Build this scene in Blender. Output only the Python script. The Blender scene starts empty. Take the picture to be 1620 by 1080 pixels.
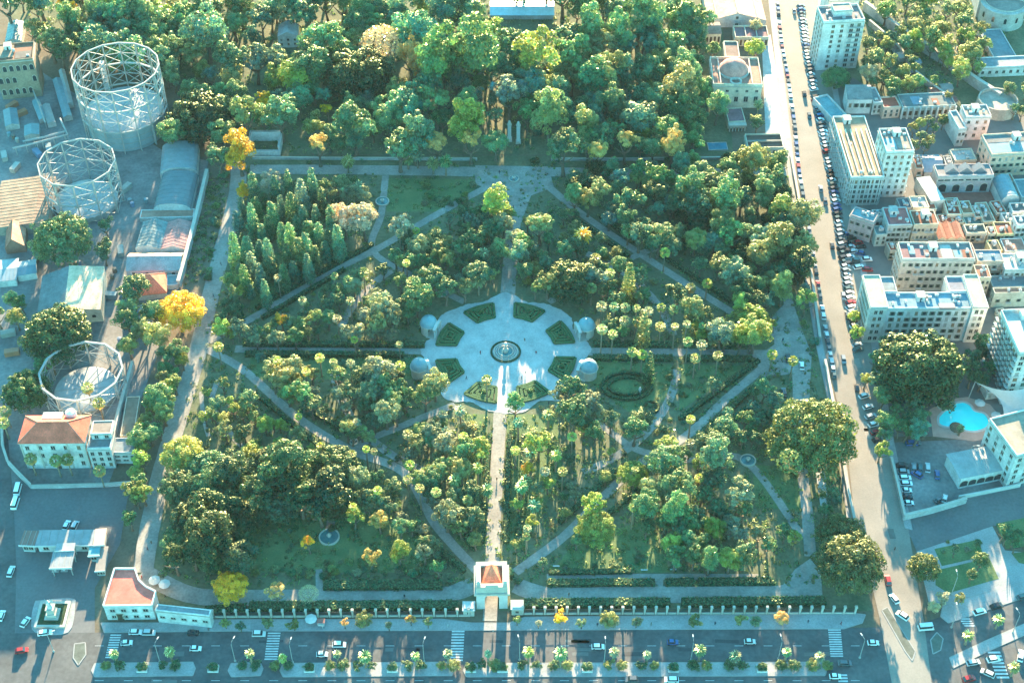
import bpy, math, random
import numpy as np
from mathutils import Vector, Matrix
R = math.radians
random.seed(7)
rng = np.random.default_rng(11)
sc = bpy.context.scene
COL = sc.collection

# ------------------------------------------------------------------ camera
PITCH = R(45.1); CAM_H = 406.6; FPX = 2340.0          # survey of the square garden, side about 240 m
CAM_Y = -395.0
SP, CP = math.sin(PITCH), math.cos(PITCH)
cam = bpy.data.cameras.new("camera"); camo = bpy.data.objects.new("camera", cam); COL.objects.link(camo)
cam.sensor_width = 36.0; cam.lens = 36.0 * FPX / 1620.0
cam.clip_start = 1.0; cam.clip_end = 20000.0
camo.location = (0, CAM_Y, CAM_H); camo.rotation_euler = (R(90) - PITCH, 0, 0)
sc.camera = camo

# ------------------------------------------------------------------ sky, sun, exposure
SUN_EL, SUN_AZ = R(12.3), R(2.0)                      # low sun straight ahead, a little to the right
world = bpy.data.worlds.new("World"); sc.world = world; world.use_nodes = True
nt = world.node_tree; bg = nt.nodes["Background"]
sky = nt.nodes.new("ShaderNodeTexSky"); sky.sky_type = 'NISHITA'; sky.sun_disc = False
sky.sun_elevation = SUN_EL; sky.sun_rotation = SUN_AZ
sky.altitude = 400; sky.air_density = 1.0; sky.dust_density = 0.3; sky.ozone_density = 2.0
tint = nt.nodes.new("ShaderNodeMix"); tint.data_type = 'RGBA'; tint.blend_type = 'MULTIPLY'
tint.inputs[0].default_value = 1.0
nt.links.new(sky.outputs[0], tint.inputs[6]); tint.inputs[7].default_value = (0.37, 1.0, 0.88, 1)
nt.links.new(tint.outputs[2], bg.inputs[0]); bg.inputs[1].default_value = 0.118
sd = bpy.data.lights.new("sun", 'SUN'); sd.energy = 4.4; sd.angle = R(0.6); sd.color = (1.0, 0.74, 0.44)
so = bpy.data.objects.new("sun", sd); COL.objects.link(so)
sdir = Vector((math.sin(SUN_AZ) * math.cos(SUN_EL), math.cos(SUN_AZ) * math.cos(SUN_EL), math.sin(SUN_EL)))
so.rotation_euler = sdir.to_track_quat('Z', 'Y').to_euler(); so.location = (0, 300, 300)
vs = sc.view_settings; vs.view_transform = 'Standard'; vs.look = 'None'; vs.exposure = 3.2; vs.gamma = 1.0
sc.cycles.max_bounces = 6; sc.cycles.transparent_max_bounces = 4
sc.cycles.diffuse_bounces = 3; sc.cycles.glossy_bounces = 2; sc.cycles.transmission_bounces = 3
sc.cycles.use_denoising = True

# ------------------------------------------------------------------ survey: photo pixel -> point of the place at height z
def W(px, py, z=0.0):
    u, v = px - 810.0, py - 540.0
    dx, dy, dz = u, -v * SP + FPX * CP, -v * CP - FPX * SP
    t = (z - CAM_H) / dz
    return Vector((dx * t, CAM_Y + dy * t, z))
def P(p):
    x, y, z = p[0], p[1] - CAM_Y, p[2] - CAM_H
    d = y * CP - z * SP; up = y * SP + z * CP
    return 810 + FPX * x / d, 540 - FPX * up / d
def ppm(px, py):                                     # pixels per metre at a ground pixel
    w = W(px, py); return FPX / ((w.y - CAM_Y) * CP + CAM_H * SP)
def HT(px, ybase, ytop):                             # height of a vertical edge seen from ybase up to ytop
    b = W(px, ybase); lo, hi = 0.0, 150.0
    for _ in range(40):
        m = (lo + hi) / 2
        if P((b.x, b.y, m))[1] > ytop: lo = m
        else: hi = m
    return lo

# ------------------------------------------------------------------ materials
MATS = {}
def newmat(name):
    m = bpy.data.materials.new(name); m.use_nodes = True; MATS[name] = m
    return m, m.node_tree, m.node_tree.nodes["Principled BSDF"]
def mat(name, col, rough=0.85, var=0.25, scale=0.5, col2=None, fine=8.0, metal=0.0, spec=0.3, bump=0.0, objcol=False):
    """base colour broken up by two octaves of noise in object space (metres)"""
    if name in MATS: return MATS[name]
    m, t, b = newmat(name)
    b.inputs["Roughness"].default_value = rough; b.inputs["Metallic"].default_value = metal
    b.inputs["Specular IOR Level"].default_value = spec
    tc = t.nodes.new("ShaderNodeTexCoord")
    geo = t.nodes.new("ShaderNodeNewGeometry")
    n1 = t.nodes.new("ShaderNodeTexNoise"); n1.inputs["Scale"].default_value = scale; n1.inputs["Detail"].default_value = 5; n1.inputs["Roughness"].default_value = 0.65
    n2 = t.nodes.new("ShaderNodeTexNoise"); n2.inputs["Scale"].default_value = fine; n2.inputs["Detail"].default_value = 2
    t.links.new(geo.outputs["Position"], n1.inputs["Vector"]); t.links.new(geo.outputs["Position"], n2.inputs["Vector"])
    r = t.nodes.new("ShaderNodeMapRange"); r.inputs[1].default_value = 0.3; r.inputs[2].default_value = 0.7
    t.links.new(n1.outputs[0], r.inputs[0])
    mx = t.nodes.new("ShaderNodeMix"); mx.data_type = 'RGBA'
    c = Vector(col[:3]); c2 = Vector(col2[:3]) if col2 else c * (1 + var)
    c1 = c if col2 else c * (1 - var)
    mx.inputs[6].default_value = (*c1, 1); mx.inputs[7].default_value = (*c2, 1)
    t.links.new(r.outputs[0], mx.inputs[0])
    ml = t.nodes.new("ShaderNodeMix"); ml.data_type = 'RGBA'; ml.blend_type = 'MULTIPLY'; ml.inputs[0].default_value = 1
    r2 = t.nodes.new("ShaderNodeMapRange"); r2.inputs[1].default_value = 0.25; r2.inputs[2].default_value = 0.75
    r2.inputs[3].default_value = 1 - var * 0.6; r2.inputs[4].default_value = 1 + var * 0.6
    t.links.new(n2.outputs[0], r2.inputs[0])
    t.links.new(mx.outputs[2], ml.inputs[6]); t.links.new(r2.outputs[0], ml.inputs[7])
    out = ml.outputs[2]
    if objcol:
        oi = t.nodes.new("ShaderNodeObjectInfo"); m2 = t.nodes.new("ShaderNodeMix"); m2.data_type = 'RGBA'; m2.blend_type = 'MULTIPLY'; m2.inputs[0].default_value = 1
        t.links.new(oi.outputs["Color"], m2.inputs[6]); t.links.new(out, m2.inputs[7]); out = m2.outputs[2]
    t.links.new(out, b.inputs["Base Color"])
    if bump:
        bp = t.nodes.new("ShaderNodeBump"); bp.inputs["Strength"].default_value = bump; bp.inputs["Distance"].default_value = 0.15
        t.links.new(n2.outputs[0], bp.inputs["Height"]); t.links.new(bp.outputs[0], b.inputs["Normal"])
    return m
def leafmat(name, trans=0.45, gain=1.0):
    m = bpy.data.materials.new(name); m.use_nodes = True; MATS[name] = m
    t = m.node_tree; t.nodes.clear()
    o = t.nodes.new("ShaderNodeOutputMaterial")
    oi = t.nodes.new("ShaderNodeObjectInfo"); at = t.nodes.new("ShaderNodeAttribute"); at.attribute_name = "tint"
    mul = t.nodes.new("ShaderNodeMix"); mul.data_type = 'RGBA'; mul.blend_type = 'MULTIPLY'; mul.inputs[0].default_value = 1
    t.links.new(oi.outputs["Color"], mul.inputs[6]); t.links.new(at.outputs["Color"], mul.inputs[7])
    d = t.nodes.new("ShaderNodeBsdfDiffuse"); tr = t.nodes.new("ShaderNodeBsdfTranslucent")
    t.links.new(mul.outputs[2], d.inputs[0])
    warm = t.nodes.new("ShaderNodeMix"); warm.data_type = 'RGBA'; warm.blend_type = 'MULTIPLY'; warm.inputs[0].default_value = 1
    warm.inputs[7].default_value = (1.3 * gain, 1.2 * gain, 0.55 * gain, 1); t.links.new(mul.outputs[2], warm.inputs[6])
    t.links.new(warm.outputs[2], tr.inputs[0])
    ms = t.nodes.new("ShaderNodeMixShader"); ms.inputs[0].default_value = trans
    t.links.new(d.outputs[0], ms.inputs[1]); t.links.new(tr.outputs[0], ms.inputs[2])
    gl = t.nodes.new("ShaderNodeBsdfGlossy"); gl.inputs["Roughness"].default_value = 0.42; gl.inputs["Color"].default_value = (0.80, 0.86, 0.50, 1)
    fr = t.nodes.new("ShaderNodeFresnel"); fr.inputs["IOR"].default_value = 1.31     # waxy leaf surface
    m3 = t.nodes.new("ShaderNodeMixShader"); t.links.new(fr.outputs[0], m3.inputs[0]); t.links.new(ms.outputs[0], m3.inputs[1]); t.links.new(gl.outputs[0], m3.inputs[2]); t.links.new(m3.outputs[0], o.inputs[0])
    return m
LEAF = leafmat("leaf", 0.4); PALM = leafmat("palm_leaf", 0.3)
BARK = mat("bark", (0.16, 0.12, 0.085), 0.95, 0.35, 1.5)
PBARK = mat("palm_bark", (0.24, 0.18, 0.12), 0.95, 0.35, 2.5)
ASPH = mat("asphalt", (0.06, 0.062, 0.065), 0.8, 0.3, 0.09, fine=0.7, col2=(0.115, 0.115, 0.115))
ASPH2 = mat("sunlit_asphalt", (0.18, 0.165, 0.145), 0.85, 0.15, 0.06, col2=(0.25, 0.225, 0.195), fine=1.5)  # boulevard asphalt, base colour raised to a pale warm tone to look sunlit
PAVE = mat("pale_paving", (0.30, 0.30, 0.295), 0.85, 0.2, 0.16, col2=(0.47, 0.465, 0.455), fine=1.6)
GRAV = mat("park_gravel", (0.18, 0.17, 0.155), 0.95, 0.3, 0.12, col2=(0.34, 0.32, 0.285), fine=1.2)
SIDEW = mat("sidewalk_stone", (0.23, 0.23, 0.23), 0.85, 0.25, 0.15, col2=(0.34, 0.335, 0.33), fine=2.0)
PARKF = mat("garden_soil_and_lawn", (0.06, 0.095, 0.05), 0.95, 0.4, 0.09, col2=(0.17, 0.165, 0.10), fine=0.9)
LAWN = mat("lawn", (0.06, 0.12, 0.05), 0.95, 0.4, 0.14, col2=(0.145, 0.185, 0.08), fine=1.5)
EARTH = mat("bare_earth", (0.10, 0.085, 0.06), 0.95, 0.3, 0.07, col2=(0.17, 0.14, 0.10), fine=1.0)
KERB = mat("kerb_stone", (0.28, 0.27, 0.26), 0.85, 0.12, 0.6)
PAINT = mat("road_paint", (0.48, 0.48, 0.47), 0.7, 0.2, 0.8)
STONE = mat("cream_stone", (0.40, 0.37, 0.32), 0.85, 0.12, 0.4, fine=2.0)
CONC = mat("concrete", (0.36, 0.35, 0.33), 0.9, 0.2, 0.3, fine=2.0)
WHITE = mat("white_plaster", (0.47, 0.47, 0.45), 0.8, 0.08, 0.4, fine=1.5)
DGLASS = mat("dark_glass", (0.03, 0.04, 0.045), 0.15, 0.1, 0.5, spec=0.5)
STEEL = mat("painted_steel", (0.29, 0.29, 0.275), 0.5, 0.12, 0.5, spec=0.4)
RUST = mat("weathered_steel", (0.42, 0.42, 0.40), 0.7, 0.3, 0.3, col2=(0.5, 0.52, 0.5))
TERRA = mat("terracotta_tiles", (0.38, 0.17, 0.11), 0.9, 0.25, 0.35, col2=(0.52, 0.27, 0.19), fine=2.5, bump=0.4)
CAR = mat("car_paint", (1, 1, 1), 0.25, 0.02, 0.3, spec=0.5, objcol=True)
TYRE = mat("tyre_rubber", (0.02, 0.02, 0.02), 0.9)
WALLC = mat("painted_wall", (0.66, 0.66, 0.66), 0.85, 0.28, 0.14, fine=1.2, objcol=True)
ROOFC = mat("flat_roof", (0.42, 0.42, 0.42), 0.9, 0.22, 0.22, fine=1.0, objcol=True)
TILEC = mat("tiled_roof", (0.62, 0.62, 0.62), 0.9, 0.3, 0.3, fine=2.2, objcol=True, bump=0.4)
METALC = mat("coloured_metal", (0.46, 0.46, 0.46), 0.45, 0.15, 0.4, objcol=True, spec=0.4)

# ------------------------------------------------------------------ object helpers
def tag(o, label=None, cat=None, group=None, kind=None):
    if label: o["label"] = label
    if cat: o["category"] = cat
    if group: o["group"] = group
    if kind: o["kind"] = kind
    return o
def link(name, data, parent=None, loc=None, rz=0.0, scale=None, color=None):
    o = bpy.data.objects.new(name, data); COL.objects.link(o)
    if parent is not None: o.parent = parent
    if loc is not None: o.location = loc
    if rz: o.rotation_euler = (0, 0, rz)
    if scale is not None: o.scale = scale if hasattr(scale, '__len__') else (scale,) * 3
    if color is not None: o.color = (*color[:3], 1.0)
    return o
def thing(name, label, cat, loc=(0, 0, 0), rz=0.0, group=None):
    return tag(link(name, None, None, loc, rz), label, cat, group)
class MB:
    """collects faces; mesh() turns them into one mesh"""
    def __init__(s): s.v = []; s.f = []; s.m = []
    def face(s, pts, m=0):
        k = len(s.v); s.v += [tuple(p) for p in pts]; s.f.append(tuple(range(k, k + len(pts)))); s.m.append(m)
    def box(s, c, d, m=0, rz=0.0, axes=None):
        hx, hy, hz = d[0] / 2, d[1] / 2, d[2] / 2
        if axes: ax, ay, az = axes
        else:
            cz, sz = math.cos(rz), math.sin(rz); ax, ay, az = Vector((cz, sz, 0)), Vector((-sz, cz, 0)), Vector((0, 0, 1))
        c = Vector(c); k = len(s.v)
        for z in (-1, 1):
            for (x, y) in ((-1, -1), (1, -1), (1, 1), (-1, 1)):
                s.v.append(tuple(c + ax * (x * hx) + ay * (y * hy) + az * (z * hz)))
        for q in ((0, 3, 2, 1), (4, 5, 6, 7), (0, 1, 5, 4), (1, 2, 6, 5), (2, 3, 7, 6), (3, 0, 4, 7)):
            s.f.append(tuple(k + i for i in q)); s.m.append(m)
    def bar(s, a, b, w, m=0, h=None):
        a, b = Vector(a), Vector(b); d = b - a; L = d.length
        if L < 1e-6: return
        d /= L; up = Vector((0, 0, 1)) if abs(d.z) < 0.95 else Vector((1, 0, 0))
        x = d.cross(up).normalized(); y = x.cross(d)
        s.box((a + b) / 2, (w, h or w, L), m, axes=(x, y, d))
    def tube(s, pts, rad, n=6, m=0, cap=True):
        k0 = len(s.v); pts = [Vector(p) for p in pts]
        for i, p in enumerate(pts):
            d = (pts[min(i + 1, len(pts) - 1)] - pts[max(i - 1, 0)]).normalized()
            up = Vector((0, 0, 1)) if abs(d.z) < 0.9 else Vector((1, 0, 0))
            x = d.cross(up).normalized(); y = x.cross(d); r = rad[i] if hasattr(rad, '__len__') else rad
            for j in range(n):
                a = 2 * math.pi * j / n; s.v.append(tuple(p + x * (r * math.cos(a)) + y * (r * math.sin(a))))
        for i in range(len(pts) - 1):
            for j in range(n):
                a, b = k0 + i * n + j, k0 + i * n + (j + 1) % n
                s.f.append((a, b, b + n, a + n)); s.m.append(m)
        if cap:
            s.f.append(tuple(k0 + (len(pts) - 1) * n + j for j in range(n))); s.m.append(m)
    def lathe(s, prof, n=16, c=(0, 0, 0), m=0, a0=0.0, a1=2 * math.pi):
        k0 = len(s.v); full = abs(a1 - a0 - 2 * math.pi) < 1e-6; c = Vector(c); nn = n if full else n + 1
        for (r, z) in prof:
            for j in range(nn):
                a = a0 + (a1 - a0) * j / n; s.v.append((c.x + r * math.cos(a), c.y + r * math.sin(a), c.z + z))
        for i in range(len(prof) - 1):
            for j in range(n):
                a, b = k0 + i * nn + j, k0 + i * nn + ((j + 1) % n if full else j + 1)
                s.f.append((a, b, b + nn, a + nn)); s.m.append(m)
    def prism(s, poly, z0, z1, m=0, mtop=None, bottom=False):
        n = len(poly); k = len(s.v)
        if sum(poly[i][0] * poly[(i + 1) % n][1] - poly[(i + 1) % n][0] * poly[i][1] for i in range(n)) < 0: poly = poly[::-1]
        for z in (z0, z1):
            for p in poly: s.v.append((p[0], p[1], z))
        for i in range(n):
            j = (i + 1) % n; s.f.append((k + i, k + j, k + n + j, k + n + i)); s.m.append(m)
        s.f.append(tuple(k + n + i for i in range(n))); s.m.append(m if mtop is None else mtop)
        if bottom: s.f.append(tuple(k + n - 1 - i for i in range(n))); s.m.append(m)
    def mesh(s, name, mats, smooth=False):
        me = bpy.data.meshes.new(name); me.from_pydata(s.v, [], s.f)
        mats = mats if isinstance(mats, (list, tuple)) else [mats]
        for q in mats: me.materials.append(q)
        me.polygons.foreach_set("material_index", s.m)
        if smooth: me.polygons.foreach_set("use_smooth", [True] * len(s.f))
        me.update(); return me
    def obj(s, name, mats, parent=None, color=None, loc=None, rz=0.0, smooth=False):
        return link(name, s.mesh(name, mats, smooth), parent, loc, rz, None, color)
def boxpart(name, c, d, m, parent=None, color=None, rz=0.0):
    b = MB(); b.box(c, d, 0, rz); return b.obj(name, m, parent, color)
def structure(o): o["kind"] = "structure"; return o
def sheet(name, pix, z, m, thick=0.0, kind="structure", parent=None):
    pts = [W(x, y) for x, y in pix]; b = MB()
    if thick: b.prism(pts, z - thick, z)
    else:
        poly = [(p.x, p.y, z) for p in pts]
        if sum(poly[i][0] * poly[(i + 1) % len(poly)][1] - poly[(i + 1) % len(poly)][0] * poly[i][1] for i in range(len(poly))) < 0: poly = poly[::-1]
        b.face(poly)
    o = b.obj(name, m, parent)
    if kind and parent is None: o["kind"] = kind
    return o
def smooth_line(pts, n=6):
    """Catmull-Rom through pixel points"""
    out = []; q = [pts[0]] + list(pts) + [pts[-1]]
    for i in range(1, len(q) - 2):
        p0, p1, p2, p3 = (np.array(q[i + k], float) for k in (-1, 0, 1, 2))
        for t in np.linspace(0, 1, n, endpoint=False):
            out.append(tuple(0.5 * (2 * p1 + (p2 - p0) * t + (2 * p0 - 5 * p1 + 4 * p2 - p3) * t * t + (3 * p1 - p0 - 3 * p2 + p3) * t ** 3)))
    out.append(tuple(pts[-1])); return out
def strip_mesh(line, width, z, m, name, wob=0.0, parent=None):
    """flat ribbon of a given width in metres along ground points"""
    pts = [Vector((p[0], p[1])) for p in line]; b = MB(); L = []; Rr = []
    for i, p in enumerate(pts):
        d = (pts[min(i + 1, len(pts) - 1)] - pts[max(i - 1, 0)]).normalized(); nrm = Vector((-d.y, d.x))
        w = width / 2 * (1 + (random.random() - .5) * wob)
        L.append(p + nrm * w); Rr.append(p - nrm * w)
    for i in range(len(pts) - 1):
        b.face([(Rr[i].x, Rr[i].y, z), (Rr[i + 1].x, Rr[i + 1].y, z), (L[i + 1].x, L[i + 1].y, z), (L[i].x, L[i].y, z)])
    return b.obj(name, m, parent)
def path(name, pix, width, z=0.09, m=None, curved=True):
    GPATHS.append(list(pix)); line = [W(*p) for p in (smooth_line(pix) if curved else pix)]
    return structure(strip_mesh(line, width, z, m or GRAV, name, 0.08))
def inpoly(x, y, poly):
    c = False; n = len(poly); j = n - 1
    for i in range(n):
        xi, yi = poly[i]; xj, yj = poly[j]
        if (yi > y) != (yj > y) and x < (xj - xi) * (y - yi) / (yj - yi) + xi: c = not c
        j = i
    return c
# ================================================================== the setting: ground, roads, paths
GPATHS = []
b = MB(); b.face([(-2400, -1300, -0.06), (2400, -1300, -0.06), (2400, 3500, -0.06), (-2400, 3500, -0.06)])
structure(b.obj("ground", EARTH))
# garden floor and lawns
sheet("garden_ground", [(388, 246), (1250, 246), (1290, 480), (1330, 690), (1380, 966), (205, 966), (300, 600)], 0.0, PARKF)
sheet("wood_ground", [(20, 30), (-60, -120), (1130, -120), (1160, 245), (385, 245), (270, 120)], 0.0, PARKF)
for i, q in enumerate([[(612, 282), (752, 284), (748, 318), (690, 335), (612, 335)], [(400, 800), (560, 780), (650, 850), (700, 905), (395, 905)],
          [(1190, 735), (1262, 738), (1270, 810), (1195, 800)], [(870, 905), (900, 870), (960, 840), (1030, 820), (1060, 905)],
          [(935, 572), (1062, 576), (1060, 630), (1000, 655), (925, 600)], [(1075, 576), (1180, 578), (1075, 650)],
          [(1478, 868), (1548, 853), (1556, 880), (1490, 895)], [(1480, 902), (1565, 882), (1580, 915), (1500, 938), (1480, 925)],
          [(1575, 828), (1640, 815), (1640, 862), (1592, 868)], [(1600, 875), (1660, 868), (1660, 900), (1612, 890)],
          [(395, 565), (660, 566), (650, 600), (400, 600)], [(735, 655), (772, 655), (762, 870), (720, 860)], [(802, 655), (880, 655), (890, 740), (830, 870), (800, 870)], [(400, 400), (560, 400), (480, 455), (395, 500)]]):
    sheet("lawn", q, 0.03 if q[0][0] < 1300 else 0.09, LAWN)
# left industrial yard, station yard, piazza, avenues
sheet("gasworks_yard", [(-80, 130), (60, 110), (260, 240), (330, 255), (285, 450), (250, 560), (170, 770), (-80, 770)], 0.0, mat("yard_concrete", (0.11, 0.11, 0.11), 0.9, 0.3, 0.06, col2=(0.24, 0.235, 0.23), fine=0.8))
sheet("piazza_asphalt", [(-120, 760), (205, 768), (190, 860), (150, 930), (150, 990), (150, 1130), (-200, 1130)], 0.02, mat("piazza_asphalt", (0.10, 0.10, 0.105), 0.85, 0.2, 0.05, col2=(0.15, 0.15, 0.15), fine=1))
sheet("side_street_asphalt", [(-120, 640), (10, 660), (22, 800), (26, 900), (20, 1130), (-200, 1130)], 0.05, ASPH)
sheet("avenue_asphalt", [(-300, 1004), (150, 1000), (1385, 992), (1460, 985), (1700, 900), (2000, 860), (2100, 1290), (-500, 1290)], 0.04, ASPH)
sheet("boulevard_asphalt", [(1186, -160), (1226, 0), (1257, 270), (1300, 540), (1338, 690), (1350, 800), (1392, 980), (1420, 1130), (1480, 1130), (1462, 985), (1436, 830), (1405, 700), (1378, 540), (1338, 270), (1294, 0), (1262, -160)], 0.08, ASPH2)
sheet("hotel_forecourt", [(1400, 700), (1640, 690), (1660, 800), (1436, 850)], 0.02, MATS["yard_concrete"])
sheet("hotel_driveway", [(1436, 838), (1430, 812), (1660, 760), (1680, 818), (1570, 832), (1450, 872)], 0.06, MATS["piazza_asphalt"])
sheet("garden_square_paving", [(1450, 872), (1570, 832), (1590, 870), (1680, 880), (1640, 935), (1500, 955), (1470, 955)], 0.04, SIDEW)
sheet("town_ground", [(1300, 100), (1700, 100), (1760, 690), (1405, 690), (1378, 540), (1338, 270)], 0.0, mat("town_paving", (0.12, 0.115, 0.11), 0.9, 0.2, 0.1, col2=(0.18, 0.17, 0.16)))
sheet("hill_scrub", [(1300, -120), (1800, -120), (1760, 190), (1420, 170), (1330, 110)], 0.02, PARKF)
sheet("dirt_track", [(1478, 38), (1492, 32), (1508, 60), (1528, 95), (1515, 100), (1490, 70)], 0.05, mat("dry_dirt", (0.45, 0.36, 0.24), 0.95, 0.15, 0.2))
# kerbed pavements beside the avenues
def pavement(name, pix, h=0.13):
    o = sheet(name, pix, 0.04 + h, SIDEW if 'island' not in name else mat('island_setts', (.11, .12, .10), .9, .3, .4), h + 0.05)
    pts = [W(*p) for p in pix]; b = MB()
    for i in range(len(pts)):
        a, c = pts[i], pts[(i + 1) % len(pts)]
        b.bar((a.x, a.y, 0.04 + h * .55), (c.x, c.y, 0.04 + h * .55), 0.35, 0, h)
    k = b.obj("kerb", KERB, o); return o
pavement("avenue_pavement", [(330, 980), (700, 979), (745, 985), (806, 985), (830, 976), (1352, 970), (1369, 972), (1364, 985), (1335, 994), (330, 998)])
pavement("corner_pavement", [(160, 985), (330, 985), (330, 998), (165, 1000)])
pavement("garden_corner_pavement", [(1492, 956), (1640, 915), (1680, 925), (1500, 985), (1488, 975)])
pavement("boulevard_pavement", [(1262, -160), (1294, 0), (1338, 270), (1378, 540), (1403, 700), (1432, 835), (1443, 838), (1414, 700), (1388, 540), (1346, 270), (1302, 0), (1270, -160)])
pavement("garden_side_pavement", [(1180, -160), (1216, 0), (1246, 270), (1290, 540), (1322, 690), (1338, 800), (1348, 800), (1332, 690), (1300, 540), (1257, 270), (1226, 0), (1189, -160)])
med_c = [(158, 300), (388, 690), (738, 815), (836, 1312)]
MEDIANS = []
for (x0, x1) in [(150, 305), (366, 412), (448, 715), (738, 1305)]:
    MEDIANS.append(pavement("planted_median", [(x0, 1049), (x1, 1047), (x1 + 4, 1057), (x1, 1068), (x0, 1070), (x0 - 5, 1060)]))
pavement("planted_median", [(1502, 1040), (1560, 1013), (1640, 978), (1652, 990), (1562, 1030), (1508, 1056)])
pavement("traffic_island", [(1395, 965), (1404, 960), (1448, 1030), (1443, 1045), (1432, 1030)])
pavement("traffic_island", [(118, 1018), (135, 1016), (136, 1035), (124, 1052), (116, 1040)])
pavement("traffic_island", [(1476, 1034), (1472, 1012), (1482, 1000), (1492, 1010), (1488, 1028)])
# zebra crossings: every stripe a part of the crossing
def zebra(x0, x1, y0, y1, n, dx=0.0, label=""):
    t = thing("zebra_crossing", label, "zebra crossing", W((x0 + x1) / 2, (y0 + y1) / 2, 0.0))
    for i in range(n):
        f = i / n; f2 = f + 0.55 / n; b = MB()
        pts = [W(x0 + dx * f, y0 + (y1 - y0) * f), W(x1 + dx * f, y0 + (y1 - y0) * f - 0), W(x1 + dx * f2, y0 + (y1 - y0) * f2), W(x0 + dx * f2, y0 + (y1 - y0) * f2)]
        b.face([(p.x - t.location.x, p.y - t.location.y, 0.075) for p in pts][::-1]); b.obj("stripe", PAINT, t)
    return t
zebra(424, 444, 1000, 1045, 11, -6, "white zebra crossing over the wide avenue beside the orange autumn tree")
zebra(715, 735, 997, 1047, 11, -3, "white zebra crossing just before the garden gate axis")
zebra(1310, 1330, 995, 1040, 12, 4, "white zebra crossing below the twin fig trees on the avenue")
zebra(175, 192, 1003, 1042, 10, -9, "white zebra crossing in front of the pink roofed corner building")
zebra(1507, 1524, 963, 992, 8, 20, "slanting zebra crossing beside the corner lawn")
zebra(1562, 1582, 1030, 1075, 8, 16, "slanting zebra crossing at the corner with the car park")
zebra(1325, 1340, 1066, 1090, 5, 3, "zebra crossing cut by the bottom edge below the long median")
zebra(1412, 1432, 858, 882, 6, 6, "pale worn crossing on the shaded boulevard lane")
# lane lines: arms of paint along the avenue
for (x0, x1, y, lab) in [(150, 1385, 1021, "dashed white lane line along the wide avenue"), (150, 1385, 1076, "dashed white lane line beyond the medians")]:
    t = thing("lane_line", lab, "lane line", W((x0 + x1) / 2, y))
    x = x0
    while x < x1:
        a, c = W(x, y), W(x + 14, y); b = MB(); b.box(((a.x + c.x) / 2 - t.location.x, (a.y + c.y) / 2 - t.location.y, 0.07), ((c - a).length, 0.16, 0.01)); b.obj("dash", PAINT, t); x += 46
# garden paths
path("main_axis_path", [(775, 982), (777, 930), (778, 905), (783, 800), (792, 640)], 4.8, 0.10, curved=False)
path("main_axis_path", [(803, 470), (808, 400), (815, 330), (816, 290)], 6.0, 0.10, curved=False)
sheet("rear_forecourt", [(752, 262), (868, 264), (876, 296), (840, 310), (825, 352), (795, 350), (790, 305), (752, 292)], 0.12, GRAV)
path("rear_promenade", [(395, 268), (560, 269), (757, 272)], 6.5, 0.09)
path("rear_promenade", [(868, 272), (1060, 275), (1245, 272)], 6.5, 0.09)
path("west_walk", [(378, 262), (374, 310), (352, 395), (330, 480), (312, 560), (285, 650), (258, 740), (238, 830), (226, 905)], 7.0, 0.11)
path("east_walk", [(1238, 400), (1250, 500), (1262, 600), (1264, 700), (1276, 800), (1282, 880)], 4.0, 0.09)
sheet("east_forecourt", [(1222, 500), (1252, 470), (1268, 520), (1284, 560), (1280, 640), (1268, 642), (1262, 590), (1205, 598), (1195, 566), (1225, 545)], 0.12, GRAV)
sheet("side_yard_paving", [(1290, 745), (1305, 745), (1312, 815), (1300, 815)], 0.06, PAVE)
sheet("side_yard_paving", [(1333, 745), (1348, 800), (1368, 835), (1372, 900), (1340, 830)], 0.06, PAVE)
path("front_promenade", [(225, 905), (300, 940), (390, 945), (560, 943), (690, 943), (750, 925)], 6.5, 0.09)
path("front_promenade", [(815, 925), (870, 941), (1000, 940), (1140, 940), (1250, 936), (1280, 905)], 6.5, 0.09)
path("hedged_walk", [(505, 925), (700, 926)], 2.0, 0.07); path("hedged_walk", [(865, 912), (1200, 912)], 2.4, 0.07)
sheet("southeast_forecourt", [(1200, 952), (1235, 930), (1258, 900), (1282, 883), (1298, 905), (1302, 948)], 0.13, GRAV)
path("west_axis_path", [(372, 552), (500, 553), (690, 555)], 4.0, 0.09, curved=False); path("east_axis_path", [(912, 556), (1060, 557), (1225, 560)], 4.0, 0.09, curved=False)
path("diagonal_path", [(770, 296), (690, 340), (600, 392), (500, 443), (410, 497), (330, 540)], 3.4, 0.08)
path("diagonal_path", [(868, 296), (925, 342), (1010, 400), (1100, 458), (1160, 495), (1225, 535)], 3.4, 0.08)
path("diagonal_path", [(318, 548), (385, 585), (470, 660), (555, 712), (640, 748), (690, 830), (757, 905)], 3.4, 0.08)
path("diagonal_path", [(1215, 575), (1150, 630), (1085, 690), (1010, 735), (950, 790), (890, 850), (815, 905)], 3.4, 0.08)
path("cross_path", [(735, 478), (660, 440), (590, 397), (603, 340), (610, 278)], 3.0, 0.07)
path("cross_path", [(868, 478), (940, 440), (1012, 402), (1062, 385)], 3.0, 0.07)
path("cross_path", [(720, 640), (640, 672), (560, 712), (530, 790), (521, 850)], 3.0, 0.07)
path("cross_path", [(880, 640), (950, 672), (1010, 712), (1100, 728), (1180, 729), (1270, 850)], 3.0, 0.07)
cw = W(800, 557)
for (a0, a1) in [(R(118), R(168)), (R(190), R(245)), (R(-65), R(-8)), (R(8), R(60))]:
    rr = 66.0; line = [(cw.x + rr * math.cos(a), cw.y + rr * math.sin(a)) for a in np.linspace(a0, a1, 24)]
    structure(strip_mesh(line, 3.2, 0.06, GRAV, "ring_path", 0.1))
path("small_path", [(345, 600), (335, 640), (360, 680), (395, 720)], 2.0, 0.05); path("small_path", [(318, 620), (322, 660), (330, 690)], 1.6, 0.05)
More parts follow.
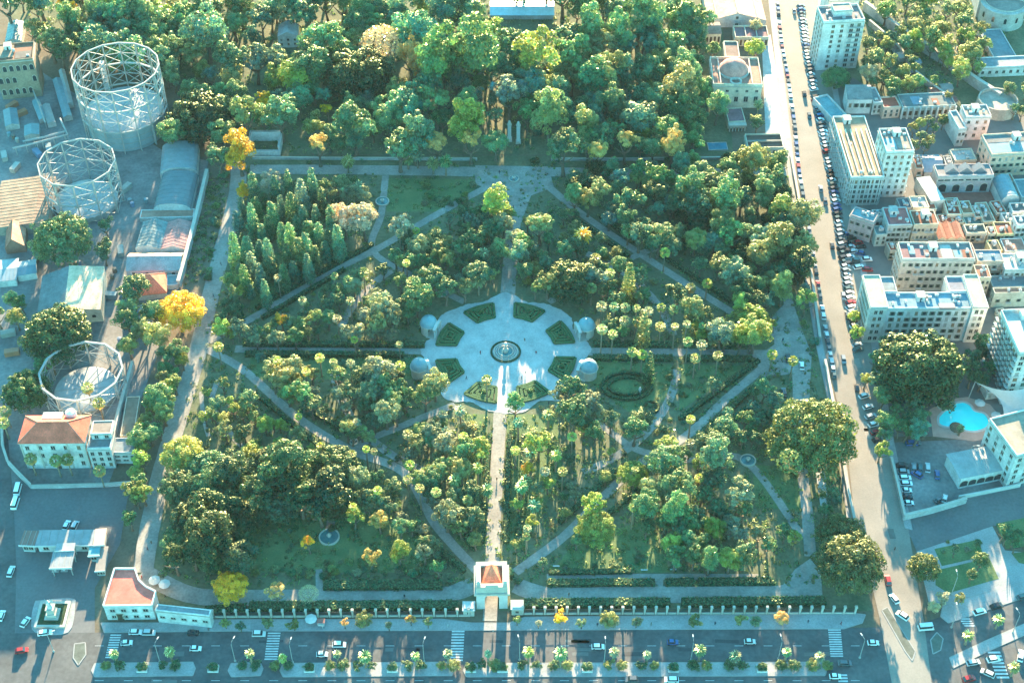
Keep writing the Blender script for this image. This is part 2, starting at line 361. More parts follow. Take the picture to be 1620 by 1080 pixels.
path("small_path", [(505, 935), (505, 900)], 2.4, 0.05); path("small_path", [(1042, 945), (1042, 915)], 3.0, 0.05)
# plaza disc
PLAZA_R = 31.0
b = MB(); b.face([(cw.x + (PLAZA_R + 1.6 * math.cos(8 * a - .2) + .7 * math.sin(13 * a) + random.uniform(-.35, .35)) * math.cos(a), cw.y + (PLAZA_R + 1.6 * math.cos(8 * a - .2) + .7 * math.sin(13 * a) + random.uniform(-.35, .35)) * math.sin(a), 0.14) for a in np.linspace(0, 2 * math.pi, 160, endpoint=False)])
structure(b.obj("central_plaza", PAVE))

sheet("institute_forecourt", [(1205, 62), (1219, 55), (1248, 236), (1212, 236)], 0.05, PAVE)

# repaired patches in the carriageways
aa = next(o for o in bpy.data.objects if o.name == "avenue_asphalt"); ba = next(o for o in bpy.data.objects if o.name == "boulevard_asphalt")
PM = [mat("asphalt_patch_dark", (.055, .057, .06), .8, .25, .3), mat("asphalt_patch_pale", (.13, .13, .125), .85, .2, .3), mat("worn_patch", (.13, .12, .11), .85, .2, .3), mat("worn_patch_pale", (.27, .25, .22), .85, .2, .3)]
for i in range(34):
    on_av = i < 20; x, y = (random.uniform(200, 1360), random.choice((1008, 1014, 1027, 1034, 1077))) if on_av else (0, random.uniform(20, 900))
    if not on_av: x = 1255 + (y / 1080) * 195 + random.uniform(-9, 9)
    w = W(x, y); b_ = MB(); b_.box((w.x, w.y, .052 if on_av else .092), (random.uniform(2, 9) if on_av else random.uniform(1, 2.2), random.uniform(.8, 2) if on_av else random.uniform(3, 10), .012), 0, random.uniform(-.05, .05) - (0 if on_av else .0)); b_.obj("asphalt_patch", PM[i % 2] if on_av else PM[2 + i % 2], aa if on_av else ba)
# ================================================================== vegetation library
def leafcloud(name, cents, normals, size, tints, matl, aspect=1.0, jitter=0.55):
    """one quad per leaf clump: cents (n,3), facing roughly along normals"""
    n = len(cents); nr = normals + rng.normal(0, jitter, (n, 3)); nr /= np.linalg.norm(nr, axis=1, keepdims=True) + 1e-9
    a = np.cross(nr, rng.normal(0, 1, (n, 3))); a /= np.linalg.norm(a, axis=1, keepdims=True) + 1e-9
    c = np.cross(nr, a); s = (size * rng.uniform(0.65, 1.35, n))[:, None]
    v = np.empty((n, 4, 3)); v[:, 0] = cents - a * s - c * s * 0.5 * aspect; v[:, 1] = cents + a * s * .2 - c * s * aspect
    v[:, 2] = cents + a * s + c * s * 0.4 * aspect; v[:, 3] = cents - a * s * .1 + c * s * aspect
    me = bpy.data.meshes.new(name); me.vertices.add(n * 4); me.loops.add(n * 4); me.polygons.add(n)
    me.vertices.foreach_set("co", v.ravel()); me.loops.foreach_set("vertex_index", np.arange(n * 4, dtype=np.int32))
    me.polygons.foreach_set("loop_start", np.arange(0, n * 4, 4, dtype=np.int32)); me.polygons.foreach_set("loop_total", np.full(n, 4, dtype=np.int32))
    at = me.color_attributes.new("tint", 'FLOAT_COLOR', 'POINT'); t4 = np.ones((n, 4, 4)); t4[:, :, :3] = tints[:, None, :]
    at.data.foreach_set("color", t4.ravel().astype(np.float32)); me.materials.append(matl); me.update(); me.validate(); return me
def rdirs(n):
    d = rng.normal(0, 1, (n, 3)); return d / np.linalg.norm(d, axis=1, keepdims=True)
def clumpy(name, centres, radii, per, size, matl=LEAF, core=0.12, up=0.25):
    cs, ns, ts = [], [], []
    for c, r in zip(centres, radii):
        k = max(12, int(per * (r / radii.mean()) ** 2)); d = rdirs(k); d[:, 2] = np.where(d[:, 2] < -0.5, -d[:, 2], d[:, 2])
        rad = r * rng.uniform(0.78, 1.05, k); cs.append(c + d * rad[:, None]); out = c / (np.linalg.norm(c) + 1e-6)
        ns.append(d + out * 0.35 + np.array([0, 0, up])); g = rng.uniform(0.6, 1.4); hue = rng.normal(0, 0.08)
        t = np.stack([np.full(k, g * (1 + hue)), np.full(k, g), np.full(k, g * (1 - hue))], 1) * rng.uniform(0.8, 1.2, (k, 1)); ts.append(t)
    cs, ns, ts = np.concatenate(cs), np.concatenate(ns), np.concatenate(ts)
    return leafcloud(name, cs, ns, size, ts, matl)
def shell_points(n, zlo=-0.55, jit=0.16):
    i = np.arange(n) + 0.5; z = 1 - (1 - zlo) * i / n; ph = i * 2.39996 + rng.uniform(0, 6)
    r = np.sqrt(np.maximum(0, 1 - z * z)); p = np.stack([r * np.cos(ph), r * np.sin(ph), z], 1)
    return p + rng.normal(0, jit, (n, 3))
def round_crown(i):
    n = 38; lob = rdirs(5); p = shell_points(n) * 0.70
    p *= (1 + 0.22 * np.max(p @ lob.T, axis=1))[:, None]; p[:, 2] *= 0.92
    p = np.concatenate([p, rng.normal(0, 0.25, (7, 3))]); return clumpy("crown_round_%d" % i, p, rng.uniform(0.2, 0.36, len(p)), 140, 0.041)
def lobed_crown(i):                                 # several billows of different size with gaps between them
    nl = int(rng.integers(6, 11)); P_, Rr_ = [], []; base = shell_points(nl, -.35, .2) * rng.uniform(.5, .72, (nl, 1)); base[:, 2] *= rng.uniform(.7, 1.0)
    for l in base:
        rl = rng.uniform(.26, .46); k = 10; q = shell_points(k, -.4, .15) * rl * .8; P_.append(q + l); Rr_.append(rng.uniform(.09, .19, k) * (rl / .36))
    P_.append(rng.normal(0, .28, (6, 3))); Rr_.append(np.full(6, .22)); return clumpy("crown_lobed_%d" % i, np.concatenate(P_), np.concatenate(Rr_), 62, 0.038)
def tall_crown(i):
    lobes = [np.array([0, 0, 0.75])] + [np.array([0.45 * math.cos(a), 0.45 * math.sin(a), rng.uniform(-.6, .5)]) for a in rng.uniform(0, 6.28, 5)]
    P_, Rr_ = [], []
    for l in lobes:
        q = shell_points(11, -0.5) * 0.42; q[:, 2] *= 1.25; P_.append(q + l); Rr_.append(rng.uniform(.16, .27, 11))
    return clumpy("crown_tall_%d" % i, np.concatenate(P_), np.concatenate(Rr_), 125, 0.035)
def fig_crown(i):
    n = 120; p = shell_points(n, -0.25, 0.06); p *= rng.uniform(0.82, 0.93, (n, 1)); lob = rdirs(9)
    p *= (0.92 + 0.2 * np.max(p @ lob.T, axis=1) ** 3)[:, None]; p[:, 2] *= 0.72
    q = rng.normal(0, .3, (10, 3)); q[:, 2] *= .6
    return clumpy("crown_fig_%d" % i, np.concatenate([p, q]), np.concatenate([rng.uniform(0.11, 0.2, n), np.full(10, .3)]), 115, 0.0255)
def spire_crown(i, flat=1.0):                       # cypress: tall narrow spindle, unit radius, z from -2.6 to 2.6
    n = 64; z = np.linspace(-2.5, 2.45, n); t = (z + 2.6) / 5.2; r = 0.78 * np.minimum(1, t * 5) ** .6 * (1 - t) ** 0.55 + 0.05
    a = np.arange(n) * 2.4 + rng.uniform(0, 6); p = np.stack([r * np.cos(a) * .85, r * np.sin(a) * .85, z], 1) + rng.normal(0, .07, (n, 3))
    return clumpy("crown_cypress_%d" % i, p, 0.20 + 0.22 * r, 70, 0.06, up=0.45)
def tier_crown(i):                                  # araucaria-like: whorls of drooping boughs
    P_, Rr_ = [], []
    for k in range(11):
        t = k / 10; zz = -2.3 + 4.6 * t; r = 1.0 * (1 - t) ** .8 + .1
        for j in range(8):
            a = j * .785 + k * .4
            for s in (.45, .85): P_.append([r * s * math.cos(a), r * s * math.sin(a), zz + .12 * s]); Rr_.append(.2)
    return clumpy("crown_tiers_%d" % i, np.array(P_), np.array(Rr_), 22, 0.07, up=.5)
def twig_crown(i):                                  # nearly bare crown: fine pale twigs with few leaves
    n = 2600; d = rdirs(n); d[:, 2] = np.abs(d[:, 2]) * 1.0 - .3; r = rng.uniform(.45, 1.0, n) ** .5
    c = d * r[:, None]; g = rng.uniform(.7, 1.25, (n, 1)) * np.ones((1, 3)); return leafcloud("crown_twigs_%d" % i, c, rdirs(n), .045, g, LEAF, aspect=.35)
def fan_head(i):                                    # fan palm: globe of stiff fans, some dead skirt below
    n = 42; d = shell_points(n, -.75, .12); d /= np.linalg.norm(d, axis=1, keepdims=True); b_ = MB(); tint_ = []
    for k in range(n):
        v = Vector(d[k]); side = v.cross(Vector((0, 0, 1)));
        side = side.normalized() if side.length > .05 else Vector((1, 0, 0)); g = random.uniform(.7, 1.3)
        col = (g, g, g) if v.z > -.35 else (g * 2.2, g * 1.2, g * .9)
        pts = [v * .35, v * .75 + side * .2, v * .8 + side * .32 + Vector((0, 0, -.1)), v * 1.0 + side * .14 + Vector((0, 0, -.12)), v * 1.04 + Vector((0, 0, -.08)),
               v * 1.0 - side * .14 + Vector((0, 0, -.12)), v * .8 - side * .32 + Vector((0, 0, -.1)), v * .75 - side * .2]
        b_.face(pts[:5] ); b_.face([pts[0]] + pts[4:]); tint_ += [col] * 10
    return palm_mesh(b_, tint_, "head_fan_%d" % i)
def feather_head(i, n=54):                          # date palm: long arching fronds
    b_ = MB(); tint_ = []
    for k in range(n):
        a = k * 2.39996 + random.uniform(-.2, .2); e = R(80 - 105 * (k / n) + random.uniform(-8, 8)); L = random.uniform(.9, 1.12); g = random.uniform(.7, 1.3)
        p = Vector((0, 0, 0)); pts = [p.copy()]; seg = 5
        for s_ in range(seg):
            p = p + Vector((math.cos(a) * math.cos(e), math.sin(a) * math.cos(e), math.sin(e))) * (L / seg); pts.append(p.copy()); e -= R(17)
        side = Vector((-math.sin(a), math.cos(a), 0)); wd = [.05, .11, .13, .12, .08, .015]
        for s_ in range(seg):
            for sg in (1, -1):
                q = [pts[s_], pts[s_ + 1], pts[s_ + 1] + side * (sg * wd[s_ + 1]) + Vector((0, 0, -wd[s_ + 1] * .7)), pts[s_] + side * (sg * wd[s_]) + Vector((0, 0, -wd[s_] * .7))]
                b_.face(q); tint_ += [(g, g, g)] * 4
    return palm_mesh(b_, tint_, "head_feather_%d" % i)
def palm_mesh(b_, tint_, name):
    me = b_.mesh(name, PALM); at = me.color_attributes.new("tint", 'FLOAT_COLOR', 'POINT')
    arr = np.ones((len(b_.v), 4), np.float32); arr[:, :3] = np.array(tint_, np.float32)[:len(b_.v)]; at.data.foreach_set("color", arr.ravel()); return me
LIB = {'round': [round_crown(i) for i in range(6)] + [lobed_crown(i) for i in range(10)], 'tall': [tall_crown(i) for i in range(7)], 'fig': [fig_crown(i) for i in range(5)],
       'cypress': [spire_crown(i) for i in range(4)], 'tiers': [tier_crown(i) for i in range(2)], 'twig': [twig_crown(i) for i in range(2)],
       'fan': [fan_head(i) for i in range(4)], 'feather': [feather_head(i) for i in range(4)]}
def trunk_mesh(i, limbs=4, spread=.5):               # unit height, unit base radius = .06
    b_ = MB(); lean = Vector((random.uniform(-.05, .05), random.uniform(-.05, .05), 0))
    b_.tube([(0, 0, 0), (0.01, 0, .12), tuple(lean * .5 + Vector((0, 0, .3))), tuple(lean + Vector((0, 0, .5)))], [.075, .055, .045, .038], 7)
    for k in range(limbs):
        a = k * 6.28 / limbs + random.uniform(-.4, .4); s0 = lean * .8 + Vector((0, 0, random.uniform(.36, .48)))
        s1 = s0 + Vector((math.cos(a) * spread * .45, math.sin(a) * spread * .45, .18)); s2 = s0 + Vector((math.cos(a) * spread * .8, math.sin(a) * spread * .8, .38))
        b_.tube([tuple(s0), tuple(s1), tuple(s2)], [.032, .022, .01], 5)
    return b_.mesh("trunk_%d" % i, BARK, True)
def palm_trunk(i):
    b_ = MB(); k = random.uniform(-.03, .03); z = np.linspace(0, 1, 6)
    b_.tube([(k * math.sin(q * 2), k * q * q, q) for q in z], [1.25, .95, .85, .8, .8, .95], 7); return b_.mesh("palm_trunk_%d" % i, PBARK, True)
TRUNKS = [trunk_mesh(i) for i in range(4)]; PTRUNKS = [palm_trunk(i) for i in range(3)]
COLS = {'D': (.068, .155, .092), 'G': (.105, .225, .115), 'T': (.080, .230, .160), 'O': (.215, .255, .110), 'L': (.28, .345, .09), 'Y': (.72, .42, .045),
        'A': (.60, .40, .15), 'P': (.44, .38, .29), 'B': (.105, .220, .170), 'S': (.190, .240, .160), 'K': (.034, .082, .048), 'M': (.085, .120, .050)}
CWORD = {'K': 'blackish green', 'M': 'dark olive', 'D': 'dark green', 'G': 'mid green', 'T': 'bluish green', 'O': 'olive green', 'L': 'bright yellow-green', 'Y': 'golden yellow', 'A': 'orange autumn', 'P': 'pale greyish', 'B': 'grey-green', 'S': 'silvery green'}
KNAME = {'round': ('broadleaf_tree', 'rounded tree'), 'tall': ('tall_tree', 'tall billowing tree'), 'fig': ('fig_tree', 'domed fig tree'), 'cypress': ('cypress_tree', 'slim pointed cypress'),
         'tiers': ('araucaria_tree', 'tiered conifer'), 'twig': ('bare_tree', 'thinly leaved tree'), 'fan': ('fan_palm', 'fan palm'), 'feather': ('date_palm', 'feathery palm'), 'shrub': ('shrub', 'low shrub')}
USED = {}
def plant(kind, px, py, rpx, col, where, label=None, hgt=None, shrub=False):
    """a tree or palm whose crown centre stands over photo pixel px,py with a crown rpx pixels in radius"""
    r = rpx / ppm(px, min(py + 15, 1075)); c = COLS[col]; k = random.random()
    g_ = random.uniform(.78, 1.25); c = tuple(q * g_ * random.uniform(.88, 1.12) for q in c)
    nm, ph = KNAME['shrub' if shrub else kind]
    if nm == 'broadleaf_tree': nm = {'D': 'deep_green_tree', 'K': 'deep_green_tree', 'S': 'grey_green_tree', 'B': 'grey_green_tree', 'O': 'yellow_green_tree', 'L': 'yellow_green_tree', 'T': 'deep_green_tree', 'Y': 'autumn_tree', 'A': 'autumn_tree', 'P': 'pale_tree'}.get(col, nm)  # rounded broadleaf trees, told apart by leaf colour only; species not known
    if shrub: zc = r * .55; sx = sy = r; szz = r * .75
    elif kind == 'round': szz = r * random.uniform(.85, 1.05); zc = (hgt or (1.55 * r + 1.5 + random.uniform(0, 1.5))); sx, sy = r * random.uniform(.92, 1.08), r * random.uniform(.92, 1.08)
    elif kind == 'tall': szz = r * 1.15; zc = hgt or (1.7 * r + 2.0); sx = sy = r * 1.05
    elif kind == 'fig': szz = r * random.uniform(.95, 1.05); zc = hgt or (.45 * r + 2.6); sx, sy = r, r
    elif kind == 'cypress': szz = r * (hgt or 1.0); zc = 2.6 * szz + .8; sx = sy = r
    elif kind == 'tiers': szz = r * 1.15; zc = 2.5 * szz + 1.2; sx = sy = r
    elif kind == 'twig': szz = r * .95; zc = hgt or (1.2 * r + 2); sx = sy = r
    elif kind == 'fan': szz = r; zc = hgt or random.uniform(9, 12); sx = sy = r
    else: szz = r; zc = hgt or random.uniform(6, 8); sx = sy = r
    w = W(px, py, zc); key = (nm, label or (CWORD[col] + ' ' + ph + ' ' + where))
    o = thing(nm, key[1], 'shrub' if shrub else ('palm tree' if kind in ('fan', 'feather') else 'tree'), (w.x, w.y, 0), random.uniform(0, 6.28))
    USED.setdefault(key, []).append(o)
    ch = link('crown', random.choice(LIB[kind]), o, (0, 0, zc), 0, (sx, sy, szz), c)
    if kind in ('fan', 'feather'):
        tr = random.uniform(.26, .34) if kind == 'fan' else random.uniform(.34, .45)
        link('trunk', random.choice(PTRUNKS), o, (0, 0, 0), 0, (tr, tr, zc))
    elif not shrub:
        th = zc * 1.05 if kind != 'cypress' else zc * .7; q = 1.0 if kind != 'fig' else 1.6
        link('trunk', random.choice(TRUNKS), o, (0, 0, 0), 0, (th * q * .9, th * q * .9, th))
    return o
# ================================================================== planting
CLEAR = [([(785, 20), (865, 20)], 18), ([(455, 60), (456, 60)], 16), ([(690, 228), (745, 226)], 10), ([(990, 226), (991, 226)], 10), ([(1065, 230), (1066, 230)], 10), ([(945, 240), (946, 240)], 8), ([(503, 230), (503, 231)], 10), ([(378, 300), (352, 395), (330, 480), (312, 560), (285, 650), (258, 740), (238, 830), (226, 905)], 12), ([(760, 300), (665, 356)], 7), ([(606, 388), (500, 443), (405, 500)], 12),
         ([(925, 340), (1010, 400), (1090, 452), (1150, 490)], 8), ([(385, 585), (470, 660), (555, 708), (612, 712)], 9), ([(665, 800), (700, 850), (745, 895)], 8),
         ([(1200, 585), (1150, 630), (1085, 688)], 10), ([(985, 765), (950, 792), (890, 850), (828, 890)], 9), ([(385, 552), (660, 553)], 6), ([(935, 556), (1200, 560)], 9),
         ([(778, 900), (783, 800), (792, 640)], 13), ([(803, 470), (804, 440)], 10), ([(240, 945), (740, 943)], 12), ([(830, 940), (1300, 935)], 12), ([(525, 522), (550, 485), (592, 448)], 7),
         ([(1075, 500), (1072, 600), (1035, 668)], 6), ([(515, 610), (530, 650)], 5), ([(602, 320), (596, 385)], 8), ([(605, 318), (612, 282)], 8), ([(640, 305), (745, 300)], 22), ([(410, 270), (870, 270)], 9),
         ([(755, 275), (868, 280), (820, 330)], 18), ([(521, 850), (521, 851)], 26), ([(430, 850), (640, 885)], 22), ([(1183, 729), (1184, 729)], 22), ([(1225, 760), (1226, 800)], 25), ([(885, 890), (1030, 885)], 18),
         ([(990, 605), (991, 620)], 38), ([(1110, 600), (1080, 640)], 10), ([(700, 640), (610, 690)], 7), ([(960, 680), (1010, 710)], 7), ([(1245, 490), (1250, 560), (1268, 640)], 20), ([(505, 925), (700, 926)], 8),
         ([(865, 918), (1210, 918)], 10), ([(400, 475), (540, 405)], 8), ([(1000, 730), (1025, 715)], 10), ([(1280, 920), (1240, 935)], 20), ([(1272, 750), (1280, 870)], 6), ([(680, 510), (675, 505)], 22), ([(928, 515), (927, 512)], 20), ([(664, 582), (663, 578)], 18), ([(930, 580), (931, 578)], 16), ([(822, 205), (806, 205)], 12), ([(413, 225), (430, 225)], 24)]
PL_C = (800, 555, 126, 92)                          # plaza outline in the photo
PLACED = []
def segd(x, y, a, b):
    ax, ay = a; bx, by = b; dx, dy = bx - ax, by - ay; q = dx * dx + dy * dy
    t = max(0, min(1, ((x - ax) * dx + (y - ay) * dy) / q)) if q else 0; return math.hypot(x - ax - t * dx, y - ay - t * dy)
def blocked(x, y, r):
    if ((x - PL_C[0]) / (PL_C[2] + r * .8)) ** 2 + ((y - PL_C[1]) / (PL_C[3] + r * .8)) ** 2 < 1: return True
    for line, hw in CLEAR:
        for a, c in zip(line, line[1:]):
            if segd(x, y, a, c) < hw + r * .75: return True
    return False
def hand(items, where):
    for it in items:
        x, y, r, kd, c = it[:5]; PLACED.append((x, y, r)); plant(kd, x, y, r, c, where, label=it[5] if len(it) > 5 else None, hgt=it[6] if len(it) > 6 else None)
def fill(poly, n, rr, mix, where, tight=.72, tries=40, shrub=False, free=False):
    xs = [p[0] for p in poly]; ys = [p[1] for p in poly]; got = 0
    for _ in range(n * tries):
        if got >= n: break
        x, y = random.uniform(min(xs), max(xs)), random.uniform(min(ys), max(ys)); r = rr[0] + (rr[1] - rr[0]) * random.random() ** 1.4
        if not inpoly(x, y, poly) or (not free and blocked(x, y, r)): continue
        if any((x - a) ** 2 + ((y - c) * 1.25) ** 2 < ((r + q) * tight) ** 2 for a, c, q in PLACED): continue
        PLACED.append((x, y, r * (.7 if shrub else 1))); kd, c = random.choice(mix); plant(kd, x, y, r, c, where, shrub=shrub); got += 1
    return got
# --- trees singled out by their look
hand([(105, 15, 17, 'round', 'Y', "golden-topped tree at the top edge above the big gas holder"), (245, 50, 44, 'fig', 'G', "huge domed tree directly behind the big gas holder"), (320, 190, 50, 'fig', 'K', "huge dark fig tree beside the big gas holder"),
      (297, 158, 11, 'round', 'Y', "small golden tree on top of the dark fig by the gas holder"), (377, 238, 25, 'tall', 'Y', "tall golden autumn tree at the head of the west walk"), (385, 303, 11, 'tall', 'Y', "small golden tree beside the west walk below the tall one"),
      (345, 246, 22, 'round', 'G', "mid green tree touching the tall golden one at the west walk"), (605, 68, 38, 'twig', 'P', "pale greyish dome of a nearly bare tree in the rear wood"), (650, 92, 21, 'tall', 'A', "orange autumn tree beside the pale bare dome"), (565, 122, 53, 'fig', 'K', "large dark domed fig in the rear wood below the pale dome"),
      (845, 85, 38, 'round', 'L', "large yellow-topped tree below the blue pool roof"), (590, 40, 22, 'round', 'G', "mid green tree just above the pale bare dome"), (287, 494, 36, 'fig', 'Y', "big golden yellow tree beside the west walk and the sheds"),
      (92, 533, 52, 'fig', 'K', "huge dark fig in front of the gabled warehouse"), (100, 384, 46, 'fig', 'G', "broad green tree below the middle gas holder"), (42, 622, 36, 'fig', 'K', "dark fig tree behind the red roofed villa"),
      (1285, 692, 67, 'fig', 'M', "largest rounded fig tree overhanging the boulevard"), (1346, 893, 51, 'fig', 'M', "great rounded fig at the garden corner by the avenue"), (1330, 848, 36, 'fig', 'M', "rounded fig touching the great corner fig from behind"),
      (1450, 586, 68, 'fig', 'K', "vast dark fig in front of the long hotel"), (1462, 898, 24, 'fig', 'M', "rounded tree on the corner lawn across the boulevard"), (365, 930, 27, 'fig', 'Y', "large golden yellow tree by the front fence"),
      (438, 933, 18, 'round', 'A', "orange autumn tree by the front fence next to the golden one"), (488, 938, 17, 'twig', 'P', "nearly bare pinkish tree by the front fence"), (600, 822, 14, 'round', 'A', "orange tinted tree above the southwest lawn"),
      (586, 883, 14, 'round', 'A', "small orange tree on the southwest lawn"), (560, 815, 16, 'round', 'L', "yellow-green tree above the southwest lawn beside the orange one"), (488, 857, 11, 'round', 'Y', "small golden tree beside the oval basin"), (632, 872, 15, 'tall', 'L', "slim yellow-green tree on the southwest lawn"),
      (900, 448, 38, 'fig', 'K', "dark fig with pale tips next to the plaza's upper pavilion"), (942, 838, 31, 'fig', 'L', "bright round tree above the sunlit lawn by the gate"), (938, 795, 23, 'round', 'L', "bright yellow-green tree beside the diagonal path near the gate"),
      (1000, 750, 23, 'fig', 'L', "bright domed tree below the southeast path crossing"), (290, 722, 33, 'fig', 'L', "bright umbrella-shaped tree beside the west walk"), (398, 722, 22, 'fig', 'L', "bright domed tree at the head of the dark southwest grove"), (285, 772, 32, 'fig', 'G', "domed green tree below the bright umbrella tree"),
      (788, 322, 22, 'tall', 'L', "bright yellow-green tree at the rear end of the main axis"), (780, 310, 13, 'round', 'Y', "golden crown at the rear end of the main axis"), (922, 372, 17, 'feather', 'Y', "yellow palm between the rear axis and the northeast path", 9), (445, 505, 12, 'round', 'Y', "small golden tree on the lawn below the cypress grove"),
      (852, 700, 21, 'round', 'L', "yellow sunlit tree beside the main axis below the plaza"), (760, 708, 18, 'round', 'L', "yellow sunlit tree just left of the main axis"), (835, 742, 11, 'round', 'Y', "small golden tree beside the main axis"), (995, 448, 14, 'tiers', 'O', "tiered olive conifer among the fan palms"), (1018, 523, 13, 'tiers', 'O', "shorter tiered conifer in the fan palm rows"), (1027, 580, 11, 'tiers', 'D', "dark tiered conifer beside the oval parterre"),
      (975, 325, 9, 'cypress', 'T', "single pointed bluish conifer in the northeast quarter", 1.0)], "")
hand([(797, 352, 15, 'round', 'S', "silvery tree closing the rear axis, upper one"), (814, 374, 15, 'round', 'P', "pale tree closing the rear axis"), (790, 396, 15, 'tall', 'G', "tall green tree left of the rear axis near the plaza"), (822, 402, 16, 'tall', 'B', "tall grey-green tree right of the rear axis near the plaza"), (806, 338, 13, 'round', 'G', "mid green tree at the head of the rear axis"), (815, 640, 15, 'tall', 'G', "tall green tree at the plaza's foot right of the main axis"), (905, 612, 22, 'round', 'D', "dark tree overlapping the plaza's lower right bed"), (886, 622, 14, 'round', 'S', "silvery tree at the plaza's lower right rim"), (688, 607, 20, 'round', 'O', "olive tree overlapping the plaza's lower left bed"), (672, 625, 20, 'round', 'O', "olive tree below the lower left pavilion"), (660, 470, 22, 'round', 'D', "dark tree behind the upper left pavilion"), (705, 455, 18, 'round', 'D', "dark tree at the plaza's upper left rim")], "")
hand([(575, 345, 26, 'round', 'P'), (545, 345, 22, 'round', 'P'), (635, 357, 19, 'round', 'P'), (430, 285, 16, 'round', 'P')], "beside the cypress grove")
hand([(435, 125, 18, 'round', 'L'), (470, 117, 27, 'round', 'L'), (510, 65, 32, 'round', 'G'), (700, 92, 38, 'tall', 'G'), (748, 85, 40, 'tall', 'G'), (772, 55, 27, 'round', 'L'), (420, 158, 15, 'round', 'Y'), (518, 173, 11, 'round', 'Y'), (503, 226, 15, 'round', 'A', None, 13), (690, 225, 15, 'round', 'A', None, 13), (745, 222, 15, 'round', 'A', None, 13),
      (735, 192, 30, 'tall', 'L'), (905, 88, 32, 'round', 'G'), (948, 75, 28, 'round', 'O'), (868, 178, 28, 'tall', 'O'), (922, 200, 22, 'tall', 'O'), (990, 222, 18, 'round', 'A', None, 13), (945, 237, 15, 'round', 'A', None, 13), (1065, 228, 19, 'tall', 'A', None, 13), (1080, 140, 28, 'tall', 'O'), (1015, 210, 14, 'round', 'L'), (560, 195, 34, 'round', 'D'), (690, 160, 28, 'round', 'G'), (640, 165, 26, 'round', 'T'), (990, 70, 20, 'round', 'T'), (245, 14, 24, 'round', 'L'), (295, 25, 27, 'round', 'G'), (190, 20, 26, 'round', 'T')], "in the rear wood")
# conifer grove
for (x, y, r) in [(383, 330, 8), (400, 350, 9), (418, 318, 8), (432, 345, 9), (447, 375, 9), (462, 330, 9), (470, 362, 10), (485, 395, 10), (500, 345, 10), (505, 375, 9), (412, 395, 9), (398, 420, 9), (430, 425, 9), (455, 410, 9), (473, 402, 11), (500, 410, 10), (436, 300, 8), (456, 290, 8), (478, 310, 9), (510, 320, 9), (495, 295, 8), (412, 440, 9), (384, 380, 8), (380, 430, 8), (395, 460, 8), (415, 370, 9), (520, 385, 9), (525, 355, 9), (440, 450, 8), (370, 470, 8), (376, 350, 8), (402, 300, 8), (490, 370, 10), (425, 405, 9), (372, 400, 9), (445, 330, 9), (460, 385, 10), (392, 395, 9), (480, 345, 9), (515, 400, 9), (450, 440, 9), (420, 465, 8), (535, 385, 9), (388, 445, 9), (405, 330, 9), (425, 360, 9), (488, 425, 9), (465, 430, 9)]:
    PLACED.append((x, y, r * 1.2)); plant('cypress', x, y, r * random.uniform(.95, 1.5), random.choice('TTBGD'), "in the west grove", hgt=random.uniform(.65, 1.3))
# fan palms on tall stems
FANP = [(953, 484), (970, 485), (990, 486), (1008, 487), (1025, 492), (1046, 486), (1065, 489), (988, 507), (1008, 508), (1026, 510), (1046, 516), (1066, 516), (1086, 512), (1110, 515), (1128, 521), (1162, 520), (953, 520), (970, 528), (1090, 540), (1110, 545)]
for (x, y) in FANP: plant('fan', x + random.uniform(-2, 2), y, random.uniform(5.6, 9.2), random.choice('OOLSG'), "in the palm rows", hgt=random.uniform(9.5, 14.5)); PLACED.append((x, y, 6))
for (x, y, l) in [(1052, 399, "above the northeast path crossing"), (965, 432, "standing alone behind the dark plaza fig"), (936, 455, "at the edge of the dark plaza fig"), (1093, 455, "beside the northeast diagonal path"), (1119, 448, "at the far end of the northeast diagonal hedge"), (942, 408, "in the bushes below the yellow palm"),
                  (575, 430, "at the crossing of the northwest paths"), (550, 443, "beside the northwest ring path"), (650, 445, "in the dark grove left of the plaza"), (690, 365, "above the northwest diagonal path"), (633, 578, "beside the left lower pavilion"), (645, 686, "on the lawn left of the main axis"), (648, 735, "in the pair beside the southwest path, taller one"), (672, 746, "in the pair beside the southwest path, shorter one"),
                  (740, 790, "left of the main axis near the dark grove"), (690, 778, "among shrubs left of the main axis"), (1000, 556, "over the hedged walk right of the plaza"), (1016, 560, "next to the dark tiered conifer"), (1136, 562, "over the lawn at the end of the hedged walk"), (1100, 566, "by the yellow hedge trees"), (770, 600, "in front of the lower left parterre"), (345, 548, "on the west walk crossing"), (1222, 560, "on the right forecourt, paler one"), (1255, 570, "on the right forecourt, brighter one")]:
    plant('fan', x, y, 8.5, random.choice('OLO'), l, hgt=random.uniform(9, 12)); PLACED.append((x, y, 7))
for (x, y, l) in [(567, 297, "beside the northwest basin"), (765, 402, "left of the rear main axis"), (790, 388, "hugging the rear main axis on its left"), (660, 245, "on the rear promenade, left one"), (685, 258, "on the rear promenade, middle one"), (705, 255, "on the rear promenade, right one"), (645, 250, "leaning over the rear promenade"), (550, 255, "by the rear promenade fence"), (757, 445, "at the rear rim of the plaza"),
                  (825, 770, "right of the main axis, near the gate end"), (720, 760, "left of the main axis in the shade"), (705, 685, "tall and shaggy below the plaza"), (820, 395, "right of the rear main axis"), (845, 800, "below the sunlit yellow tree"), (840, 715, "behind the small golden tree"), (720, 715, "under the left yellow sunlit tree"), (770, 775, "at the left edge of the main axis")]:
    plant('feather', x, y, 13, random.choice('GSO'), l, hgt=random.uniform(6, 9)); PLACED.append((x, y, 9))
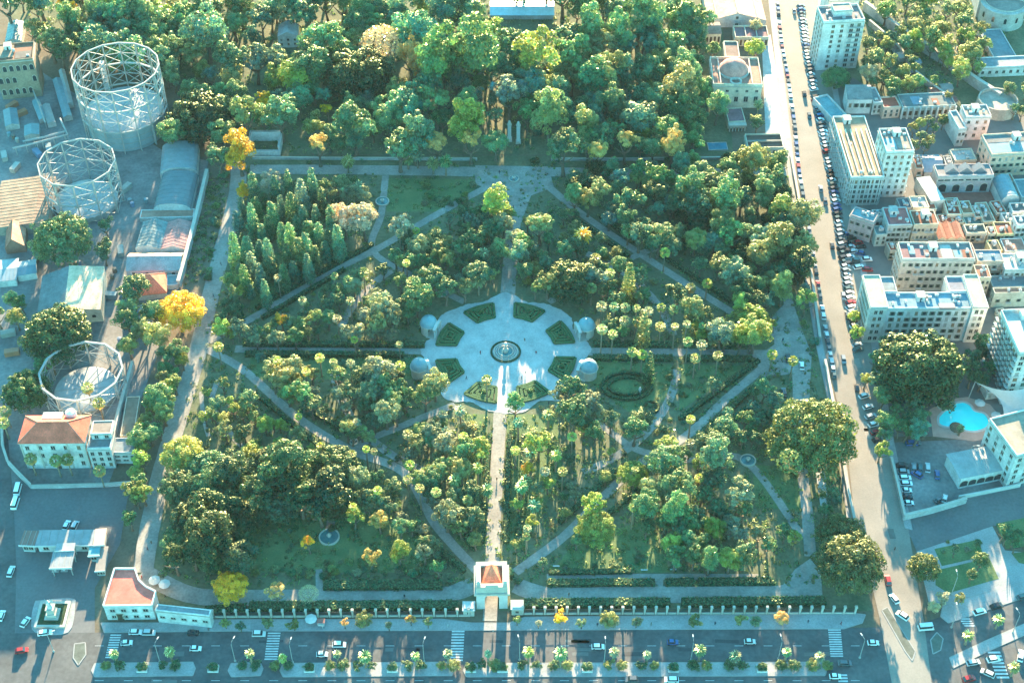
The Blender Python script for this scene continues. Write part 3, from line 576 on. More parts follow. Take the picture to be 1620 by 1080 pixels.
for (x, y, l) in [(48, 725, "before the villa's left corner"), (88, 728, "before the middle of the villa, left one"), (106, 726, "before the middle of the villa, right one"), (157, 744, "before the villa's annexe"), (8, 650, "on the street edge behind the villa"), (5, 668, "leaning at the left picture edge by the villa"), (138, 613, "inside the lowest gas holder ring, upper one"), (156, 637, "inside the lowest gas holder ring, lower one")]:
    plant('fan', x, y, 10, 'O', l, hgt=9)
for i, (x, y) in enumerate([(728, 650), (748, 672), (733, 690), (756, 740), (712, 730), (745, 765), (820, 668), (842, 680), (868, 690), (880, 720), (815, 712), (862, 745), (832, 760), (890, 745), (722, 805), (868, 655), (700, 655), (905, 690)]):
    plant('fan' if i % 3 else 'feather', x, y, 8 if i % 3 else 11, random.choice('OLS'), "beside the near main axis", hgt=random.uniform(8, 12)); PLACED.append((x, y, 6))
# --- the rest of the planting, quarter by quarter
M_ = [('round', 'G'), ('round', 'T'), ('round', 'D'), ('round', 'G'), ('tall', 'G'), ('tall', 'T'), ('round', 'B'), ('round', 'O')]
fill([(-20, -30), (1105, -40), (1110, 60), (1095, 140), (1100, 232), (870, 238), (560, 232), (420, 195), (385, 215), (330, 130), (270, 60), (100, 90), (40, 40)], 215, (14, 33), M_, "in the rear wood", .5)
fill([(875, 285), (950, 262), (1240, 245), (1262, 330), (1280, 470), (1190, 480), (1060, 395), (1010, 385), (930, 335)], 110, (11, 25), [('round', 'D'), ('round', 'G'), ('round', 'K'), ('tall', 'G'), ('round', 'B'), ('round', 'O'), ('fig', 'K')], "in the northeast quarter", .5)
fill([(1205, 300), (1275, 340), (1285, 480), (1200, 470)], 10, (16, 28), [('round', 'O'), ('tall', 'O')], "along the boulevard wall", .55)
fill([(1150, 470), (1225, 450), (1240, 520), (1170, 545)], 6, (14, 24), [('round', 'L'), ('tall', 'L')], "at the right end of the hedged walk", .55)
fill([(610, 385), (700, 345), (785, 345), (792, 450), (720, 470), (660, 530), (540, 535), (540, 500), (600, 440)], 46, (10, 22), [('round', 'D'), ('round', 'S'), ('round', 'O'), ('round', 'D'), ('round', 'G')], "above the plaza's left", .53)
fill([(440, 500), (590, 415), (560, 470), (520, 530), (400, 540), (370, 520)], 26, (7, 15), [('round', 'G'), ('round', 'D'), ('round', 'S'), ('round', 'O')], "beside the northwest ring path", .53)
fill([(430, 260), (560, 265), (590, 330), (540, 330), (440, 280)], 14, (9, 18), [('round', 'S'), ('round', 'G'), ('round', 'D')], "behind the cypress grove", .53)
fill([(640, 320), (780, 300), (790, 340), (690, 350)], 8, (8, 15), [('round', 'D'), ('round', 'B')], "on the rear lawn by the main axis", .7)
fill([(822, 290), (880, 300), (960, 370), (1040, 420), (1140, 490), (1160, 540), (945, 540), (930, 480), (830, 450)], 50, (9, 21), [('round', 'G'), ('round', 'D'), ('round', 'B'), ('round', 'O'), ('round', 'S')], "behind the fan palms", .55)
fill([(1080, 470), (1190, 500), (1190, 545), (1080, 545)], 12, (8, 14), [('round', 'O'), ('round', 'L')], "in the palm rows", .53)
fill([(400, 575), (500, 575), (640, 590), (700, 620), (745, 660), (760, 860), (690, 820), (640, 740), (560, 700), (440, 640)], 56, (11, 25), [('round', 'D'), ('round', 'S'), ('round', 'O'), ('round', 'G'), ('round', 'O')], "in the southwest grove", .53)
fill([(260, 780), (330, 740), (380, 725), (450, 710), (540, 730), (560, 780), (500, 830), (400, 880), (300, 895), (255, 870)], 32, (22, 40), [('fig', 'K'), ('fig', 'D'), ('round', 'K')], "in the lower left grove", .5)
fill([(340, 590), (420, 640), (540, 715), (480, 720), (380, 700), (320, 690), (310, 640)], 26, (8, 16), [('round', 'G'), ('round', 'D'), ('round', 'O'), ('round', 'L')], "beside the lower west walk", .53)
fill([(560, 730), (640, 760), (720, 860), (690, 900), (620, 850), (560, 800)], 16, (10, 20), [('round', 'D'), ('round', 'S'), ('round', 'G')], "above the southwest lawn", .53)
fill([(800, 660), (870, 650), (930, 650), (1000, 700), (950, 770), (880, 840), (815, 880), (800, 860)], 15, (8, 14), [('round', 'O'), ('round', 'L'), ('round', 'G'), ('round', 'D'), ('round', 'S')], "right of the main axis", .55)
fill([(880, 600), (960, 640), (1020, 650), (1010, 700), (960, 700), (900, 650)], 12, (12, 26), [('round', 'D'), ('round', 'S')], "below the oval parterre", .53)
fill([(1030, 700), (1150, 690), (1210, 760), (1260, 850), (1200, 890), (1050, 880), (1000, 820), (1020, 760)], 42, (13, 28), [('round', 'G'), ('round', 'D'), ('tall', 'G'), ('round', 'S'), ('round', 'L'), ('round', 'D')], "in the southeast grove", .58)
fill([(1130, 600), (1240, 590), (1250, 720), (1160, 700), (1110, 680)], 20, (8, 16), [('round', 'G'), ('round', 'T'), ('round', 'B'), ('round', 'D')], "near the southeast round basin", .65)
fill([(850, 870), (920, 830), (910, 860), (860, 900)], 4, (8, 13), [('round', 'D'), ('round', 'G')], "by the path to the gate", .53)
fill([(1290, 780), (1330, 760), (1335, 900), (1290, 880)], 6, (10, 16), [('round', 'D'), ('round', 'G')], "beside the corner figs", .53)
fill([(255, 540), (300, 560), (285, 640), (250, 700), (225, 800), (200, 830), (215, 700), (240, 620)], 26, (11, 20), [('round', 'G'), ('round', 'L'), ('round', 'G'), ('round', 'O')], "between villa and west walk", .5)
fill([(330, 430), (380, 440), (370, 540), (330, 520)], 10, (9, 17), [('round', 'L'), ('round', 'G'), ('round', 'D')], "on the inner side of the west walk", .55)
fill([(215, 440), (270, 510), (250, 570), (190, 560), (190, 530)], 7, (14, 26), [('round', 'D'), ('round', 'O')], "around the sheds beside the golden tree", .55)
fill([(-10, 450), (40, 480), (40, 520), (-10, 510)], 4, (10, 16), [('round', 'O'), ('round', 'G')], "by the gasworks sheds at the picture edge", .53)
fill([(150, 350), (195, 345), (190, 395), (160, 400)], 3, (12, 18), [('round', 'D')], "below the middle gas holder", .53)
fill([(265, 210), (300, 140), (340, 130), (390, 190), (330, 230)], 6, (16, 28), [('round', 'D'), ('round', 'G')], "around the barrel roofed shed", .55)
fill([(1375, -20), (1480, -10), (1545, 20), (1570, 110), (1540, 120), (1440, 80)], 40, (8, 16), [('round', 'L'), ('round', 'O'), ('round', 'G')], "above the long wall", .55)
fill([(1372, 50), (1420, 60), (1500, 150), (1560, 190), (1480, 150), (1420, 150), (1375, 130)], 20, (7, 14), [('round', 'D'), ('round', 'G'), ('round', 'O')], "below the long wall", .55)
fill([(1590, 130), (1640, 130), (1640, 230), (1600, 200)], 8, (8, 15), [('round', 'D')], "on the dark slope at the picture edge", .53)
fill([(1440, 190), (1520, 185), (1515, 235), (1445, 230)], 9, (8, 13), [('round', 'O'), ('round', 'D')], "in the courtyard behind the tenements", .53)
fill([(1385, 560), (1470, 600), (1540, 610), (1474, 630), (1462, 690), (1400, 690), (1395, 640)], 18, (11, 19), [('round', 'G'), ('round', 'D'), ('round', 'T')], "in the hotel garden beside the pool", .55)
fill([(1520, 520), (1590, 560), (1580, 620), (1540, 600)], 8, (11, 19), [('round', 'D')], "behind the pool sail", .53)
hand([(1352, 500, 9, 'round', 'L', "small yellow street tree before the long hotel, upper one"), (1355, 526, 13, 'round', 'L', "yellow street tree before the long hotel, lower one"), (1370, 600, 10, 'round', 'L', "small yellow street tree beside the vast dark fig"), (1395, 711, 14, 'round', 'L', "yellow street tree at the entrance of the car park"), (1560, 70, 12, 'round', 'O', "olive tree before the grey roofed convent"), (1520, 677, 8, 'feather', 'D', "palm standing on the island of the swimming pool", 4)], "")
fill([(1570, 830), (1640, 815), (1640, 860), (1600, 865)], 5, (8, 14), [('round', 'D'), ('round', 'G')], "on the corner lawn", .53)
fill([(50, 40), (270, 5), (280, 130), (250, 110), (110, 75)], 18, (16, 28), M_, "behind the big gas holder", .5)
fill([(1092, 60), (1112, 60), (1112, 230), (1095, 230)], 7, (11, 18), [('round', 'G'), ('round', 'D')], "left of the domed institute", .5)
hand([(1195, 76, 14, 'round', 'L', "yellow-green tree between the domed institute and the terrace"), (1128, 77, 13, 'round', 'G', "mid green tree left of the institute's nave"), (1135, 168, 17, 'tall', 'G', "tall green tree before the institute's left front"), (1200, 165, 10, 'feather', 'O', "palm before the institute's right front", 6), (1198, 193, 13, 'round', 'D', "dark tree right of the portico"), (1196, 40, 9, 'round', 'P', "pale small tree on the pavilion terrace"), (1322, 125, 22, 'fig', 'D', "dark fig at the foot of the white tower block"), (1375, 115, 13, 'round', 'P', "pale greyish tree beside the tower block's foot"), (1398, 122, 12, 'round', 'O', "olive tree behind the grey tiled house")], "")
fill([(400, 420), (700, 350), (760, 440), (660, 530), (620, 700), (740, 850), (900, 850), (1040, 690), (1180, 600), (1180, 720), (1040, 830), (560, 830), (420, 620)], 46, (6, 8.5), [('fan', 'O'), ('fan', 'S'), ('fan', 'L')], "scattered through the garden", .25, 60, False, True)
fill([(45, 560), (75, 545), (85, 570), (60, 600)], 4, (11, 17), [('round', 'D'), ('round', 'G')], "beside the lowest gas holder", .5)
# pavement trees along the front fence
for (x, y, r, c) in [(356, 985, 9, 'O'), (380, 990, 8, 'D'), (423, 985, 10, 'O'), (465, 988, 10, 'O'), (545, 985, 8, 'A'), (575, 980, 13, 'O'), (615, 988, 6, 'S'), (650, 980, 9, 'A'), (677, 984, 9, 'O'), (818, 980, 7, 'O'), (852, 985, 6, 'P'), (886, 978, 12, 'Y'), (920, 985, 9, 'S'), (963, 980, 13, 'O'), (1007, 983, 10, 'S'), (1098, 982, 12, 'O'), (1170, 980, 10, 'O'), (1196, 982, 10, 'S'), (1237, 977, 10, 'A'), (1477, 960, 9, 'P'), (1492, 946, 11, 'P'), (1519, 946, 10, 'O')]:
    plant('round', x, y, r, c, "before the front fence" if x < 1300 else "on the corner pavement across the boulevard", hgt=3.2)
# palms of the avenue median
MEDP = [180, 268, 395, 447, 533, 577, 657, 708, 772, 836, 887, 972, 1024, 1108, 1163, 1245, 1297]
for i, x in enumerate(MEDP):
    plant('feather', x, 1035 + random.uniform(-7, 6), random.uniform(7.5, 13.5), random.choice('OLGS'), "on the avenue median, number %s from the piazza" % ["one", "two", "three", "four", "five", "six", "seven", "eight", "nine", "ten", "eleven", "twelve", "thirteen", "fourteen", "fifteen", "sixteen", "seventeen"][i], hgt=random.uniform(4.0, 7.8))
for (x, y, l) in [(1532, 1005, "on the slanting median, upper left one"), (1580, 980, "on the slanting median, upper right one"), (1605, 1055, "at the lower corner of the slanting median")]: plant('feather', x, y, 11, 'O', l, hgt=5)
# shrubs
SH = [('round', 'D'), ('round', 'G'), ('round', 'S'), ('round', 'O'), ('round', 'T')]
fill([(380, 250), (1250, 250), (1300, 560), (1330, 700), (1290, 920), (250, 920), (310, 560)], 250, (3.2, 8), SH, "in the garden", .5, 60, shrub=True)
fill([(330, 10), (1100, 10), (1100, 225), (560, 225)], 40, (5, 9), SH, "at the edge of the rear wood", .6, 40, shrub=True)

fill([(398, 888), (715, 886), (725, 908), (398, 912)], 34, (4.5, 8.5), SH, "along the southwest lawn's foot", .45, 40, True, True)
fill([(420, 815), (560, 800), (640, 850), (660, 885), (420, 885)], 12, (3.5, 6.5), SH, "on the southwest lawn", .9, 40, True, True)
fill([(640, 292), (750, 290), (740, 325), (640, 330)], 10, (5, 10), SH, "on the rear lawn", .6, 40, True, True)
fill([(880, 880), (1050, 880), (1180, 890), (1180, 905), (880, 902)], 14, (3.5, 7), SH, "on the sunlit front lawn", .8, 40, True, True)
fill([(332, 275), (362, 275), (330, 440), (290, 450)], 16, (4, 9), SH, "in the strip between sheds and west walk", .5, 40, True, True)
fill([(1060, 580), (1180, 582), (1080, 648)], 8, (3, 6), SH, "on the lawn right of the ring path", .8, 40, True, True)
fill([(395, 420), (540, 408), (470, 460), (395, 495)], 10, (4, 8), SH, "at the foot of the cypress grove", .6, 40, True, True)
hand([(1553, 885, 13, 'round', 'D', "dark bushy tree between the two corner lawns"), (1512, 868, 7, 'round', 'S', "small pale tree on the upper corner lawn"), (1538, 908, 8, 'round', 'D', "small dark tree on the lower corner lawn"), (1590, 838, 13, 'round', 'D', "dark tree on the far corner lawn"), (1605, 850, 11, 'round', 'G', "green tree on the far corner lawn")], "")
fill([(1482, 858), (1548, 850), (1556, 870), (1490, 872)], 6, (3, 6), SH, "on the upper corner lawn", .7, 40, True, True)
# ground cover under the trees: one uncountable mass of low foliage
GP = []
quarter = [(385, 260), (1245, 262), (1290, 560), (1330, 700), (1290, 925), (250, 925), (310, 560)]; wood = [(20, -40), (1105, -40), (1100, 240), (400, 240), (270, 110), (60, 60)]
hill = [(1330, -40), (1640, -40), (1560, 130), (1440, 150), (1375, 100)]
for poly, n in (([(332, 275), (364, 275), (332, 440), (290, 452)], 420), (quarter, 6500), (wood, 2200), (hill, 1600)):
    xs = [q[0] for q in poly]; ys = [q[1] for q in poly]; k = 0
    while k < n:
        x, y = random.uniform(min(xs), max(xs)), random.uniform(min(ys), max(ys)); k += 1
        if not inpoly(x, y, poly): continue
        if ((x - 800) / 142) ** 2 + ((y - 557) / 104) ** 2 < 1: continue
        if any(segd(x, y, a, c) < 6 for line in GPATHS for a, c in zip(line, line[1:])): continue
        w = W(x, y); GP.append((w.x, w.y, random.uniform(.35, 1.1)))
gp = np.array(GP); m_ = 16; cen = np.repeat(gp, m_, axis=0); dd_ = rdirs(len(cen)); dd_[:, 2] = np.abs(dd_[:, 2]); rad_ = cen[:, 2:3] * rng.uniform(.7, 1.3, (len(cen), 1))
pos_ = np.concatenate([cen[:, :2], np.zeros((len(cen), 1))], 1) + dd_ * rad_ * np.array([1.25, 1.25, .8]); tb = np.repeat(rng.uniform(.6, 1.4, (len(gp), 1)) * np.array([[1, 1, 1]]) * (1 + rng.normal(0, .12, (len(gp), 3))), m_, axis=0)
uo = link("undergrowth", leafcloud("undergrowth", pos_, dd_ + np.array([0, 0, .4]), .26, tb, LEAF), None, None, 0, None, (.14, .22, .11)); tag(uo, "low leafy ground cover between the trees and paths", None, None, "stuff")
# ================================================================== buildings
def window_mesh():
    b_ = MB(); b_.face([(-.5, -.02, 0), (.5, -.02, 0), (.5, -.02, 1), (-.5, -.02, 1)], 1)
    for (x0, x1, z0, z1) in ((-.6, -.5, -.06, 1.08), (.5, .6, -.06, 1.08), (-.5, .5, 1, 1.08), (-.035, .035, 0, 1)):
        b_.box(((x0 + x1) / 2, -.05, (z0 + z1) / 2), (x1 - x0, .1, z1 - z0), 0)
    b_.box((0, -.12, -.08), (1.3, .26, .08), 0); return b_.mesh("window", [STONE, DGLASS])
def shutter_mesh():
    b_ = MB(); b_.face([(-.5, -.02, 0), (.5, -.02, 0), (.5, -.02, 1), (-.5, -.02, 1)], 1)
    for sx in (-1, 1): b_.box((sx * .72, -.05, .5), (.42, .08, 1.0), 2)
    b_.box((0, -.1, -.06), (1.2, .2, .07), 0); b_.box((0, -.06, 1.04), (1.1, .12, .08), 0); return b_.mesh("window", [STONE, DGLASS, mat("shutter_paint", (0.10, 0.13, 0.10), .7)])
def arch_mesh():
    b_ = MB(); pts = [(-.5, -.03, 0), (.5, -.03, 0), (.5, -.03, .62)] + [(.5 * math.cos(a), -.03, .62 + .38 * math.sin(a)) for a in np.linspace(0.2, math.pi - .2, 8)] + [(-.5, -.03, .62)]
    b_.face(pts, 1); rim = pts[1:] + [pts[0]]
    for p, q in zip(rim[:-1], rim[1:]): b_.bar((p[0] * 1.08, -.08, p[2] * 1.04), (q[0] * 1.08, -.08, q[2] * 1.04), .09, 0)
    return b_.mesh("arched_window", [STONE, DGLASS])
def door_mesh():
    b_ = MB(); b_.face([(-.5, -.02, 0), (.5, -.02, 0), (.5, -.02, 1), (-.5, -.02, 1)], 1)
    b_.box((-.56, -.06, .52), (.12, .12, 1.04), 0); b_.box((.56, -.06, .52), (.12, .12, 1.04), 0); b_.box((0, -.06, 1.04), (1.24, .12, .08), 0); return b_.mesh("door", [STONE, mat("dark_wood", (.07, .05, .035), .6)])
def balcony_mesh():
    b_ = MB(); b_.box((0, -.55, 0), (1, 1.1, .16), 0)
    for k in range(9): b_.box((-.48 + .12 * k, -1.05, .5), (.02, .04, .9), 1)
    b_.box((0, -1.05, .97), (1, .06, .06), 1); b_.box((-.49, -.55, .97), (.02, 1.0, .06), 1); b_.box((.49, -.55, .97), (.02, 1.0, .06), 1); return b_.mesh("balcony", [WHITE, STEEL])
def ac_mesh():
    b_ = MB(); b_.box((0, 0, .55), (1.3, .8, .9), 0); b_.box((-.4, 0, .05), (.12, .7, .12), 1); b_.box((.4, 0, .05), (.12, .7, .12), 1); b_.lathe([(.3, 0), (.3, .06), (.0, .06)], 10, (0, 0, 1.0), 1); return b_.mesh("cooling_unit", [WHITE, STEEL])
def tank_mesh():
    b_ = MB(); b_.lathe([(0.0, .3), (.55, .3), (.6, .5), (.6, 1.3), (.5, 1.5), (0, 1.6)], 10); [b_.box((x, y, .15), (.1, .1, .3)) for x in (-.35, .35) for y in (-.35, .35)]; return b_.mesh("water_tank", [mat("tank_plastic", (.35, .38, .4), .6)])
def hut_mesh():
    b_ = MB(); b_.box((0, 0, 1.2), (3, 3.4, 2.4), 0); b_.box((0, 0, 2.48), (3.4, 3.8, .16), 1); b_.face([(-.4, -1.72, 0), (.4, -1.72, 0), (.4, -1.72, 2), (-.4, -1.72, 2)], 2); return b_.mesh("stair_hut", [WHITE, CONC, DGLASS])
WINM = {'w': window_mesh(), 's': shutter_mesh(), 'a': arch_mesh(), 'd': door_mesh()}; BALM = balcony_mesh(); ACM, TANKM, HUTM = ac_mesh(), tank_mesh(), hut_mesh()
def shut_mesh(c):
    b_ = MB(); b_.box((0, -.04, .5), (1.0, .08, 1.0), 1)
    for k in range(6): b_.box((0, -.09, .1 + k * .16), (.92, .03, .05), 1)
    b_.box((0, -.12, -.08), (1.3, .26, .08), 0); b_.box((0, -.06, 1.04), (1.2, .12, .08), 0); return b_.mesh("closed_shutter", [STONE, mat("shutter_%d" % int(c[0] * 1000), c, .7)])
SHUT = [shut_mesh((.12, .15, .12)), shut_mesh((.2, .14, .09)), shut_mesh((.3, .29, .27))]
def wins(t, x0, x1, y, z0, z1, cols, rows, kind='w', face='F', w=1.0, h=1.55, balc=0.0, skip=0.0, par=None):
    """a grid of windows on a face of a block: F front (y const), L left (x const), R right"""
    for i in range(cols):
        for j in range(rows):
            if random.random() < skip: continue
            u = x0 + (x1 - x0) * (i + .5) / cols; z = z0 + (z1 - z0) * (j + .5) / rows - h / 2
            if face == 'F': loc, rz = (u, y, z), 0
            elif face == 'L': loc, rz = (y, u, z), -math.pi / 2
            else: loc, rz = (y, u, z), math.pi / 2
            nm = {'w': 'window', 's': 'window', 'a': 'arched_window', 'd': 'door'}[kind]
            link(nm, random.choice(SHUT) if kind in 'ws' and random.random() < .3 else WINM[kind], t, loc, rz, (w * random.uniform(.92, 1.06), 1, h * random.uniform(.94, 1.04)))
            if random.random() < balc: link('balcony', BALM, t, (loc[0], loc[1], z - .1), rz, (w * 2.2, 1, 1))
class Bld:
    def __init__(s, name, label, FL, FR, BL, yb, cat='building', group=None):
        s.h = HT(FL[0], yb, FL[1]); a, c, d = W(*FL, s.h), W(*FR, s.h), W(*BL, s.h)
        e = c - a; s.w = e.length; e.normalize(); n = Vector((-e.y, e.x, 0)); s.d = max(2.0, (d - a).dot(n))
        s.rz = math.atan2(e.y, e.x); s.t = thing(name, label, cat, (a.x, a.y, 0), s.rz, group)
    def block(s, x0=0, x1=None, y0=0, y1=None, z0=0, h=None, wall=(.6, .58, .54), roof=(.4, .38, .36), par=.8, cornice=True, roofm=None, name='wall'):
        x1 = s.w if x1 is None else x1; y1 = s.d if y1 is None else y1; h = s.h if h is None else h; t = s.t
        b_ = MB(); b_.prism([(x0, y0), (x1, y0), (x1, y1), (x0, y1)], z0, h - .05); b_.obj(name, WALLC, t, wall)
        b_ = MB(); b_.box(((x0 + x1) / 2, (y0 + y1) / 2, h), (x1 - x0 - .5, y1 - y0 - .5, .14)); b_.obj('roof', roofm or ROOFC, t, roof)
        if par:
            b_ = MB(); th = .32
            for (cx, cy, lx, ly) in (((x0 + x1) / 2, y0 + th / 2, x1 - x0, th), ((x0 + x1) / 2, y1 - th / 2, x1 - x0, th), (x0 + th / 2, (y0 + y1) / 2, th, y1 - y0 - 2 * th), (x1 - th / 2, (y0 + y1) / 2, th, y1 - y0 - 2 * th)):
                b_.box((cx, cy, h - .05 + par / 2), (lx, ly, par))
            b_.obj('parapet', WALLC, t, tuple(min(.8, q * 1.06) for q in wall))
        if cornice:
            b_ = MB(); b_.box(((x0 + x1) / 2, y0 - .16, h - .35), (x1 - x0 + .5, .32, .3)); b_.box((x0 - .16, (y0 + y1) / 2, h - .35), (.32, y1 - y0 + .1, .3)); b_.box((x1 + .16, (y0 + y1) / 2, h - .35), (.32, y1 - y0 + .1, .3)); b_.obj('cornice', STONE, t)
        return s
    def profile(s, prof, axis='y', x0=0, x1=None, y0=0, y1=None, wall=(.6, .58, .54), roof=(.4, .38, .36), over=.35, roofm=None, tile=True, ribs=0):
        """walls up to a roof profile [(fraction, height)] swept along axis; each roof slope its own part"""
        x1 = s.w if x1 is None else x1; y1 = s.d if y1 is None else y1
        def pt(f, z, q):                              # q along the sweep
            return (x0 + (x1 - x0) * f, y0 + (y1 - y0) * q, z) if axis == 'y' else (x0 + (x1 - x0) * q, y0 + (y1 - y0) * f, z)
        b_ = MB(); pts = [(0, 0)] + prof + [(1, 0)]
        for q in (0, 1): b_.face([pt(f, z, q) for f, z in (pts if (q == 0) == (axis == 'y') else pts[::-1])])
        b_.face([pt(0, 0, 0), pt(0, 0, 1), pt(0, prof[0][1], 1), pt(0, prof[0][1], 0)][:: (-1 if axis == 'y' else 1)]); b_.face([pt(1, 0, 0), pt(1, 0, 1), pt(1, prof[-1][1], 1), pt(1, prof[-1][1], 0)][:: (1 if axis == 'y' else -1)])
        b_.obj('wall', WALLC, s.t, wall); L = (y1 - y0) if axis == 'y' else (x1 - x0); o = over / L
        single = len(prof) > 5
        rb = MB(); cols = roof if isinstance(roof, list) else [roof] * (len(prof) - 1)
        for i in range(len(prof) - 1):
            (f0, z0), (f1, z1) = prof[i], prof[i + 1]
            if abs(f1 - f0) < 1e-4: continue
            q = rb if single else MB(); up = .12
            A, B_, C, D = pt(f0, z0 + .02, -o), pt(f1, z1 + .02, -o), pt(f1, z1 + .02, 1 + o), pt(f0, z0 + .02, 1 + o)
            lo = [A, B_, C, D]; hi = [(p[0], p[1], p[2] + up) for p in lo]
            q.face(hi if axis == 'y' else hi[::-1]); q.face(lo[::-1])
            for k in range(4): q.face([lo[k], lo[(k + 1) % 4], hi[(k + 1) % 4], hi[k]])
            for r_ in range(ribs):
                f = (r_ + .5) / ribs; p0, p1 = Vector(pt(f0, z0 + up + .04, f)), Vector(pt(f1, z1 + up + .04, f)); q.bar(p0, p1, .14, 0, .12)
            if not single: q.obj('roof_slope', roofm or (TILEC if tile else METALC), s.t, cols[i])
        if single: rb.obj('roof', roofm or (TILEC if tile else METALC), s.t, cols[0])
        return s
    def hip(s, x0=0, x1=None, y0=0, y1=None, h=None, rise=3.0, wall=(.7, .69, .66), roof=(.42, .2, .14), inset=None, wallz=0):
        x1 = s.w if x1 is None else x1; y1 = s.d if y1 is None else y1; h = s.h if h is None else h
        b_ = MB(); b_.prism([(x0, y0), (x1, y0), (x1, y1), (x0, y1)], wallz, h); b_.obj('wall', WALLC, s.t, wall)
        o = .5; ym = (y0 + y1) / 2; i_ = (y1 - y0) / 2 if inset is None else inset
        a, c, d, e = (x0 - o, y0 - o, h + .05), (x1 + o, y0 - o, h + .05), (x1 + o, y1 + o, h + .05), (x0 - o, y1 + o, h + .05)
        r0, r1 = (x0 + i_, ym, h + rise), (x1 - i_, ym, h + rise)
        for f in ([a, c, r1, r0], [c, d, r1], [d, e, r0, r1], [e, a, r0]):
            b_ = MB(); b_.face(f); b_.face([(p[0], p[1], p[2] - .12) for p in f][::-1])
            for k in range(len(f)):
                p, q = f[k], f[(k + 1) % len(f)]; b_.face([(p[0], p[1], p[2] - .12), (q[0], q[1], q[2] - .12), q, p])
            b_.obj('roof_slope', TILEC, s.t, roof)
        b_ = MB(); b_.bar(r0, r1, .3); [b_.bar(p, q, .26) for p, q in ((a, r0), (e, r0), (c, r1), (d, r1))]; b_.obj('ridge_tiles', TERRA, s.t)
        b_ = MB(); b_.box(((x0 + x1) / 2, y0 - .2, h - .25), (x1 - x0 + .9, .4, .3)); b_.box((x0 - .2, ym, h - .25), (.4, y1 - y0, .3)); b_.box((x1 + .2, ym, h - .25), (.4, y1 - y0, .3)); b_.obj('cornice', STONE, s.t); return s
    def clutter(s, n=3, hut=True, x0=None, x1=None, y0=None, y1=None, z=None):
        x0 = 1.5 if x0 is None else x0; x1 = s.w - 1.5 if x1 is None else x1; y0 = 1.5 if y0 is None else y0; y1 = s.d - 1.5 if y1 is None else y1; z = (s.h if z is None else z) + .07
        if hut and x1 - x0 > 5 and y1 - y0 > 5: link('stair_hut', HUTM, s.t, (random.uniform(x0 + 1.5, x1 - 1.5), y1 - 2, z))
        for _ in range(n):
            if x1 <= x0 or y1 <= y0: break
            m, nm = random.choice(((ACM, 'cooling_unit'), (TANKM, 'water_tank'), (ACM, 'cooling_unit'))); link(nm, m, s.t, (random.uniform(x0, x1), random.uniform(y0, y1), z), random.choice((0, 1.57)))
        return s
    def patch(s, fx0, fx1, fy0, fy1, col, z=None, name='roof_terrace', up=.1):
        z = (s.h if z is None else z) + .07
        b_ = MB(); b_.box((s.w * (fx0 + fx1) / 2, s.d * (fy0 + fy1) / 2, z + up / 2), (s.w * (fx1 - fx0), s.d * (fy1 - fy0), up)); b_.obj(name, ROOFC, s.t, col); return s
    def grid(s, cols, rows, kind='w', face='F', z0=.8, z1=None, x0=None, x1=None, y=None, **k):
        z1 = s.h - .8 if z1 is None else z1
        if face == 'F': wins(s.t, 0 if x0 is None else x0, s.w if x1 is None else x1, 0 if y is None else y, z0, z1, cols, rows, kind, 'F', **k)
        elif face == 'L': wins(s.t, 0 if x0 is None else x0, s.d if x1 is None else x1, 0 if y is None else y, z0, z1, cols, rows, kind, 'L', **k)
        else: wins(s.t, 0 if x0 is None else x0, s.d if x1 is None else x1, s.w if y is None else y, z0, z1, cols, rows, kind, 'R', **k)
        return s
WH, CR, PK, BG, GY, YE = (.74, .73, .70), (.80, .68, .52), (.84, .56, .44), (.62, .50, .36), (.5, .48, .45), (.82, .66, .36)
RB, RR_, RG, RP, RT, RW, RC = (.52, .22, .15), (.95, .22, .14), (.34, .31, .28), (.52, .28, .30), (.38, .68, .74), (.95, .9, .84), (.62, .54, .47)
TC = (.40, .20, .14)
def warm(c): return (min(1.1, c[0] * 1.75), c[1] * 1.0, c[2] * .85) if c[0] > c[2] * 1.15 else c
# ---- town quarter beside the boulevard
B = Bld('tower_block', "tall white tower block with stacked balconies at the top of the boulevard", (1303, 37), (1368, 33), (1308, 12), 112)
B.block(wall=WH, roof=(.45, .42, .42), par=1.2).grid(2, 9, x0=B.w * .15, x1=B.w * .58, w=1.3, h=1.5).grid(2, 9, x0=B.w * .62, x1=B.w * .97, balc=1.0, w=1.6, h=1.9).grid(4, 9, face='L', w=1.1)
b_ = MB(); b_.box((B.w * .62, -.12, B.h / 2), (.4, .24, B.h - 1)); b_.obj('pilaster', WHITE, B.t); b_ = MB(); b_.box((B.w - .1, -.12, B.h / 2), (.4, .24, B.h - 1)); b_.obj('pilaster', WHITE, B.t)
B.clutter(6); B.block(B.w * .3, B.w * .75, B.d * .35, B.d * .8, B.h, B.h + 3.2, wall=WH, roof=RC, par=.4, name='penthouse')
B = Bld('tower_block', "pale upper block cut by the top edge behind the tower block", (1312, 2), (1360, 0), (1316, -22), 60); B.block(wall=WH, roof=RC).clutter(3)
B = Bld('terrace_building', "low building with a pale turquoise roof terrace on the boulevard", (1322, 196), (1345, 190), (1313, 150), 204); B.block(wall=WH, roof=RT, par=1.0, cornice=False)
B = Bld('house', "white house with a grey tiled roof and tall windows by the turquoise terrace", (1342, 158), (1380, 158), (1339, 139), 180)
B.profile([(0, B.h), (.75, B.h + 2.2), (1, B.h + 1.6)], 'x', wall=WH, roof=(.3, .3, .29)).grid(4, 1, 's', z0=B.h * .3, w=1.2, h=2.2)
B = Bld('house', "white stepped house with a roof skylight right of the grey tiled one", (1382, 164), (1396, 163), (1383, 140), 182); B.block(wall=WH, roof=(.5, .5, .5)).grid(2, 2).clutter(1, False)
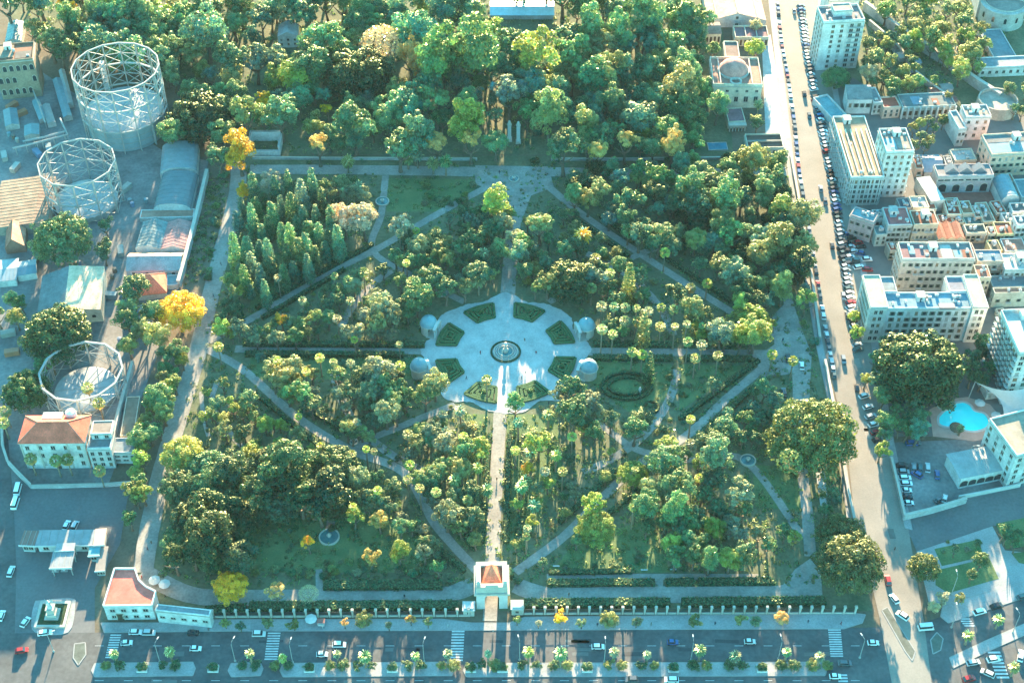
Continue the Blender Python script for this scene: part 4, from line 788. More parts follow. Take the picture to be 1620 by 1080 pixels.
B = Bld('house', "narrow peach house with a red tiled roof at the row's end", (1398, 172), (1425, 170), (1397, 155), 188); B.block(wall=PK, roof=RR_, cornice=False).grid(3, 2)
B = Bld('market_row', "long low green-grey row with regular piers below the wall", (1428, 171), (1512, 167), (1424, 150), 187); B.block(wall=(.45, .5, .46), roof=(.3, .36, .36), par=.5).grid(9, 1, 'd', w=1.5, h=2.4, z0=.2).clutter(4, False)
for i in range(10):
    b_ = MB(); b_.box((B.w * i / 9.0, -.5, B.h / 2), (.7, 1.0, B.h)); b_.obj('pier', WHITE, B.t)
B.patch(.22, .4, .2, .8, (.45, .6, .72)); B.patch(.6, .72, .1, .6, RB)
B = Bld('tenement', "long striped tenement with rows of beige balconies facing the boulevard", (1346, 282), (1399, 281), (1329, 186), 325)
B.block(wall=(.62, .66, .64), roof=(.7, .52, .36), par=.9).grid(8, 5, w=1.1, h=1.7).grid(12, 5, face='L', balc=.9, w=1.3, h=2.0)
for i in range(6):
    b_ = MB(); b_.box((B.w * (.1 + .16 * i), B.d * .42, B.h + .55), (.5, B.d * .7, 1.0)); b_.obj('roof_wall', WALLC, B.t, CR)
for i in range(5):
    b_ = MB(); b_.box((B.w * (.06 + .22 * i), -.2, B.h / 2), (.35, .4, B.h - .4)); b_.obj('pilaster', WHITE, B.t)
B.clutter(5)
B = Bld('tenement', "tall pale tenement with paired window columns and a turquoise roof yard", (1402, 242), (1446, 241), (1390, 206), 312)
B.block(wall=(.64, .68, .66), roof=(.5, .46, .42), par=1.1).grid(4, 7, w=1.1, h=1.5).grid(4, 7, face='R', balc=.8).grid(4, 7, face='L').patch(.05, .45, .1, .6, RT).patch(.5, .9, .15, .7, (.62, .56, .48)).clutter(5)
B = Bld('house', "white house with pink shading on the slope above the pink apartment house", (1528, 186), (1568, 185), (1525, 168), 222); B.block(wall=(.70, .66, .66), roof=(.62, .58, .52)).grid(3, 3, w=1.2, h=1.6).clutter(3)
B = Bld('house', "small white lean-to house left of the white slope house", (1517, 205), (1529, 204), (1515, 176), 232); B.block(wall=WH, roof=(.5, .52, .52)).grid(2, 2)
B = Bld('apartment_house', "salmon pink apartment house with a turquoise roof at the picture edge", (1569, 246), (1650, 241), (1563, 214), 280); B.block(wall=(.9, .56, .42), roof=(.5, .62, .66)).grid(8, 3, 's', w=1.0, h=1.5).grid(3, 3, 's', face='L').patch(.02, .6, .1, .5, RT).patch(.05, .98, .6, .95, (.36, .36, .36)).clutter(3)
B = Bld('workshop', "workshop with twin pale blue roof panels in the yard", (1463, 273), (1493, 273), (1460, 245), 279); B.profile([(0, B.h), (.5, B.h + 2.0), (1, B.h)], 'x', wall=WH, roof=(.5, .58, .68), tile=False, ribs=6)
B = Bld('workshop', "cream flat roofed workshop left of the salmon apartment house", (1510, 256), (1545, 254), (1508, 238), 264); B.block(wall=CR, roof=RW).clutter(4)
B = Bld('arcade_building', "pinkish grey hall with four arched openings in a row", (1484, 280), (1572, 278), (1482, 262), 306); B.block(wall=(.56, .48, .48), roof=(.5, .46, .46), par=.7).grid(4, 1, 'a', z0=.2, z1=B.h * .6, w=3.2, h=4.2).grid(4, 1, z0=B.h * .62, z1=B.h - .4, w=5, h=.7)
for i in range(3):
    b_ = MB(); x = B.w * (.28 + .25 * i); b_.v = []; z = B.h + .1; q = B.d * .3
    for f in ([(x - 3, q, z), (x + 3, q, z), (x, q, z + 2.6)], [(x + 3, q, z), (x + 3, q + 4, z), (x, q + 4, z + 2.6), (x, q, z + 2.6)], [(x - 3, q + 4, z), (x - 3, q, z), (x, q, z + 2.6), (x, q + 4, z + 2.6)], [(x + 3, q + 4, z), (x - 3, q + 4, z), (x, q + 4, z + 2.6)]): b_.face(f)
    b_.obj('skylight', METALC, B.t, (.3, .32, .36))
B = Bld('white_hall', "windowless block with a large blank white roof", (1473, 319), (1495, 316), (1445, 282), 336); B.block(wall=(.6, .6, .56), roof=(1.2, 1.12, 1.0), par=.15, cornice=False)
B = Bld('vaulted_hall', "hall with a long turquoise barrel roof", (1584, 318), (1613, 317), (1574, 286), 332)
ARC = [(.5 - .5 * math.cos(a), math.sin(a)) for a in np.linspace(0.0, math.pi, 11)]
B.profile([(f, B.h + 3.2 * z) for f, z in ARC], 'y', wall=WH, roof=(.28, .46, .54), tile=False, ribs=7)
B = Bld('vaulted_hall', "narrow turquoise shed against the barrel roofed hall", (1616, 312), (1650, 311), (1608, 284), 326); B.block(wall=WH, roof=(.3, .46, .5), par=.3)
sheet("tiled_courtyard", [(1490, 306), (1585, 304), (1592, 322), (1494, 326)], 0.25, mat("court_tiles", (.36, .13, .10), .9, .2))
ROWS = [("cream house with an eight-sided red roof terrace", (1499, 341), (1521, 341), (1500, 318), 353, CR, RR_, 2, 1), ("cream house with a sunken brown roof beside the red terrace", (1523, 339), (1542, 338), (1521, 319), 350, CR, (.42, .34, .22), 2, 1), ("cream house with two square grey roof wells", (1556, 352), (1575, 351), (1556, 321), 363, CR, (.60, .54, .45), 2, 1), ("house with a bright red flat roof", (1577, 339), (1593, 337), (1574, 319), 350, PK, RR_, 2, 1),
        ("white house with a dark grey roof at the picture edge", (1602, 336), (1650, 335), (1600, 322), 353, WH, (.25, .26, .26), 5, 2), ("white house with a blue roof terrace at the picture edge", (1609, 358), (1650, 356), (1608, 343), 385, WH, (.28, .42, .48), 5, 3), ("brown roofed house behind the dark triple roof", (1487, 354), (1508, 353), (1487, 340), 362, CR, RB, 2, 1), ("narrow house crowned with small roof turrets", (1510, 354), (1525, 353), (1509, 343), 362, CR, (.3, .22, .18), 2, 1),
        ("house with a green roof garden terrace", (1528, 357), (1556, 356), (1527, 343), 364, CR, (.24, .4, .38), 3, 1), ("cream house with a long grey roof", (1529, 371), (1561, 370), (1529, 357), 385, CR, (.28, .28, .25), 4, 2), ("small house with a dark square roof", (1563, 371), (1575, 371), (1563, 360), 384, CR, RB, 2, 2), ("house with a wide brown roof and skylights", (1577, 371), (1604, 371), (1578, 352), 385, YE, (.3, .2, .16), 4, 2),
        ("house with purple-grey roof and turquoise skylight by the parked cars", (1405, 357), (1443, 356), (1405, 329), 386, (.62, .66, .64), RP, 5, 3), ("house with a wide brown roof next to the purple-grey one", (1446, 356), (1485, 355), (1446, 334), 384, CR, (.3, .2, .15), 6, 2), ("peach house with a small courtyard in the middle of the block", (1444, 330), (1470, 329), (1446, 312), 345, CR, RW, 3, 1), ("terracotta roofed house in the lower row", (1480, 395), (1500, 394), (1480, 386), 408, PK, RR_, 3, 1),
        ("yellow house with a dark patio roof", (1568, 398), (1586, 397), (1568, 381), 410, YE, (.2, .21, .18), 3, 1), ("pink house with a bright blue roof", (1546, 414), (1588, 414), (1544, 396), 442, (.62, .50, .42), (.30, .46, .58), 5, 2), ("white balcony house below the pink one with blue roof", (1590, 427), (1650, 426), (1588, 402), 452, WH, RW, 7, 2), ("grey low house behind the hotel's right wing", (1570, 456), (1650, 454), (1568, 438), 470, GY, (.4, .44, .46), 7, 1),
        ("cream annexe beside the hotel's right wing", (1573, 466), (1640, 464), (1573, 457), 486, (.62, .58, .48), (.5, .46, .38), 4, 1), ("curved corner house with a turquoise roof by the parked cars", (1345, 341), (1382, 353), (1347, 326), 372, (.46, .40, .40), RT, 4, 2), ("small white house tucked behind the curved corner house", (1384, 348), (1402, 347), (1383, 334), 366, WH, (.35, .38, .4), 2, 2)]
for i, (lab, FL, FR, BL, yb, wc, rc, nc, nr) in enumerate(ROWS):
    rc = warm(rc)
    B = Bld('house', lab, FL, FR, BL, yb, 'house'); B.block(wall=wc, roof=rc, par=random.choice((.5, .9, .7)), cornice=i % 3 == 0).grid(nc, nr, random.choice('wss'), w=.95, h=1.5, balc=.35)
    if B.w > 6: B.grid(max(2, int(B.d / 4)), nr, face='L', w=.9)
    if i in (0,): B.patch(.2, .8, .2, .8, (.5, .16, .12))
    if i == 2: B.patch(.3, .75, .1, .4, (.22, .22, .2)); B.patch(.3, .75, .55, .85, (.24, .24, .22))
    if i in (11,): [B.patch(.4 + .1 * k, .46 + .1 * k, .3, .6, (.5, .42, .32)) for k in range(3)]
    if i == 12: B.patch(.2, .45, .45, .85, RT, up=.6); B.patch(-.0, .12, .0, .5, (.5, .2, .24))
    B.clutter(random.choice((3, 4, 5)), B.w > 9)
INF = [("plain cream house wedged behind the red roof terrace", (1500, 327), (1520, 326), (1500, 314), 340, CR, (.5, .3, .24), 2, 1), ("peach house in the middle of the tight block", (1543, 345), (1556, 344), (1543, 326), 356, PK, (.44, .36, .3), 1, 2), ("whitewashed house behind the brown skylight roof", (1590, 353), (1606, 352), (1589, 338), 366, WH, (.5, .48, .44), 2, 2), ("ochre house above the lower row", (1504, 402), (1522, 401), (1504, 386), 416, YE, (.46, .28, .2), 2, 1), ("rosy house beside the ochre one", (1524, 403), (1544, 402), (1524, 386), 416, PK, (.4, .24, .2), 3, 1), ("white house with roof turrets behind the yellow one", (1590, 398), (1625, 397), (1589, 378), 410, WH, (.46, .42, .38), 4, 2), ("terracotta topped house behind the wide brown roof", (1446, 333), (1482, 331), (1447, 318), 345, CR, (.48, .25, .18), 3, 1), ("slate roofed house next to the blank white roof", (1424, 330), (1443, 329), (1424, 314), 345, GY, (.28, .28, .32), 2, 2),
       ("pale green house at the corner of the small square", (1386, 372), (1404, 371), (1386, 358), 390, (.5, .58, .54), (.34, .46, .46), 2, 2), ("narrow brown house closing the courtyard", (1408, 398), (1420, 397), (1408, 384), 412, (.5, .42, .34), RB, 2, 2), ("tall cream house behind the hotel's right wing", (1546, 440), (1568, 440), (1545, 420), 470, CR, (.5, .4, .34), 3, 3), ("rust roofed workshop beside the twin blue panels", (1449, 268), (1461, 268), (1447, 246), 280, PK, (.46, .24, .16), 1, 1), ("flat grey workshop behind the arcade hall", (1496, 262), (1508, 262), (1495, 248), 272, GY, (.34, .34, .36), 1, 1), ("cream house below the salmon apartment house", (1575, 290), (1606, 288), (1574, 276), 302, CR, (.5, .44, .38), 4, 1)]
for i, (lab, FL, FR, BL, yb, wc, rc, nc, nr) in enumerate(INF):
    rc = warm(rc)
    B = Bld('house', lab, FL, FR, BL, yb, 'house'); B.block(wall=wc, roof=rc, par=random.choice((.4, .6)), cornice=False).grid(nc, nr, random.choice('ws'), w=.95, h=1.5, balc=.25).clutter(4, B.w > 9)
B = Bld('house', "house under three dark brown gabled roofs side by side", (1484, 378), (1527, 377), (1488, 354), 392, 'house')
B.profile([(0, B.h), (.2, B.h + 1.2), (.4, B.h), (.55, B.h + 1.0), (.7, B.h)][:3] + [(.4, B.h)], 'y', wall=CR, roof=(.24, .14, .11), x1=B.w * 1.0) if False else None
for k in range(3): B.profile([(0, B.h), (.5, B.h + 1.3), (1, B.h)], 'y', x0=B.w * k / 3 + .05 * k, x1=B.w * (k + 1) / 3 - .1, wall=CR, roof=(.55, .22, .15))
B.grid(6, 1)
B = Bld('apartment_house', "cream and grey apartment house with four window rows behind the hotel", (1427, 411), (1542, 411), (1419, 385), 460)
B.block(wall=(.58, .55, .50), roof=(.46, .42, .42), par=.9).grid(11, 4, 's', w=1.0, h=1.7, balc=.3).grid(5, 4, face='L').patch(.0, .33, .08, .92, RP).patch(.12, .2, .3, .8, RT, up=.5).patch(.36, .55, .05, .6, (.42, .24, .22)).patch(.57, .72, .1, .9, RW).patch(.74, .84, .1, .55, RT).patch(.86, .97, .1, .6, RB).clutter(6)
# ---- U-shaped hotel
B = Bld('hotel', "long white U-shaped hotel with raised end wings and a blue flat roof", (1377, 489), (1563, 488), (1368, 437), 542)
w_, d_, h_ = B.w, B.d, B.h
B.block(w_ * .15, w_ * .87, .8, d_ * .52, 0, h_ - .8, wall=(.72, .72, .70), roof=(.34, .56, .68), par=.7)
B.block(0, w_ * .15 - .05, 0, d_ * .98, 0, h_ + .8, wall=(.70, .67, .62), roof=(1.0, .84, .62), par=.5); B.block(w_ * .15 + .05, w_ * .27, d_ * .52 + .05, d_ * .98, 0, h_ - .4, wall=(.7, .67, .62), roof=(.42, .5, .54), par=.7)
B.block(w_ * .87 + .05, w_, 0, d_ * .98, 0, h_ + .8, wall=(.72, .70, .66), roof=(1.0, .84, .62), par=.5); B.block(w_ * .72, w_ * .87 - .05, d_ * .52 + .05, d_ * .98, 0, h_ - .4, wall=(.72, .7, .66), roof=(.48, .48, .56), par=.7)
wins(B.t, w_ * .17, w_ * .85, .8, .8, h_ - 1.6, 10, 5, 's', w=1.2, h=1.9); wins(B.t, w_ * .03, w_ * .12, 0, .8, h_, 2, 5, w=1.2, h=1.8); wins(B.t, w_ * .89, w_ * .98, 0, .8, h_, 2, 5, w=1.2, h=1.8); wins(B.t, 2, d_ - 3, 0, .8, h_, 8, 5, face='L', w=1.2, h=1.8)
B.clutter(16, True, w_ * .2, w_ * .8, 3, d_ * .45, h_ - .8); b_ = MB(); b_.box((w_ * .66, d_ * .1, h_ - .4), (6, 2.6, .8)); b_.obj('skylight', METALC, B.t, (.55, .45, .44))
# ---- hotel tower by the pool
B = Bld('hotel_tower', "white balcony tower leaning into the frame beside the pool", (1612, 560), (1690, 556), (1601, 492), 640); B.block(wall=WH, roof=RW, par=1.2).grid(8, 9, face='L', w=1.8, h=1.9, balc=1.0).grid(5, 9, w=1.5, h=1.6).clutter(4)
B = Bld('hotel_wing', "white hotel wing with a cream roof terrace below the pool sail", (1608, 722), (1690, 700), (1590, 657), 772); B.block(wall=WH, roof=(.66, .56, .44), par=.9).grid(4, 5, face='L', w=1.3, h=1.7).grid(5, 5, w=1.3, h=1.7)
B = Bld('ballroom', "low hall with a ribbed pale metal roof and arched front", (1521, 757), (1602, 741), (1511, 717), 773); B.profile([(0, B.h), (.5, B.h + 1.0), (1, B.h + .6)], 'x', wall=WH, roof=(.62, .66, .66), tile=False, ribs=22, over=.8).grid(6, 1, 'a', z0=.2, w=3.0, h=3.0)
b_ = MB(); b_.box((B.w / 2, -4.2, .9), (B.w + 4, .5, 1.8)); b_.obj('front_wall', WHITE, B.t)
B = Bld('service_house', "low service house with a red roof strip between hotel and tower", (1592, 522), (1604, 521), (1580, 488), 530); B.block(wall=CR, roof=(.4, .2, .15), par=.3)
B = Bld('service_house', "flat service roof with a grey top behind the pool sail", (1562, 622), (1596, 618), (1559, 593), 632); B.block(wall=WH, roof=(.4, .38, .34), par=.6).grid(3, 1)
# ---- botanical institute
B = Bld('temple_hall', "large hall with a low pale terracotta gable roof at the top edge", (1120, 33), (1212, 32), (1116, -26), 44)
B.profile([(0, B.h), (.5, B.h + 4.2), (1, B.h)], 'y', wall=(.58, .58, .58), roof=(1.0, .58, .42)).grid(3, 1, z0=.4, z1=B.h * .8, w=1.3, h=1.1).grid(1, 1, z0=B.h, z1=B.h + 3, x0=B.w * .42, x1=B.w * .58, w=1.2, h=1.5)
for f in (.15, .5, .85):
    b_ = MB(); b_.bar((B.w * f, -.2, B.h + .4 + 4.2 * (1 - abs(f - .5) * 2)), (B.w * f, B.d, B.h + .4 + 4.2 * (1 - abs(f - .5) * 2)), .5); b_.obj('roof_rib', STONE, B.t)
B = Bld('side_pavilion', "terracotta roofed pavilion with columns left before the gabled hall", (1110, 55), (1141, 54), (1108, 39), 70); B.profile([(0, B.h), (.6, B.h + 1.4), (1, B.h + 1)], 'x', wall=CR, roof=(.42, .28, .22)).grid(5, 1, 'd', w=1.0, h=3.2, z0=.2)
B = Bld('side_pavilion', "walled terrace pavilion with purple-grey floor right before the gabled hall", (1163, 61), (1216, 61), (1162, 43), 73); B.block(wall=CR, roof=RP, par=1.0).grid(8, 1, 'd', w=1.1, h=3.0, z0=.2)
for f in (.33, .66):
    b_ = MB(); b_.box((B.w * f, B.d / 2, B.h + .5), (.4, B.d - .7, .8)); b_.obj('terrace_wall', STONE, B.t)
B = Bld('domed_institute', "cream institute with a round dome and rows of dark windows", (1128, 136), (1206, 137), (1118, 93), 170)
w_, d_, h_ = B.w, B.d, B.h; B.block(wall=CR, roof=(.9, .46, .34), par=1.3).grid(5, 1, z0=h_ * .62, z1=h_ - .8, w=1.3, h=1.1).grid(5, 1, z0=h_ * .2, z1=h_ * .6, w=1.7, h=2.8).grid(4, 2, face='L').grid(4, 2, face='R')
b_ = MB(); b_.lathe([(6.6, 0), (6.6, 1.4), (6.2, 2.0), (5.4, 3.6), (3.6, 5.0), (1.5, 5.7), (0, 5.9)], 24, (w_ * .46, d_ * .55, h_ + .1)); b_.obj('dome', TILEC, B.t, (.75, .34, .28), smooth=True)
b_ = MB(); b_.lathe([(7.4, 0), (7.4, .9), (6.7, .9), (6.7, .1)], 24, (w_ * .46, d_ * .55, h_ + .1)); b_.obj('drum', STONE, B.t)
B.block(w_ * .33, w_ * .62, d_ + .1, d_ + 13, 0, h_ + .6, wall=CR, roof=(.42, .28, .24), par=.7, name='nave')
for f in (.16, .8):
    b_ = MB(); b_.box((w_ * f, d_ * .5, h_ + .6), (.5, d_ * .9, 1.1)); b_.obj('roof_wall', STONE, B.t)
b_ = MB(); b_.lathe([(2.8, 0), (2.8, 1.2), (2.0, 1.2), (2.0, .1)], 16, (w_ * .47, 2.6, h_ + .1)); b_.obj('oculus', STONE, B.t)
B = Bld('entrance_portico', "columned portico with a tapering roof before the domed institute", (1154, 199), (1181, 198), (1156, 172), 209); B.block(0, B.w, 2.4, B.d, wall=CR, roof=RP, par=.5, cornice=False)
b_ = MB(); b_.box((B.w / 2, 1.2, B.h - .4), (B.w + .4, 2.4, .8)); b_.obj('entablature', STONE, B.t)
for k in range(6):
    b_ = MB(); b_.lathe([(.34, 0), (.30, .3), (.26, B.h - .9)], 8, (B.w * (k + .3) / 5.6, .5, 0)); b_.obj('column', STONE, B.t)
B = Bld('ticket_house', "low house with brown roof and white edges by the boulevard", (1183, 236), (1240, 235), (1181, 214), 246); B.block(wall=CR, roof=(.30, .19, .15), par=.9).grid(6, 1).patch(.02, .98, .46, .54, (.62, .58, .5), up=.7, name='roof_wall')
B = Bld('garden_basin', "shallow blue water tank by the portico garden", (1121, 238), (1152, 237), (1121, 226), 239, 'basin'); B.block(wall=STONE.diffuse_color[:3] if False else (.5, .5, .48), roof=(.10, .45, .62), par=.25, cornice=False)
B = Bld('greenhouse', "wide greenhouse with a pale blue roof at the top edge of the wood", (776, 25), (876, 25), (772, 3), 31, 'greenhouse'); B.profile([(0, B.h), (.5, B.h + 1.4), (1, B.h + .2)], 'x', wall=(.5, .6, .62), roof=(.9, 1.4, 1.6), tile=False, ribs=14)
B = Bld('garden_house', "small white house almost hidden in the rear wood", (439, 58), (471, 57), (437, 40), 76); B.profile([(0, B.h), (.5, B.h + 2.6), (1, B.h)], 'y', wall=WH, roof=(.6, .62, .62)).grid(3, 2, w=1, h=1.2)
B = Bld('open_pavilion', "roofless white walled enclosure beside the rear promenade", (390, 233), (442, 233), (388, 206), 247); B.block(0, B.w, 0, 1.2, wall=WH, roof=WH, par=0, cornice=False, h=B.h * .55).block(0, B.w, B.d - 1.5, B.d, wall=WH, roof=WH, par=0, cornice=False).block(0, 1.0, 1.25, B.d - 1.55, wall=WH, roof=WH, par=0, cornice=False).block(B.w - 1, B.w, 1.25, B.d - 1.55, wall=WH, roof=WH, par=0, cornice=False)
# ---- church and convent
t = thing('church', "grey church with a round stepped apse at the upper corner", 'church', W(1585, 45)); t.rotation_euler = (0, 0, -.1)
b_ = MB(); b_.lathe([(11, 0), (11, 9), (11.6, 9.2), (11.6, 10), (9.5, 10.2), (9.5, 10.8)], 24, (0, 8, 0), 0, math.pi, 2 * math.pi); b_.obj('apse_wall', WALLC, t, (.56, .54, .50))
b_ = MB(); b_.lathe([(9.5, 10.6), (0, 12.5)], 24, (0, 8, 0), 0, math.pi, 2 * math.pi); b_.obj('apse_roof', ROOFC, t, (.5, .46, .42))
b_ = MB(); b_.prism([(-12, 8.2), (12, 8.2), (12, 60), (-12, 60)], 0, 14); b_.obj('nave_wall', WALLC, t, (.58, .56, .52)); b_ = MB(); b_.box((0, 34, 14.2), (22, 50, .4)); b_.obj('roof', ROOFC, t, (.46, .43, .4))
for a in range(5): link('arched_window', WINM['a'], t, (11.05 * math.cos(math.pi + .5 + a * .53), 8 + 11.05 * math.sin(math.pi + .5 + a * .53), 4.2), math.pi + .5 + a * .53 + math.pi / 2, (1.4, 1, 3))
B = Bld('convent', "white convent house with doors below the grey-blue roofed wing", (1551, 108), (1640, 104), (1556, 92), 123); B.block(wall=WH, roof=(.5, .55, .58), par=.6).grid(8, 1, w=1.2, h=1.6)
B = Bld('convent', "long convent wing with a mottled grey-blue roof running uphill", (1572, 92), (1608, 90), (1552, 48), 100); B.block(wall=WH, roof=(.36, .50, .55), par=.5).grid(5, 1, face='L')
# long diagonal wall ending in a round bastion
def wall_thing(name, label, pix, h, th, col, cat='wall', closed=False, cap=True):
    pts = [W(*p) for p in pix]; t = thing(name, label, cat, pts[0])
    for i in range(len(pts) - 1):
        a, c = pts[i] - pts[0], pts[i + 1] - pts[0]; b_ = MB(); b_.bar((a.x, a.y, h / 2), (c.x, c.y, h / 2), th, 0, h); b_.obj('wall_section', WALLC, t, col)
        if cap: b_ = MB(); b_.bar((a.x, a.y, h + .1), (c.x, c.y, h + .1), th + .3, 0, .2); b_.obj('coping', STONE, t)
    return t
wall_thing('boundary_wall', "long pale wall running diagonally uphill to the round bastion", [(1366, 16), (1410, 48), (1455, 78), (1500, 108), (1545, 140), (1580, 162)], 5.0, 1.6, (.46, .46, .43))
wall_thing('boundary_wall', "second lower wall line beside the long diagonal wall", [(1374, 40), (1400, 62), (1430, 92), (1446, 120), (1470, 140), (1500, 160)], 3.0, .8, (.48, .47, .44))
t = thing('bastion', "round stone bastion at the end of the long diagonal wall", 'bastion', W(1575, 172)); b_ = MB(); b_.lathe([(9.5, 0), (9, 5.5), (8.3, 5.5), (8.3, 3.8), (0, 3.8)], 18); b_.obj('rampart', WALLC, t, (.5, .45, .38))
for i, (x, y, sx, c, lab) in enumerate([(1432, 88, 15, RW, "white roofed shack in the upper yard strip"), (1452, 97, 12, (.4, .5, .54), "blue-grey shack touching the long wall"), (1438, 112, 14, (.34, .42, .46), "slate coloured shack in the middle of the yard strip"), (1450, 126, 11, (.45, .5, .52), "pale shack at the yard bend"), (1482, 143, 14, (.5, .16, .12), "bright red roofed shack by the lower wall"), (1500, 138, 16, (.45, .48, .46), "long pale shack beside the red one"), (1506, 158, 18, (.40, .17, .13), "brick red roofed shed above the white slope house"), (1422, 74, 12, (.5, .28, .22), "terracotta shack at the top of the yard strip")]):
    B = Bld('shack', lab, (x - sx / 2, y + 5), (x + sx / 2, y + 3), (x - sx / 2 - 3, y - 5), y + 11, 'shed'); B.profile([(0, B.h), (.5, B.h + .8), (1, B.h)], 'x', wall=(.5, .5, .47), roof=c, tile=False)
# ---- gasworks sheds
B = Bld('derelict_factory', "derelict stone factory with a broken roof and empty window holes", (-12, 100), (52, 94), (-18, 74), 158); B.block(wall=(.36, .28, .2), roof=(.6, .28, .18), par=.8).grid(6, 3, 'a', w=1.8, h=3.0, skip=.2).clutter(2)
B.patch(.1, .5, .2, .9, (.5, .4, .3), up=.5); B.patch(.55, .95, .1, .5, (.30, .27, .24), up=.3)
B = Bld('shed', "shed with a bright turquoise roof behind the derelict factory", (8, 66), (34, 64), (2, 38), 76); B.profile([(0, B.h), (.5, B.h + 1.5), (1, B.h)], 'y', wall=GY, roof=(.34, .56, .58), tile=False, ribs=6)
for (FL, FR, BL, yb, c, lab) in [((62, 190), (74, 187), (46, 162), 196, (.34, .54, .6), "narrow blue pipe shed beside the big gas holder"), ((75, 196), (88, 193), (66, 168), 203, (.50, .50, .5), "short grey tank house among the pipes"), ((100, 186), (114, 183), (78, 128), 193, (.30, .48, .54), "long narrow blue shed leading up to the wood"), ((106, 165), (116, 163), (96, 112), 172, (.45, .5, .52), "slim grey shed next to the big gas holder"), ((38, 215), (62, 212), (36, 200), 222, (.3, .5, .54), "low blue pump house behind the white pipes"), ((8, 200), (30, 196), (2, 176), 208, (.32, .46, .5), "small blue-grey shed at the picture edge among pipes")]:
    B = Bld('shed', lab, FL, FR, BL, yb, 'shed'); B.profile([(0, B.h), (.5, B.h + .9), (1, B.h)], 'y', wall=GY, roof=c, tile=False, ribs=5)
B = Bld('factory_shed', "broad shed with a mottled brown corrugated roof at the picture edge", (-14, 361), (76, 355), (-18, 289), 374); B.profile([(0, B.h), (.75, B.h + 1.6), (1, B.h + .6)], 'y', wall=(.42, .36, .3), roof=[(.48, .33, .23), (.40, .27, .2)], ribs=14)
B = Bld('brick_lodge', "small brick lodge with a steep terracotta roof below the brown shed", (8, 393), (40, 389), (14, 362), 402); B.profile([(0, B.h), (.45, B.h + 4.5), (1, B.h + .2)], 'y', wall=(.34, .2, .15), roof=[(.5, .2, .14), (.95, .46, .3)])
B = Bld('shed', "white roofed shed at the picture edge below the brick lodge", (-12, 447), (25, 443), (-12, 413), 456); B.profile([(0, B.h), (.5, B.h + .8), (1, B.h)], 'x', wall=WH, roof=(.6, .68, .7), tile=False, ribs=6)
B = Bld('shed', "shed with a light blue roof right of the white roofed one", (27, 437), (57, 432), (26, 415), 446); B.profile([(0, B.h), (.5, B.h + .8), (1, B.h)], 'x', wall=WH, roof=(.34, .50, .58), tile=False, ribs=6)
B = Bld('warehouse', "big warehouse, half dark mottled and half cream roofed, with round windows", (58, 505), (161, 496), (55, 440), 517); w_ = B.w
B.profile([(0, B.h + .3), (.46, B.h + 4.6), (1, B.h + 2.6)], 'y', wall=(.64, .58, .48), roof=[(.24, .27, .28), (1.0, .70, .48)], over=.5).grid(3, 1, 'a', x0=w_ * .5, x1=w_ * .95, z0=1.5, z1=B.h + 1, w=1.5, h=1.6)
B = Bld('vaulted_shed', "barrel roofed shed with a pale blue vault by the big dark fig", (253, 275), (312, 271), (262, 234), 284); B.profile([(f, B.h + 3.0 * z) for f, z in ARC], 'y', wall=WH, roof=(.42, .52, .56), tile=False, ribs=6).grid(1, 1, 'a', z0=.2, w=2.5, h=2.4)
B = Bld('vaulted_shed', "barrel roofed shed with a weathered slate blue vault", (243, 330), (302, 330), (254, 279), 338); B.profile([(f, B.h + 3.0 * z) for f, z in ARC], 'y', wall=WH, roof=(.22, .32, .36), tile=False, ribs=8)
B = Bld('lean_to', "flat brown roof strip between vault and double gable", (221, 346), (306, 344), (223, 333), 351); B.block(wall=WH, roof=(.85, .5, .38), par=.5, cornice=False)
B = Bld('double_gable_shed', "shed with twin ridged slate and brown roofs side by side", (214, 393), (294, 394), (223, 352), 401)
for k, c in enumerate(((.30, .38, .38), (.62, .32, .30))): B.profile([(0, B.h), (.5, B.h + 2.0), (1, B.h)], 'y', x0=B.w * k / 2 + .03 * k, x1=B.w * (k + 1) / 2, wall=WH, roof=c, ribs=8)
B = Bld('gabled_shed', "long cross-gabled shed with grey front slope and back slope coloured sunlit cream", (200, 429), (284, 428), (205, 402), 438); B.profile([(0, B.h), (.6, B.h + 2.4), (1, B.h + .3)], 'x', wall=WH, roof=[(.40, .46, .46), (1.1, .8, .55)]).grid(4, 1)  # back slope's cream has the low sun put into its colour
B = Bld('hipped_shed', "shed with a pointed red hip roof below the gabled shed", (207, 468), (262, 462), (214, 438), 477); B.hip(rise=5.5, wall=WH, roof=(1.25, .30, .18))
B = Bld('shed', "small shed with a turquoise flat roof beside the red hip roof", (263, 452), (281, 451), (264, 436), 458); B.block(wall=WH, roof=(.34, .56, .6), par=.4, cornice=False)
B = Bld('shed', "blue roofed shed with white edges below the red hip roof", (199, 509), (241, 508), (200, 486), 517); B.profile([(0, B.h), (.7, B.h + 1.0), (1, B.h + 1.0)], 'x', wall=WH, roof=[(.30, .44, .58), (.6, .62, .62)], tile=False)
B = Bld('villa', "white three-storey villa with a red hip roof", (30, 700), (132, 699), (46, 659), 741); w_, d_ = B.w, B.d
B.hip(rise=4.0, wall=(.72, .70, .66), roof=(1.1, .20, .12)).grid(5, 3, 'w', w=1.3, h=1.9).grid(3, 3, face='L').grid(3, 3, face='R')
for f in (.0, .27, .73, 1.0):
    b_ = MB(); b_.box((w_ * f + (.3 if f == 0 else -.3 if f == 1 else 0), -.12, B.h / 2), (.6, .22, B.h - .6)); b_.obj('pilaster', STONE, B.t)
link('door', WINM['d'], B.t, (w_ / 2, -.03, 0), 0, (1.8, 1, 2.8)); b_ = MB(); b_.box((w_ * .45, d_ * .86, B.h + 1.4), (7, 3, 2.4)); b_.obj('dormer', WALLC, B.t, WH)
